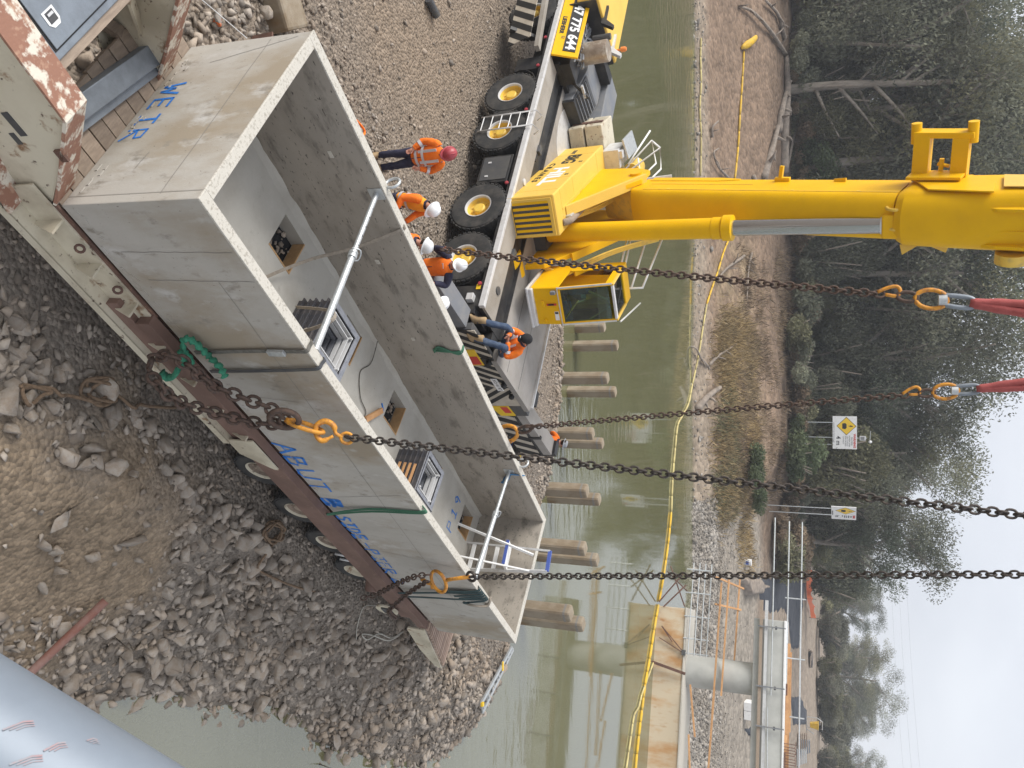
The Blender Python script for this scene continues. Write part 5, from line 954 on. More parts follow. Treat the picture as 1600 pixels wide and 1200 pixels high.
    t = MB().loft([ell(H-up*.10, sd_, fw, .175, .125+belly), ell(H+up*.02, sd_, fw, .18, .13+belly), ell(Wst, sd_, fw, .175, .125+belly), ell(Ch, sd_, fw, .195, .135), ell(Nk-up*.08, sd_, fw, .20, .12), ell(Nk-up*.03, sd_, fw, .14, .095), ell(Nk+up*.02, sd_, fw, .075, .075)])
    sl = []
    for e in (-1, 1):
        el, ha = dl[e]; b = cap_tube([sh[e]-sd_*e*.05, sh[e]+(el-sh[e])*.15, el, el.lerp(ha,.5), ha-(ha-el).normalized()*.02], [.085,.085,.066,.06,.05]); sl.append(b)
    if not sleeve:
        for b in sl: t.add(b.v, b.f)
    ja = t.build('jacket', M[top], o, smooth=True); k = ja.modifiers.new('sub', 'SUBSURF'); k.levels = k.render_levels = 1
    tx = bpy.data.textures.get('folds') or bpy.data.textures.new('folds', 'CLOUDS'); tx.noise_scale = .09; dm = ja.modifiers.new('folds', 'DISPLACE'); dm.texture = tx; dm.strength = .028; dm.mid_level = .5
    if sleeve:
        for b in sl: b.build('sleeve', M[sleeve], ja, smooth=True)
    if yoke: MB().loft([ell(Ch+up*.02, sd_, fw, .205, .146), ell(Nk-up*.08, sd_, fw, .21, .13), ell(Nk-up*.02, sd_, fw, .15, .105), ell(Nk+up*.025, sd_, fw, .082, .082)]).build('yoke', M[yoke], ja, smooth=True)
    MB().loft([ell(Nk-up*.01, sd_, fw, .09, .09), ell(Nk+up*.05, sd_, fw, .078, .08)], False).build('collar', M['navy'], ja, smooth=True)
    if tapes:
        for q in (.02, .17): c = H.lerp(Ch, q/.40+.12); MB().loft([ell(c-up*.028, sd_, fw, .203, .152+belly), ell(c+up*.028, sd_, fw, .203, .152+belly)], False).build('reflective_band', M['tape'], ja, smooth=True)
        for e in (-1, 1):
            if not sleeve:
                el, ha = dl[e]; c = el.lerp(ha, .3); dd = (ha-el).normalized()*.03; MB().tube([c-dd, c+dd], .07, 12, False).build('reflective_band', M['tape'], ja, smooth=True)
                c = Ch+sd_*.10*e; MB().bar(c+fw*.13+up*.12-up*.0, c+fw*.14-up*.28, .05, .012, fw).build('reflective_band', M['tape'], ja) if top == 'orange' and sleeve is None else None
    if not yoke: MB().bar(Nk+fw*.085-up*.02, H+fw*(.145+belly)-up*.05, .012, .012, fw).build('zip', M['navy'], ja)
    tr = MB().loft([ell(H+up*.05, sd_, fw, .165, .12+belly*.6), ell(H-Z*.03, X, Y, .175, .13), ell(H-Z*.12, X, Y, .17, .125)])
    for e in (-1, 1):
        k, a = lg[e]; b = cap_tube([H+X*.09*e-Z*.02, H.lerp(k,.35)+X*.075*e*.6, k, k.lerp(a,.5), a+(a-k).normalized()*.03], [.105,.105,.078,.072,.066]); tr.add(b.v, b.f)
        fdv = V3(0,1,0) if abs(a.z-.09) < .05 or True else V3(0,1,0)
        bt = MB().loft([ell(a+V3(0,-.03,.17), X, Y, .072, .075, 12), ell(a+V3(0,-.02,.08), X, Y, .066, .075, 12), ell(a+V3(0,-.01,.02), X, Y, .062, .085, 12), ell(a+V3(0,.025,-.035), X, Y, .06, .125, 12), ell(a+V3(0,.05,-.07), X, Y, .064, .16, 12), ell(a+V3(0,.05,-.09), X, Y, .065, .162, 12)]); bt.build('boot', M[boots], o, smooth=True)
    pj = tr.build('trousers', M[legs], o, smooth=True); k = pj.modifiers.new('sub', 'SUBSURF'); k.levels = k.render_levels = 1; dm = pj.modifiers.new('folds', 'DISPLACE'); dm.texture = tx; dm.strength = .03
    # face
    for e in (-1, 1): MB().lathe([(0,-.011),(.009,-.006),(.011,0),(.009,.006),(0,.011)], Matrix.Translation(Hd+fd*.098+hu*.055+hs*.033*e), 8).build('eye', M['eye'], o, smooth=True)
    MB().bar(Hd+fd*.107-hu*.005-hs*.025, Hd+fd*.107-hu*.005+hs*.025, .012, .012).build('mouth', M['lip'], o)
    Mh = Matrix((hs, fd, hu)).transposed().to_4x4(); Mh.translation = Hd+hu*.075-fd*.005
    MB().loft([[Mh @ V3(math.cos(2*math.pi*k/14)*r, math.sin(2*math.pi*k/14)*r*1.1-.012, z) for k in range(14)] for r, z in ((.06,-.09),(.092,-.04),(.10,.02),(.09,.06))]).build('hair', M['hair'], o, smooth=True) if hat != 'helmet' else MB().loft([[Mh @ V3(math.cos(2*math.pi*k/14)*r, math.sin(2*math.pi*k/14)*r-.03, z) for k in range(14)] for r, z in ((.06,-.07),(.082,-.02),(.088,.02))]).build('hair', M['hair'], o, smooth=True)
    if hat == 'helmet':
        Mo = Mh @ Matrix.Translation((0,-.0,.015)) @ Matrix.Diagonal((.9,1.08,1,1)); h = MB().lathe([(.132,.0),(.130,.012),(.127,.03),(.12,.075),(.098,.115),(.065,.138),(.025,.148),(0,.149)], Mo, 24, False).build('helmet', M[hatm], o, smooth=True)
        MB().loft([[Mo @ V3(math.sin(a)*r, math.cos(a)*r*ff, z) for r, ff, z in ((.125,1,.012),(.150+.0*k,1+.22*max(0,math.cos(a))**2,-.004),(.152,1+.24*max(0,math.cos(a))**2,-.010),(.125,1,.0))] for k in range(29) for a in (2*math.pi*k/28,)], False).build('helmet_brim', M[hatm], h, smooth=True)
        MB().tube([Mo @ V3(0, .115*math.cos(a), .03+.122*math.sin(a)) for a in [math.pi*k/10 for k in range(11)]], [.012]*11, 6).build('helmet_ridge', M[hatm], h, smooth=True)
    elif hat == 'cap':
        h = MB().lathe([(.112,.0),(.112,.03),(.104,.07),(.08,.10),(.04,.115),(0,.118)], Mh @ Matrix.Diagonal((.92,1.1,1,1)), 20, False).build('cap', M[hatm], o, smooth=True)
        MB().loft([[Mh @ V3(math.sin(a)*.10, .07+math.cos(a)*r, z) for r, z in ((.03,.012),(.115,-.01),(.116,-.016),(.03,.002))] for a in [-1.3+2.6*k/10 for k in range(11)]], False).build('peak', M[hatm], h, smooth=True)
        MB().box(Mh @ V3(0,.125,.05), (.05,.006,.022), Mh.to_3x3()).build('cap_badge', M['white'], h)
    else:
        h = MB().lathe([(.16,.0),(.158,.008),(.115,.012),(.108,.05),(.10,.09),(.09,.10),(0,.102)], Mh, 22, True).build('hat', M[hatm], o, smooth=True, )
    return o, Hd, fd, hu, hs
def ground(x, y): return (x, y, gz(x, y))
person('worker in orange jacket, navy trousers and maroon helmet standing looking down', ground(-4.42,13.65), (.42,-.9), nod=.55, armL=[(-.30,-.06,1.13),(-.2,.13,.97)], armR=[(.27,.05,1.15),(.17,.17,.95)], hatm='maroon', belly=.03, lean=(0,.05,0), s=1.02)
person('worker in amber and navy vest with white helmet bending forward beside the large tyre', ground(-3.45,13.05), (.9,-.35), nod=.45, lean=(0,.16,-.03), top='hivis_yellow', sleeve='skin' if False else 'orange', hip=.92, armL=[(-.27,.16,1.12),(-.2,.36,.95)], armR=[(.27,.16,1.12),(.2,.36,.95)])
o3, Hd, fd, hu, hs = person('worker hidden behind the far rim but for a white helmet with green sticker', ground(-2.62,12.5), (.75,.3), nod=.4, lean=(0,.08,0), hip=.92)
MB().lathe([(0,0),(.024,0),(.024,.004),(0,.004)], frame(Hd+hu*.185-fd*.09+hs*.03, hs, fd*.7+hu*.5), 12).build('sticker', M['sticker'], o3)
o4, Hd, fd, hu, hs = person('worker in plain orange vest and navy sleeves with white helmet gripping the rusty chain', ground(-2.32,14.05), (.1,-1), nod=.15, lean=(.0,.03,0), sleeve='navy', tapes=False, legs='navy', armL=[(-.36,.05,1.36),(-.32,.30,1.22)], armR=[(.34,.10,1.22),(.30,.26,1.48)], hip=.93, s=1.02)
MB().bar(Hd+fd*.0-hu*.2+fd*.12, Hd-hu*.28+fd*.12, .1, .02, fd).build('shirt_badge', M['tape'], o4); MB().lathe([(0,0),(.03,0),(.03,.02),(0,.02)], frame(Hd+hu*.15+hs*.13, fd, hu), 10).build('ear_muff', M['sign_yellow'], o4)
o5, *_ = person('worker behind the far rim in white helmet holding a small black radio', ground(-1.68,13.45), (.6,-.5), nod=.5, lean=(0,.12,0), top='orange', sleeve='blackcloth', armL=[(-.30,.12,1.2),(-.12,.33,1.30)], armR=[(.34,.14,1.25),(.34,.40,1.36)])
MB().box((.36,.46,1.42), (.06,.04,.14)).build('radio', M['black'], o5)
ps = OC+RC @ Vector((.36,-.10,1.515)); 
o6, *_ = person('worker in black cap, orange jacket and jeans sitting on the crane deck edge', (ps.x, ps.y, ps.z-.11), (RC @ Vector((.05,-1,0)))[:2], hip=.11+.10, nod=.75, lean=(0,.26,-.06), s=1.1, hat='cap', hatm='blackcloth', legs='denim', legL=[(-.22,.47,.42),(-.18,.80,-.09)], legR=[(.22,.47,.44),(.20,.86,-.09)], armL=[(-.30,.25,.42),(-.06,.46,.47)], armR=[(.32,.25,.42),(.05,.46,.45)])
person('worker in open orange jacket and grey hat standing by the river beyond the crane rear', ground(1.62,21.9), (.9,.5), nod=.2, lean=(0,.06,0), hat='hat', hatm='grey_hat', top='orange', armL=[(-.40,.02,1.22),(-.36,.2,1.05)], armR=[(.4,.0,1.25),(.36,.16,1.03)])
# ------------------------------------------------------------------ square concrete piles standing in the water
def pile(V, U, zb, V2, s, label, rot=.60, cap='white'):
    b = atz(V, U, 0); t = aty(V2, U, b.y); h = t.z; o = thing('concrete_pile', label, 'pile', (b.x, b.y, 0), Matrix.Rotation(rot, 3, 'Z'), 'square piles standing in the river')
    c = .05; pr = [(-s/2+c,-s/2),(s/2-c,-s/2),(s/2,-s/2+c),(s/2,s/2-c),(s/2-c,s/2),(-s/2+c,s/2),(-s/2,s/2-c),(-s/2,-s/2+c)]
    MB().prism(pr, Matrix.Translation((0,0,-1.6)), h+1.6-.16).build('shaft', M['tan_concrete'], o); q = [(x*1.015, y*1.015) for x, y in pr]
    MB().loft([[Vector((x*f, y*f, z)) for x, y in pr] for f, z in ((1.0,h-.16),(.99,h-.05),(.9,h))]).build('broken_head', M['tan_concrete'], o); MB().prism(q, Matrix.Translation((0,0,h-.22)), .07).build('head_joint', M['crack'], o)
for V, U, V2, s, lb in ((900,512,945,.36,'pile nearest the crane cab, half hidden by it'),(897,541,965,.36,'brown stained pile standing alone right of the crane cab'),(868,591,950,.38,'taller pile of the middle pair, nearer the rocky spit'),(888,612,962,.36,'pile of the middle pair standing farther out'),(868,676,927,.38,'pile directly behind the worker by the river'),(878,691,942,.36,'pile just right of the worker by the river'),(838,763,918,.40,'pile with rusty stained foot beside the spit'),(858,776,937,.38,'pile behind the one with the rusty foot'),(826,850,915,.40,'left pile of the pair above the stepladder'),(842,867,934,.38,'right pile of the pair above the stepladder'),(800,948,893,.43,'stout pile beyond the end of the trough'),(815,964,912,.40,'pile half hidden behind the stout one')): pile(V, U, 0, V2, s, lb)
# ------------------------------------------------------------------ the installed pier across the river
c0 = atz(1027,946,0); c1 = atz(1009,1230,0); px = (c1-c0); px.z = 0; px.normalize(); py_ = Vector((-px.y, px.x, 0)); RP = Matrix((px, py_, Vector((0,0,1)))).transposed()
pr_ = thing('bridge_pier', 'new concrete bridge pier on a rust stained trough cap across the river', 'bridge pier', (c0.x, c0.y, 0), RP)
MB().bx(0,14,0,2.7,-1,1.62).build('pier_cap', M['stained_concrete'], pr_, bevel=.03); MB().bx(-.05,14,-.06,2.76,1.62,1.72).build('cap_lip', M['concrete_rim'], pr_, bevel=.02)
colx = 3.35; MB().lathe([(.88,1.7),(.86,5.5)], Matrix.Translation((colx,1.35,0)), 40).build('column', M['grey_concrete'], pr_, auto=.6)
hb = MB().bx(.1,13,.30,2.4,5.35,6.95).build('headstock', M['grey_concrete'], pr_, bevel=.03); MB().bx(.08,13,.24,2.46,6.95,7.03).build('headstock_top', M['white'], pr_)
for z, y in ((5.72,.12),(5.98,.16)): MB().bx(-.9,13,y-.07,y+.05,z-.04,z+.12).build('waler', M['timber' if z < 5.8 else 'silver'], pr_)
for x in (.5,3.6,5.6,7.9,10.3): MB().bar((x,.0,5.6),(x,.02,7.05),.07,.09).build('form_tie', M['mid_grey'], pr_); MB().box((x+.02,.06,6.55), (.18,.12,.1)).build('tie_nut', M['dark_grey'], pr_)
MB().tube([(-5.5,.1,6.35),(4,.05,6.35)], .04, 6).build('scaffold_tube', M['galv'], pr_); MB().tube([(4.6,.02,6.2),(12,.0,6.35)], .035, 6).build('scaffold_tube', M['galv'], pr_)
for z in (7.05,7.75): MB().tube([(-5.5,1.2,z),(12,1.2,z)], .045, 6).build('scaffold_tube', M['galv'], pr_)
for x in (-1.2,2.0,5): MB().tube([(x,1.2,6.9),(x,1.2,8.0)], .04, 6).build('scaffold_post', M['galv'], pr_)
for k in range(9): x = .9+random.random()*7; MB().bx(x,x+2.2+2.5*random.random(),.5+.2*k,.60+.2*k,7.04,7.12+.07*(k % 3)).build('form_timber', M['pine' if k % 3 else 'rust'], pr_)
for k in range(26): x = 6.3+.14*k+.05*random.random(); MB().tube([(x,.6,7.03),(x,.6,7.55+.1*random.random()),(x,1.9,7.55)], .02, 5).build('rebar', M['rust'], pr_)
wk = MB()
for x in (-.9,-.35,.2,.75,1.4,2.0,2.55): pass
for z, y in ((1.95,-.25),(2.3,-.25),(2.62,-.2),(2.95,-.15)): MB().tube([(-2.6,y+.3,z),(2.5,y+.1,z-.05)], .035, 6).build('hand_rail', M['galv'], pr_)
for x in (-2.2,-.9,.4,1.6,2.4): MB().tube([(x,-.1,1.6),(x,.05,3.0)], .035, 6).build('rail_post', M['galv'], pr_)
for a, b, w in (((-1.6,-.3,3.6),(9.4,-.4,3.3),.16),((-1.9,.5,3.9),(4.4,.3,3.75),.14),((-2.1,1.4,4.4),(2.8,1.3,4.25),.14),((4.0,.9,3.3),(8.6,.8,3.15),.22),((6.5,-.9,2.3),(13,-1.0,2.9),.13),((4.0,-.6,2.2),(6.6,-.7,2.6),.14),((-1.9,-.4,3.2),(-1.5,1.6,4.6),.1),((-.4,-.4,3.3),(-.3,1.5,4.5),.1)): MB().bar(a, b, w, .08).build('formwork_beam', M['pine'], pr_)
for a, b in (((-1.9,-.1,1.4),(-.2,-.1,.1)),((-1.3,-.1,1.6),(.05,-.2,.4)),((-.9,.3,1.7),(-2.0,.3,.4)),((-2.3,.2,.6),(-.1,.1,1.55))): MB().bar(a, b, .12, .06).build('steel_brace', M['rust'], pr_)
for a, b in (((1.1,-.12,.35),(2.35,-.12,1.62)),((1.75,-.12,.25),(2.4,-.12,1.62)),((1.1,-.12,.35),(1.9,-.12,1.0))): MB().bar(a, b, .05, .05).build('brace_tie', M['rust'], pr_)
MB().bar((2.95,-.35,-.7),(3.5,-.3,1.85), .14, .14).build('steel_spud', M['rust'], pr_); MB().box((2.4,-.1,1.66), (.3,.2,.2)).build('bracket', M['dark_grey'], pr_)
for k in range(9): y = 11.2+.0*k; MB().tube(catmull([(11.0+.16*k,-.6,2.0+.02*k),(11.1+.16*k,.2,2.4),(11.0+.2*k,1.4,2.5)], 3), .03, 5).build('rebar', M['galv'], pr_)
# ------------------------------------------------------------------ far bank works
def on(x, y, dz=0): return Vector((x, y, fz(x, y)+dz))
def drape(name, px, label, cat, m, lift=.12, wob=.15, **k):
    P_ = [hit_far(v, u) for v, u in px]; c = sum(P_, Vector())/len(P_); mb = MB(); poly = [(p.x, p.y) for p in P_]; x0, x1 = min(p[0] for p in poly), max(p[0] for p in poly); y0, y1 = min(p[1] for p in poly), max(p[1] for p in poly)
    st = max((x1-x0)/34, .18); xs = np.arange(x0-st, x1+2*st, st); ys = np.arange(y0-st, y1+2*st, st); Xg, Yg = np.meshgrid(xs, ys, indexing='ij'); d = sdist(Xg, Yg, poly)+.4*fbm(Xg*1.1, Yg*1.1, 3); Zg = far_z(Xg, Yg)+np.where(d > 0, lift+wob*(fbm(Xg*.9, Yg*.9, 4)+.25), -.1)
    idx = np.arange(Xg.size).reshape(Xg.shape); vs = np.stack([Xg, Yg, Zg], -1).reshape(-1, 3); fs = [(idx[i,j], idx[i+1,j], idx[i+1,j+1], idx[i,j+1]) for i in range(len(xs)-1) for j in range(len(ys)-1) if d[i:i+2, j:j+2].max() > 0]
    me = bpy.data.meshes.new(name); fast_mesh(me, vs, fs); me.materials.append(M[m]); me.shade_smooth(); o = bpy.data.objects.new(name, me); COL.objects.link(o); return tag(o, label, cat, **k)
drape('geotextile_sheet', [(1178,905),(1256,903),(1254,940),(1248,985),(1247,1012),(1236,1010),(1225,950),(1195,958),(1188,935)], 'long black geotextile sheet spread over the gravel behind the pier headstock', 'geotextile sheet', 'fabric_black')
drape('geotextile_sheet', [(1236,1090),(1250,1090),(1259,1112),(1258,1130),(1240,1132)], 'small black geotextile piece near the yellow bin', 'geotextile sheet', 'fabric_black')
drape('geotextile_sheet', [(1172,1092),(1184,1086),(1186,1106),(1176,1108)], 'dark geotextile scrap beside the white crates', 'geotextile sheet', 'fabric_black')
drape('geotextile_sheet', [(1164,1140),(1184,1134),(1186,1160),(1172,1150)], 'dark geotextile scrap by the heaped rock near the picture edge', 'geotextile sheet', 'fabric_black')
drape('earth_mound', [(1156,905),(1175,903),(1192,915),(1185,926),(1165,928)], 'small tan earth mound beside the long black sheet', 'earth mound', 'driftwood', .5, .5)
nt_ = thing('barrier_fence', 'drooping orange mesh barrier fence on steel pickets behind the black sheet', 'fence', (0,0,0)); F_ = [hit_far(v, u) for v, u in ((1256,890),(1257,905),(1257,920),(1258,935),(1262,948),(1264,965))]; F2 = catmull(F_, 6)
for i in range(0, len(F2)-1): p, q = F2[i], F2[i+1]; zt = 1.0-.25*abs(math.sin(i*.55)); MB().add([p+Vector((0,0,.25)), q+Vector((0,0,.25)), q+Vector((0,0,zt)), p+Vector((0,0,zt)), p+Vector((0,.05,.25)), q+Vector((0,.05,.25)), q+Vector((0,.05,zt)), p+Vector((0,.05,zt))], ((0,1,2,3),(7,6,5,4),(3,2,6,7),(0,4,5,1))).build('mesh_panel', M['orange_net'], nt_)
for p in F_[1::2]+[F_[-1]]: MB().tube([p+Vector((0,.06,-.2)), p+Vector((0,.06,1.35))], .04, 6).build('picket', M['dark_grey'], nt_)
cr2 = thing('crate', 'two white plastic crates side by side on the gravel under the headstock', 'crates', hit_far(1163,1108)); MB().bx(-.75,-.02,-.4,.4,0,.95).build('crate_body', M['white'], cr2, bevel=.03); MB().bx(.02,.75,-.4,.4,0,.95).build('crate_body', M['white'], cr2, bevel=.03)
yb = thing('yellow_bin', 'yellow tipping bin on a steel frame behind the headstock', 'bin', aty(1262,1131,58.5) if False else hit_far(1259,1131)); MB().loft([[Vector((x*s_,y*s_,z)) for x, y in ((-.4,-.4),(.4,-.4),(.4,.4),(-.4,.4))] for s_, z in ((.7,.55),(1.05,1.5),(1.15,1.5),(1.15,1.62))]).build('tub', M['boom_yellow'], yb, bevel=.03)
for a, b in (((-1.0,0,1.5),(-.6,0,2.1)),((-.6,0,2.1),(.5,0,2.1)),((-1.0,0,1.5),(-1.0,0,.2)),((.5,.3,.1),(.5,.3,1.4)),((-.9,.2,.1),(.9,.2,.1)),((.7,.2,.1),(1.3,.2,1.0))): MB().tube([a, b], .05, 6).build('frame_tube', M['galv'], yb)
for k, (v, u, lb, mt) in enumerate(((1246,1155,'grey timber stack beside the yellow bin','timber'),(1245,1180,'pale formwork box stacked at the picture edge behind the headstock','galv'),(1251,1165,'folded scaffold frame leaning by the yellow bin','steel_blue'))):
    o = thing('formwork_stack', lb, 'formwork', hit_far(v, u))
    for j in range(5): MB().bar((-1.0+.1*j,.3*j-.6,.12+.22*j),(1.0,.3*j-.5,.15+.22*j),.3,.14).build('formwork_beam', M[mt], o)
wp = thing('log_pile', 'dark heap of logs on the bare earth beyond the black sheet', 'log pile', hit_far(1262,1030))
for j in range(9): MB().tube([(-1.2+random.random()*.3,random.random()*1.5,.15+.05*j),(1.2,random.random()*1.5,.15+.05*j)], .12, 7).build('log', M['fabric_black' if j % 2 else 'driftwood'], wp)
for v, u, lb in ((1163,878,'white paint pail among rocks on the bank'),): 
    o = thing('pail', lb, 'pail', hit_far(v, u)); MB().lathe([(0,0),(.25,0),(.3,.6),(0,.6)], None, 14).build('tub', M['white'], o, auto=.6); MB().bx(-.15,.15,-.31,-.28,.15,.4).build('sticker', M['blue_plastic'], o)
# ------------------------------------------------------------------ warning signs
def sign(V0, V1, U0, U1, dist, yaw, posts, label, narrow=False):
    b = aty(V0, (U0+U1)/2, dist); k = (b-Vector((0,0,HC))); t_ = aty(V1, (U0+U1)/2, dist); h = t_.z-b.z; w = (aty(V0,U1,dist)-aty(V0,U0,dist)).length/max(math.cos(yaw), .2); R = Matrix.Rotation(yaw, 3, 'Z')
    o = thing('warning_sign', label, 'road sign', (b.x, dist, b.z), R); pn = MB().bx(-w/2,w/2,-.03,.03,0,h).build('panel', M['white'], o)
    for x, dz in posts: MB().tube([(x*w/2,.08,min(-1, fz(b.x, dist)-b.z-.5) if dz is None else dz),(x*w/2,.08,h*.9)], .045, 8).build('post', M['galv'], o)
    D = frame((0,-.036,0),(1,0,0),(0,0,1)); s = h*.41; cx, cz_ = -w/2+w*.30 if not narrow else -w/2+w*.3, h*.57
    for q, mt, dy in ((s,'black',-.034),(s*.93,'sign_yellow',-.038)): f = (w*.265)/s if narrow else min(1, w*.27/s*1.05); MB().prism([(cx,cz_-q),(cx+q*f,cz_),(cx,cz_+q),(cx-q*f,cz_)], frame((0,dy+.0,0),(1,0,0),(0,0,1)), .003).build('diamond', M[mt], pn)
    f = (w*.265)/s if narrow else 1
    MB().prism([(cx-.28*s*f,cz_-.42*s),(cx+.28*s*f,cz_-.42*s),(cx+.34*s*f,cz_-.12*s),(cx+.18*s*f,cz_+.02*s),(cx-.18*s*f,cz_+.02*s),(cx-.34*s*f,cz_-.12*s)], frame((0,-.042,0),(1,0,0),(0,0,1)), .003).build('boat_symbol', M['black'], pn)
    MB().prism([(cx-.02*s,cz_+.62*s),(cx+.10*s*f,cz_+.62*s),(cx+.03*s*f,cz_+.42*s),(cx+.12*s*f,cz_+.42*s),(cx-.06*s*f,cz_+.12*s),(cx,cz_+.34*s),(cx-.10*s*f,cz_+.34*s)], frame((0,-.042,0),(1,0,0),(0,0,1)), .003).build('bolt_symbol', M['black'], pn)
    def tx(st, x, z, size, mt, xs=1.0, bold=.0): text('lettering', st, M[mt], pn, frame((x*w/2,-.034,z*h),(1,0,0),(0,0,1)), size*h, .003, 'CENTER', xs*(.5 if narrow else 1), bold)
    tx('WARNING', .50, .90, .13, 'red', 1.0, .012); tx('MULTIPLE', .52, .785, .085, 'black'); tx('POWER LINES', .52, .69, .085, 'black', .95); tx('LOW OVERHEAD', .52, .60, .06, 'black'); tx('POWER LINES AHEAD', .52, .53, .06, 'black', .8); tx('CLEARANCE', .45, .44, .06, 'black')
    tx('4 m', .50, .23, .27, 'black', 1.0, .01); tx('CLEARANCE WHEN RIVER IS IN FLOOD', .0, .05, .055, 'black', .95)
    return o, w, h
o, w, h = sign(1301,1339,650,701,84,.04,((-.6,None),(.75,None)),'white and yellow power line warning sign reading 4 m beside the larger shrubs')
MB().tube([(.32*w/2,.12,-2.5),(.32*w/2,.12,h+.9)], .04, 8).build('mast', M['galv'], o); MB().box((.32*w/2,.05,h+.5), (.42,.3,.55)).build('camera_box', M['silver'], o, bevel=.03); MB().bx(.32*w/2-.15,.32*w/2+.15,-.11,-.10,h+.32,h+.66).build('camera_window', M['mid_grey'], o); MB().bar((-.2,.1,h+1.2),(.7,.1,h+1.15),.05).build('antenna', M['galv'], o); MB().lathe([(0,-.15),(.14,-.05),(.14,.1),(0,.2)], Matrix.Translation((.5*w/2+.05,.05,h+1.15)), 12).build('camera_dome', M['white'], o, smooth=True)
sign(1299,1338,788,813,80,1.0,((-.5,None),(.55,None)),'second warning sign turned away, narrow in view beside the chain',True)
# ------------------------------------------------------------------ yellow floating barrier along the far bank
def barrier(name, px, r, mt, label, seg=8):
    P_ = []
    for v, u in px: p = atz(v, u, .06); g = hit_far(v, u); P_.append(p if p.y < far_shore(p.x)+.3 else g+Vector((0,0,.12)))
    o = thing(name, label, 'floating barrier', (0,0,0)); Q = catmull(P_, seg)
    for i in range(0, len(Q)-1, 4): MB().tube(Q[i:i+5], [r*.8]+[r]*(len(Q[i:i+5])-2)+[r*.8], 8).build('float', M[mt], o, smooth=True)
    return o
barrier('float_barrier', ((1146,280),(1151,230),(1154,180),(1158,120),(1160,80)), .09, 'boom_yellow', 'bright yellow floating barrier lying on the muddy beach left of the crane boom')
e = hit_far(1163,66); o = thing('barrier_end', 'loose curled yellow end of the floating barrier on the beach', 'floating barrier', (0,0,0)); MB().tube(catmull([hit_far(1156,75)+Vector((0,0,.15)), hit_far(1163,68)+Vector((0,0,.5)), hit_far(1173,60)+Vector((0,0,.45))], 5), [.15,.22,.3,.34,.34,.33,.31,.3,.28,.27,.22], 10, sx=.6).build('float', M['boom_yellow'], o, smooth=True)
barrier('float_barrier', ((1136,375),(1128,395),(1119,425),(1110,450),(1102,475)), .08, 'boom_yellow', 'yellow floating barrier lying on the shore between boom and first chain')
barrier('float_barrier', ((1102,475),(1096,510),(1089,555),(1082,600),(1076,630),(1066,650),(1059,665),(1055,700),(1051,750),(1049,800)), .065, 'boom_tan', 'pale yellow floating barrier curving along the far shore between the chains')
barrier('float_barrier', ((1049,800),(1044,850),(1037,900),(1030,940)), .068, 'boom_yellow', 'yellow floating barrier running up to the pier cap')
barrier('float_barrier', ((1029,945),(1022,985),(1015,1030),(1008,1070),(1003,1110),(998,1150),(992,1210)), .075, 'boom_yellow', 'bright yellow floating barrier passing in front of the pier cap')
barrier('float_barrier', ((1021,1035),(1012,1060),(1003,1085),(998,1105),(991,1118),(986,1150),(978,1205)), .05, 'boom_tan', 'thin secondary barrier line floating outside the pier cap')
barrier('float_barrier', ((1093,60),(1092,90),(1093,130),(1091,170),(1093,215),(1092,275)), .07, 'boom_tan', 'thin submerged barrier line in the shallows by the muddy beach')
# ------------------------------------------------------------------ driftwood on the far beach
def branch(px, r, label, mt='driftwood', name='fallen_branch', cat='branch', lift=.15, twigs=3):
    P_ = [hit_far(v, u)+Vector((0,0,lift+.1*i % .3)) for i, (v, u) in enumerate(px)]; Q = catmull(P_, 5); mb = MB().tube(Q, [r*(1-.55*i/len(Q)) for i in range(len(Q))], 7)
    for k in range(twigs):
        i = int(len(Q)*(.3+.22*k)) % len(Q); a = Q[i]; b = a+Vector((random.uniform(-1.2,1.2), random.uniform(-.8,.8), random.uniform(.3,.9))); mb.tube([a, a.lerp(b,.5)+Vector((0,0,.1)), b], [r*.5,r*.35,r*.15], 5)
    o = mb.build(name, M[mt], None, smooth=True); return tag(o, label, cat)
branch(((1222,270),(1222,200),(1225,140),(1226,88)), .5, 'long grey fallen trunk lying across the beach under the trees', cat='log', name='fallen_log')
branch(((1214,205),(1218,170),(1226,135)), .38, 'second fallen trunk lying against the long grey one', cat='log', name='fallen_log')
branch(((1190,280),(1200,240),(1210,198)), .42, 'pale log end pointing at the crane boom', cat='log', name='fallen_log')
branch(((1226,86),(1200,50),(1170,20),(1152,10)), .2, 'bare forked branch reaching down the beach past the yellow barrier end', twigs=5)
branch(((1224,60),(1212,25),(1190,2)), .22, 'bare curved branch above the forked one at the picture edge')
branch(((1228,260),(1240,200),(1252,165)), .16, 'thin fallen branch leaning towards the pale gum trunk', twigs=4)
branch(((1174,275),(1184,300),(1190,280)), .2, 'short snapped branch beside the crane boom')
branch(((1135,278),(1118,262),(1108,240),(1120,232)), .11, 'crooked stick at the waterline left of the crane boom', twigs=2)
branch(((1110,215),(1108,200),(1115,190)), .12, 'short twig standing in the shallows', twigs=1)
branch(((1160,400),(1130,420),(1112,440)), .13, 'thin dead branch trailing to the water right of the boom', twigs=3); branch(((1172,395),(1165,420),(1160,470)), .1, 'dead sapling lying down the slope right of the boom', twigs=2)
branch(((1105,570),(1118,555),(1132,545),(1148,537)), .12, 'forked dead branch stranded at the far shore between the chains', twigs=2); branch(((1103,572),(1090,560),(1080,545),(1072,540)), .1, 'grey branch dipping into the river between the chains', twigs=1)
branch(((1085,640),(1100,620),(1118,605)), .3, 'pale weathered stump on the sand between the chains', twigs=2)
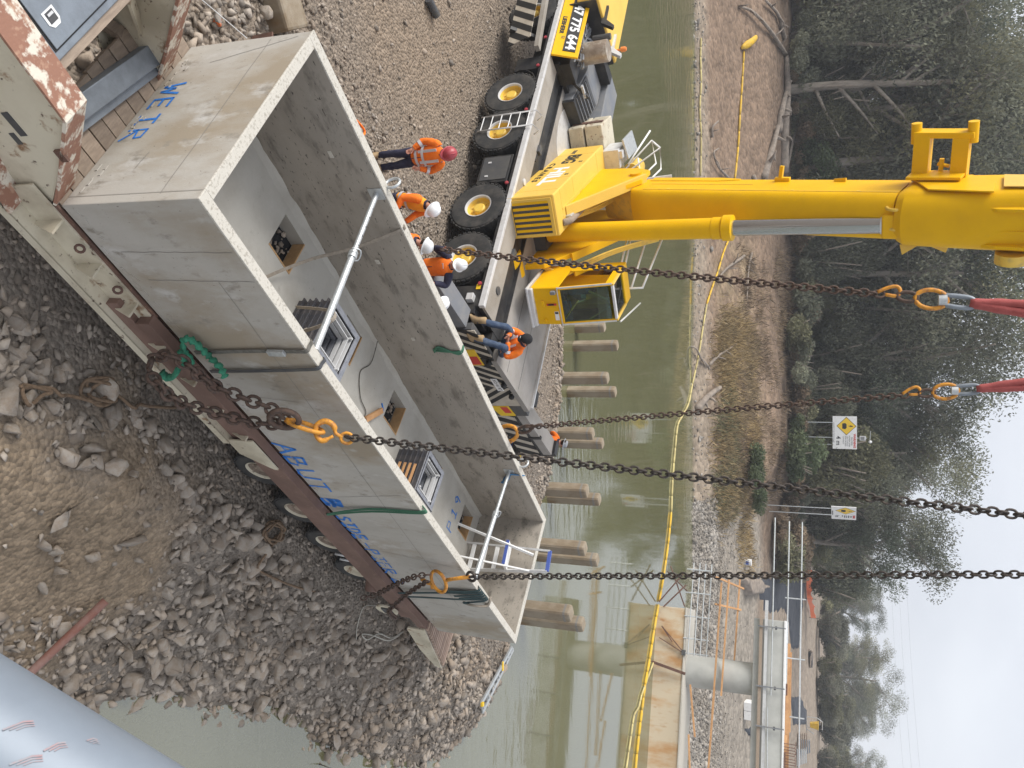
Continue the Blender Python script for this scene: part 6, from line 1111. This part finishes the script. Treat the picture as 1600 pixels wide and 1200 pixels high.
# ------------------------------------------------------------------ odds and ends on the spit
def lay(pts, lift=.04): return [Vector((p.x, p.y, gz(p.x, p.y)+lift)) for p in pts]
o = thing('steel_tube', 'rusty brown steel tube lying across the rubble near the water', 'steel tube'); a, b = atz(243,950,2.0), atz(140,1115,2.0); za, zb = gz(a.x,a.y), gz(b.x,b.y); MB().tube([Vector((a.x,a.y,za+.12)), Vector((b.x,b.y,zb+.28))], .055, 14).build('tube', mat('rusty tube', (.17,.07,.05), (.20,.12,.10), 3, (.4,.6), .7, bump=.2), o, auto=.6)
hp = thing('hand_rail', 'thick blue grey steel hand rail pipe crossing the near corner', 'hand rail'); 
def pipe_pts():
    d0, d1 = ray(0,1020), ray(290,1200); n = d0.cross(d1).normalized(); n = n if n.dot(ray(0,1200)) > 0 else -n; p0, p1 = d0*1.3, d1*1.36; return Vector((0,0,HC))+p0+n*.125, Vector((0,0,HC))+p1+n*.125
q0, q1 = pipe_pts(); ax = (q1-q0).normalized(); MB().tube([q0-ax*.6, q0, q1, q1+ax*.6], .125, 48).build('pipe', M['galv_pipe'], hp, auto=.6)
sm_ = MB()
for v, u, L_, an in ((40,1135,.04,1.0),(52,1190,.04,.9),(95,1168,.03,1.1),(150,1160,.015,1.0)):
    d = ray(v, u); o_ = Vector((0,0,HC)); w = o_-q0; A = d-ax*d.dot(ax); B = w-ax*w.dot(ax); aa, bb, cc = A.dot(A), 2*A.dot(B), B.dot(B)-.1265**2; D = bb*bb-4*aa*cc
    if D > 0:
        p = o_+d*((-bb-math.sqrt(D))/(2*aa)); n = (p-q0); n = (n-ax*n.dot(ax)).normalized(); t = (ax*math.cos(an)+n.cross(ax)*math.sin(an)).normalized(); s_ = n.cross(t)
        for k in range(3): ribbon(sm_, [p-t*L_*(.3+.2*k)+s_*(.004*k), p+s_*(.004*k)+n*.0002, p+t*L_*.3+s_*.004*(k-1)], .0014+.0007*k, n, -.0005)
sm_.build('paint_scuff', mat('red paint scuff', (.30,.20,.21), (.24,.26,.29), 70, (.4,.65), .6), hp, kind='stuff')
def heap(px, z, r, mt, label, name='rope', cat='rope', k=6, lift=.08): P_ = lay([atz(v, u, z) for v, u in px], lift); P_ = [p+Vector((0,0,.05*math.sin(i*2.1)+.04)) for i, p in enumerate(P_)]; o = MB().tube(catmull(P_, k), r, 7).build(name, M[mt], None, smooth=True); return tag(o, label, cat)
co = [(290,632),(265,637),(235,635),(205,632),(190,637)]+[(150+22*math.cos(t*1.05)+6*math.sin(t*2.3)-.6*t, 612+18*math.sin(t*1.05)+5*math.cos(t*1.7)) for t in range(20)]+[(120,625),(100,618),(82,618),(62,607),(35,605),(15,610),(18,630),(35,632),(48,618),(60,612),(30,602),(12,604)]
heap(co, 1.8, .022, 'rope', 'tangled brown rope coil lying on the rubble with its tail to the tie chain')
co = [(418+14*math.cos(t*1.2)+3*math.sin(t*2.7)-.3*t, 830+16*math.sin(t*1.2)+4*math.cos(t*1.9)) for t in range(22)]+[(408,870),(415,890),(440,905),(470,918),(500,925)]
heap(co, 1.5, .02, 'rope', 'tangled brown rope coil lying on the rubble beside the trailer wheels')
heap([(615,992),(600,1000),(585,993),(572,992),(578,1000),(592,990),(606,996),(618,985)], 1.2, .014, 'pale_rope', 'thin pale rope loops lying near the trailer ramp', k=5); heap([(600,948),(575,945),(562,948),(563,980),(566,1000)], 1.2, .008, 'pale_rope', 'thin pale cord trailing from the trailer corner to the rubble', k=5)
# lattice truss lying at the water's edge
a0, a1, b0, b1 = [Vector((p.x, p.y, max(gz(p.x,p.y), .05)+.24)) for p in (atz(773,1008,.5), atz(722,1095,.6), atz(784,1012,.4), atz(727,1108,.5))]
tr_ = thing('lattice_truss', 'pale grey steel lattice truss lying on the rocks at the end of the spit', 'truss')
for p, q in ((a0,a1),(b0,b1)): MB().bar(p, q, .10, .05).build('chord', M['galv'], tr_)
for k in range(7): f = k/6.3; g = (k+.6)/6.5; MB().bar(a0.lerp(a1,f), b0.lerp(b1,min(g,1)), .05, .03).build('lattice_bar', M['galv'], tr_); MB().bar(a0.lerp(a1,f), b0.lerp(b1,f), .05, .03).build('lattice_bar', M['galv'], tr_)
MB().box(a0.lerp(a1,.35)+Vector((0,0,.04)), (.25,.08,.02)).build('yellow_mark', M['sign_yellow'], tr_); MB().box(a1+Vector((0,0,.04)), (.1,.1,.06)).build('yellow_mark', M['sign_yellow'], tr_)
# top of the picture: broken concrete block, curved plate, timber, marker string, orange trolley handle, steel tube
p = atz(462,15,2.0); o = thing('concrete_block', 'broken tan concrete block half buried in the rubble at the picture edge', 'concrete block', (p.x, p.y, gz(p.x,p.y)), Matrix.Rotation(.5,3,'Z')); MB().bx(-.9,.28,-.30,.30,-.2,.38).build('block', M['tan_concrete'], o, bevel=.05)
p = atz(362,22,1.9); o = thing('curved_plate', 'curved rusty steel plate standing in the rubble behind the trailer neck', 'steel plate', (p.x, p.y, gz(p.x,p.y)), Matrix.Rotation(.6,3,'Z')); MB().loft([[Vector((math.cos(a)*r, math.sin(a)*r, z)) for r, z in ((.75,-.2),(.75,.35),(.72,.35),(.72,-.2))] for a in [-.9+1.9*k/12 for k in range(13)]]).build('plate', M['rust'], o)
o = thing('marker_string', 'thin white string stretched over the painted rock', 'string'); MB().tube([atz(310,-5,2.35), atz(386,60,2.35)], .006, 5).build('cord', M['white'], o)
a = atz(703,-8,1.9); b = atz(716,18,1.9); o = thing('steel_tube', 'short black steel tube lying on the dirt at the picture edge', 'steel tube'); MB().tube([Vector((a.x,a.y,gz(a.x,a.y)+.1)), Vector((b.x,b.y,gz(b.x,b.y)+.1))], .09, 14).build('tube', M['dark_grey'], o, auto=.6)
q = [(545,160),(555,178),(568,188),(580,200),(581,207),(576,210),(560,212)]; P_ = lay([atz(v, u, 1.9) for v, u in q], .3); o = thing('trolley_handle', 'bent orange trolley handle behind the trough near the standing worker', 'trolley'); MB().tube(catmull(P_, 4), .022, 8).build('handle', M['orange'], o, smooth=True); MB().tube([P_[1], P_[-1]], .015, 6).build('handle_bar', M['orange'], o)
p = atz(655,935,1.1); 
bw = thing('blue_container', 'blue and yellow container half hidden behind the trough by the water', 'container', (lambda p: (p.x, p.y, gz(p.x, p.y)))(atz(806,700,1.0))); MB().lathe([(0,0),(.16,0),(.16,.4),(.12,.45),(0,.45)], None, 14).build('tub', M['blue_plastic'], bw, auto=.6); MB().lathe([(0,0),(.1,0),(.1,.2),(0,.2)], Matrix.Translation((.2,.05,.1)), 10).build('yellow_lid', M['sign_yellow'], bw, auto=.6)
# ------------------------------------------------------------------ trees and shrubs of the far bank
def leafmat(name, a, b, rough=.7):
    m = mat(name, a, b, .35, (.4,.62), rough, attr='tint', rnd=.62); t = m.node_tree; P = t.nodes['Principled BSDF']; P.inputs['Specular IOR Level'].default_value = .25; src = P.inputs['Base Color'].links[0].from_socket
    tl_ = t.nodes.new('ShaderNodeBsdfTranslucent'); mx_ = t.nodes.new('ShaderNodeMixShader'); mx_.inputs[0].default_value = .35; ou = t.nodes['Material Output']; t.links.new(src, tl_.inputs[0]); t.links.new(P.outputs[0], mx_.inputs[1]); t.links.new(tl_.outputs[0], mx_.inputs[2]); t.links.new(mx_.outputs[0], ou.inputs[0]); return m
M['leaf_gum'] = leafmat('gum leaves', (.155,.163,.115), (.205,.208,.150)); M['leaf_olive'] = leafmat('olive leaves', (.185,.183,.105), (.235,.225,.14)); M['leaf_dark'] = leafmat('dark leaves', (.095,.115,.08), (.125,.14,.098))
M['leaf_green'] = leafmat('bright shrub leaves', (.085,.112,.058), (.12,.14,.075)); M['leaf_grey'] = leafmat('grey scrub leaves', (.165,.165,.125), (.20,.195,.15)); M['dry_grass'] = leafmat('dry grass', (.37,.275,.145), (.28,.22,.13)); M['dry_brush'] = leafmat('dry brush', (.22,.165,.115), (.28,.215,.14))
def leaves(name, clumps, n, ln, wd, m, droop=.5, seed=0):
    g = np.random.default_rng(seed); c = np.array([q[0] for q in clumps]); r = np.array([q[1] for q in clumps]); w = np.prod(r, axis=1)**(.7); ids = g.choice(len(c), n, p=w/w.sum())
    d = g.normal(size=(n, 3)); d /= np.linalg.norm(d, axis=1)[:, None]; rad = g.random(n)**.45; p = c[ids]+d*r[ids]*rad[:, None]
    a = g.normal(size=(n, 3)); a[:, 2] -= droop*1.6; a /= np.linalg.norm(a, axis=1)[:, None]; b = np.cross(a, g.normal(size=(n, 3))); b /= np.linalg.norm(b, axis=1)[:, None]
    L_ = ln*g.uniform(.6, 1.4, n)[:, None]; W_ = wd*g.uniform(.6, 1.4, n)[:, None]
    v = np.stack([p-a*L_*.5, p+b*W_*.5, p+a*L_*.5, p-b*W_*.5], 1).reshape(-1, 3); f = np.arange(n*4).reshape(n, 4)
    me = bpy.data.meshes.new(name); fast_mesh(me, v, f); me.materials.append(m); t = np.clip(g.random(len(c))[ids]*.72+g.random(n)*.28, 0, 1); at = me.attributes.new('tint', 'FLOAT', 'POINT'); at.data.foreach_set('value', np.repeat(t, 4).astype(np.float32)); return me
def gum_parts(seed, h, lean=.06, nl=5, spread=.30, low=.30, nleaf=10500, m='leaf_gum', ln=.33, fork=.3, clr=.115):
    g = np.random.default_rng(seed); mb = MB(); top = Vector((g.normal()*lean*h, g.normal()*lean*h, h*.62)); base = Vector((0,0,-.4)); tr = catmull([base, Vector((g.normal()*.02*h, g.normal()*.02*h, h*.2)), top*.6+Vector((0,0,h*.05)), top], 5); r0 = .021*h
    mb.tube(tr, [r0*(1-.7*i/len(tr)) for i in range(len(tr))], 8); cl = []
    for k in range(nl):
        s = tr[int(len(tr)*(fork+(.95-fork)*k/nl))]; an = 2*math.pi*(k/nl*1.62+g.random()*.3); ou = h*spread*g.uniform(.6,1.1); e = s+Vector((math.cos(an)*ou, math.sin(an)*ou, h*g.uniform(.14,.36))); mid = s.lerp(e,.5)+Vector((0,0,-h*.02+h*.05*g.random())); q = catmull([s, mid, e], 4); mb.tube(q, [r0*.5*(1-.7*i/len(q)) for i in range(len(q))], 6)
        for j in range(4):
            c = s.lerp(e, g.uniform(.5,1.15))+Vector((g.normal()*.06*h, g.normal()*.06*h, g.normal()*.05*h+.04*h)); R_ = h*clr*g.uniform(.65,1.25); cl.append((c[:], (R_*1.2, R_*1.2, R_*.75))); mb.tube([s.lerp(e,.6), c], [r0*.16, r0*.05], 4)
    for j in range(5): R_ = h*clr*g.uniform(.7,1.2); cl.append(((top.x+g.normal()*.09*h, top.y+g.normal()*.09*h, h*g.uniform(.72,.95)), (R_, R_, R_*.8)))
    for j in range(int(13*(1-low))): R_ = h*clr*.8*g.uniform(.6,1.2); an = g.random()*6.28; q_ = g.uniform(.08,.24); cl.append(((math.cos(an)*h*q_, math.sin(an)*h*q_, h*g.uniform(low*.7,.6)), (R_, R_, R_*.9)))
    return mb.mesh('trunk', M['bark'], True), leaves('crown', cl, nleaf, ln, ln*.42, M[m], .6, seed+99)
GUMS = [gum_parts(31,20), gum_parts(32,20,nl=6,spread=.26,low=.22,fork=.2), gum_parts(33,20,.04,6,.34,.3,m='leaf_olive'), gum_parts(34,20,.08,5,.28,.18,m='leaf_dark',fork=.2), gum_parts(35,20,.05,7,.30,.15,12000,fork=.15,clr=.13), gum_parts(36,20,.1,4,.32,.4,8500,m='leaf_gum',fork=.4)]
def tree(i, x, y, h, label, group='trees on the far bank', rot=None, w=1.0):
    tm, lm = GUMS[i]; o = thing('gum_tree', label, 'tree', on(x, y), Matrix.Rotation(random.random()*6.28 if rot is None else rot, 3, 'Z') @ Matrix.Diagonal((w*h/20, w*h/20, h/20)), group)
    share('trunk', tm, o); share('crown', lm, o); return o
# the near tall stand, left to right in the photograph's upright view
THK = []
row = [(-41,88,25),(-37,93,27),(-33.5,86,24),(-30.5,91,28),(-27.5,87,22),(-25,94,27),(-22.3,88,26),(-19.5,92,28),(-17,89,24),(-14.2,95,27),(-11.5,90,24),(-8.2,93,21),(-5.6,98,21),(-3,92,20),(-.2,96,19.5),(2.4,93,17),(4.9,98,17.5),(7.8,95,16.5),(10.4,99,18),(12.8,96,16.5),(15.2,101,16),(17.6,98,14.5)]
for k, (x, y, h) in enumerate(row):
    lb = ['tall pale trunked gum at the top left of the bank, left of the crane boom', 'tall gum in the dense stand behind the crane boom', 'gum on the bank between crane boom and warning sign', 'gum in the thinning end of the stand behind the warning signs'][0 if k < 4 else 1 if k < 10 else 2 if k < 15 else 3]
    tree(k*5 % 6, x, y, h*1.06, lb, 'tall gums of the near stand')
for k in range(24):
    x = -44+k*2.35+random.uniform(-.9,.9); y = random.uniform(86,95)
    THK.append((x, y, random.uniform(3.6,6.8)))
for k in range(26):
    x = -46+k*2.6+random.uniform(-1,1); y = random.uniform(104,128); tree((k*7+2) % 6, x, y, random.uniform(20,28) if x < -13 else random.uniform(12,16.5), 'gum standing farther back behind the tall stand' if x < -13 else 'lower gum behind the thinning end of the stand', 'gums behind the near stand')
for k in range(34):
    x = 22+k*3.9+random.uniform(-1.3,1.3); y = random.uniform(205,255); tree((k*5+1) % 6, x, y, random.uniform(11,15.5) if k % 6 else 17.5, 'distant gum in the low tree line at the right of the far bank', 'distant tree line', w=1.15)
for k in range(24):
    x = -60+k*8+random.uniform(-3,3); y = random.uniform(280,340); tree((k*5+3) % 6, x, y, random.uniform(10,14), 'far gum showing through gaps in the tree line', 'farthest gums', w=1.3)
# named trees that stand out
def lone(px, h, lean_, label, i=0, crown=.55, y=None):
    g = np.random.default_rng(50+i); p = hit_far(*px); mb = MB(); q = catmull([Vector((0,0,-.3)), Vector((lean_*.2,0,h*.3)), Vector((lean_*.7,.2,h*.65)), Vector((lean_,.4,h))], 6); r0 = .026*h; mb.tube(q, [r0*(1-.75*k/len(q)) for k in range(len(q))], 9); cl = []
    for k in range(9):
        s = q[int(len(q)*(.12+.085*k))]; an = g.random()*6.28; e = s+Vector((math.cos(an)*h*.28, math.sin(an)*h*.12, h*g.uniform(.06,.3))); bq_ = catmull([s, s.lerp(e,.5)+Vector((0,0,g.normal()*.03*h)), e], 4); mb.tube(bq_, [r0*.42*(1-.75*j/len(bq_)) for j in range(len(bq_))], 6)
        if k > 2: R_ = h*.09*g.uniform(.7,1.3); cl.append((e[:], (R_*1.2, R_, R_*.8))); cl.append(((e.x+g.normal()*.08*h, e.y, e.z+g.normal()*.07*h), (R_, R_, R_*.7)))
    o = thing('gum_tree', label, 'tree', p); mb.build('trunk', M['bark'], o, smooth=True); share('crown', leaves('crown', cl, int(3600*crown), .5, .2, M['leaf_olive'], .6, 70+i), o)
lone((1228,140), 19, 1.5, 'pale gum with twin forked trunks standing at the fallen logs', 0)
lone((1236,165), 15, -2.5, 'leaning gum with bare branches just right of the twin trunked one', 1, .4)
lone((1262,265), 15, 3, 'gum with bare bent limbs close to the crane boom', 2, .5)
lone((1275,490), 14, -3.0, 'gum with pale slanting trunk behind the first red sling', 3, .9)
# shrubs
def shrub_mesh(seed, m, n=3600, ln=.13, up=.8):
    g = np.random.default_rng(seed); cl = [((g.normal()*.4, g.normal()*.4, abs(g.normal())*.28*up+.35), (.42,.42,.38*up)) for _ in range(9)]; return leaves('foliage', cl, n, ln, ln*.4, M[m], -.1, seed)
SH = {k: [shrub_mesh(200+10*j+q, k) for q in range(3)] for j, k in enumerate(('leaf_green','leaf_grey','leaf_olive','leaf_gum','dry_brush'))}
SHB = {k: [leaves('foliage', [((math.cos(q*1.7+j)*.42*(j % 3)/2, math.sin(q*2.3+j)*.42*(j % 3)/2, .28+.075*j), (.34,.34,.30)) for j in range(10)], 11000, .062, .026, M[k], .3, 300+q) for q in range(3)] for k in ('leaf_gum','leaf_olive','leaf_grey')}
STEM = MB(); 
for k in range(7): STEM.tube([(0,0,-.1),(.3*math.cos(k),.3*math.sin(k),.5),(.5*math.cos(k),.5*math.sin(k),.9)], [.03,.02,.008], 5)
STEM = STEM.mesh('stem', M['driftwood'], True)
def shrub(p, s, mt, label, group=None, z=1.0):
    o = thing('shrub', label, 'shrub', p, Matrix.Rotation(random.random()*6.28, 3, 'Z') @ Matrix.Diagonal((s, s, s*z)), group); share('foliage', random.choice(SHB[mt] if s > 3.5 and mt in SHB else SH[mt]), o); share('stem', STEM, o)
shrub(hit_far(1240,255), 3.4, 'leaf_green', 'dense green bush at the foot of the trees beside the crane boom'); shrub(hit_far(1244,272), 3.0, 'leaf_green', 'second dense green bush tucked against the crane boom')
shrub(hit_far(1220,715), 3.1, 'leaf_green', 'round green shrub on the bank just below the large warning sign'); shrub(hit_far(1168,725), 2.1, 'leaf_green', 'low spreading green shrub nearer the water below the warning sign', z=.7); shrub(hit_far(1172,772), 1.5, 'leaf_green', 'small green shrub beside the third chain'); shrub(hit_far(1232,655), 1.6, 'leaf_green', 'small green shrub left of the warning sign posts')
shrub(hit_far(1256,500), 2.6, 'leaf_olive', 'olive bush on top of the bank beside the first chain'); shrub(hit_far(1252,540), 2.2, 'leaf_olive', 'olive bush just right of the first chain')
shrub(hit_far(1222,866), 2.2, 'leaf_green', 'green bush beside the last chain above the stone slope'); shrub(hit_far(1215,850), 2.6, 'dry_brush', 'brown leafless thicket beside the green bush'); shrub(hit_far(1218,828), 2.8, 'dry_brush', 'brown leafless thicket under the narrow warning sign'); shrub(hit_far(1230,840), 2.6, 'dry_brush', 'brown thicket behind the stone slope')
for k in range(46):
    x = -44+k*1.4+random.uniform(-.6,.6); y = random.uniform(82,92); shrub(on(x, y), random.uniform(1.4,3.2), ('leaf_olive','dry_brush','leaf_gum','dry_brush')[k % 4], 'understorey bush at the foot of the tall gums', 'understorey bushes')
for k in range(64):
    x = 17+k*1.35+random.uniform(-.8,.8); x = 17+k*2.0+random.uniform(-.8,.8) if k > 9 else x; y = 140+abs(random.gauss(0,16)) if x > 22 else 104+abs(random.gauss(0,10)); shrub(on(x, y), random.uniform(3.0,5.6), 'leaf_grey' if k % 3 else 'leaf_olive', 'grey green scrub bush on the flat below the distant tree line', 'grey scrub bushes', .75)
for x, y, s in THK: shrub(on(x, y), s, random.choice(('leaf_olive','leaf_gum','leaf_olive')), 'drooping olive thicket in front of the tall gum trunks', 'thickets in front of the gums', random.uniform(.9,1.5))
for k in range(50):
    x = -48+k*1.5+random.uniform(-.8,.8); y = random.uniform(100,124); shrub(on(x, y), random.uniform(4.0,6.5), ('leaf_olive','leaf_gum','leaf_gum')[k % 3], 'tall thicket standing between the trunks of the gum stand', 'tall thickets in the gum stand', 1.1)
for k in range(40):
    x = 24+k*3.8+random.uniform(-1,1); y = random.uniform(180,205); shrub(on(x, y), random.uniform(4,6.5), ('leaf_olive','leaf_gum','leaf_grey')[k % 3], 'tall grey green thicket along the foot of the distant tree line', 'thickets of the distant tree line', .9)
# grasses and dry brush: uncountable
def tufts(name, pts, n, ln, wd, m, spread, **k):
    g = RNG; ids = g.integers(0, len(pts), n); base = np.array(pts)[ids]; base[:, :2] += g.normal(size=(n, 2))*spread; base[:, 2] = far_z(base[:, 0], base[:, 1])-.02; d = g.normal(size=(n, 3))*.45; d[:, 2] = 1; d /= np.linalg.norm(d, axis=1)[:, None]; L_ = ln*g.uniform(.5,1.4,n)[:, None]; s = np.cross(d, g.normal(size=(n, 3))); s /= np.linalg.norm(s, axis=1)[:, None]; s *= wd
    v = np.stack([base-s, base+s, base+d*L_+np.array([0,0,-.1])*L_, base+d*L_*.6-s*.8], 1).reshape(-1, 3); me = bpy.data.meshes.new(name); fast_mesh(me, v, np.arange(n*4).reshape(n, 4)[:, [0,1,2,3]]); me.materials.append(M[m]); at = me.attributes.new('tint', 'FLOAT', 'POINT'); at.data.foreach_set('value', np.repeat(g.random(n), 4).astype(np.float32)); o = bpy.data.objects.new(name, me); COL.objects.link(o); return tag(o, kind='stuff', **k)
pts = [q for q in [hit_far(v, u)[:] for v, u in [(random.uniform(1124,1180), random.uniform(495,800)) for _ in range(210)]] if fbm(q[0]*.45+3, q[1]*.6, 3) > -.02]+[hit_far(v, u)[:] for v, u in[(random.uniform(1150,1172), random.uniform(820,880)) for _ in range(10)]]
tufts('dry_grass', pts, 11000, .62, .03, 'dry_grass', .9)
pts = [hit_far(v, u)[:] for v, u in [(random.uniform(1150,1245), random.uniform(390,800)) for _ in range(160)]]
tufts('dry_brush', pts, 9000, .6, .03, 'dry_brush', .6)
pts = [hit_far(v, u)[:] for v, u in [(random.uniform(1118,1150), random.uniform(590,800)) for _ in range(40)]+[(random.uniform(1235,1262), random.uniform(0,280)) for _ in range(40)]]
tufts('low_weeds', pts, 6000, .5, .03, 'leaf_olive', .6)
# crushed rock along the far waterline and under the pier
n = 34000; xx = RNG.uniform(8.5, 32, n); yy = far_shore(xx)+np.abs(RNG.normal(0, 4.2, n))-.7; keep = RNG.random(n) < np.where(yy-far_shore(xx) < 4.5, 1, .45); xx, yy = xx[keep], yy[keep]; rr = np.clip(np.exp(RNG.normal(-2.42,.45,len(xx))), .05, .40)*np.where(yy-far_shore(xx) < 4, 1.15, .75); scatter('bank_rubble', np.stack([xx, yy, far_z(xx, yy)+rr*.2], -1), rr, M['pale_rocks'], kind='stuff')
n = 900; xx = RNG.uniform(-28, 9, n); yy = far_shore(xx)+np.abs(RNG.normal(0, 1.6, n))-.3; rr = np.exp(RNG.normal(-2.6,.5,n)); scatter('shore_stones', np.stack([xx, yy, far_z(xx, yy)+rr*.2], -1), rr, M['pale_rocks'], kind='stuff')
# overhead power lines
pw = thing('power_lines', 'faint power lines crossing the sky beyond the trees', 'power lines')
for k in range(3): a, b = Vector((20,300,24+2.2*k)), Vector((160,210,30+2.0*k)); MB().tube([a.lerp(b, t/12)-Vector((0,0,3*4*(t/12)*(1-t/12))) for t in range(13)], .016, 4).build('wire', M['mid_grey'], pw)
# ------------------------------------------------------------------ the air over the river
hm = bpy.data.materials.new('haze'); hm.use_nodes = True; t = hm.node_tree; t.nodes.clear(); out = t.nodes.new('ShaderNodeOutputMaterial'); pv = t.nodes.new('ShaderNodeVolumePrincipled'); pv.inputs['Color'].default_value = (.90,.94,1,1); pv.inputs['Density'].default_value = .0007; pv.inputs['Anisotropy'].default_value = .2; t.links.new(pv.outputs[0], out.inputs['Volume'])
MB().bx(-425,425,-70,425,-7,46).build('haze', hm, kind='stuff')
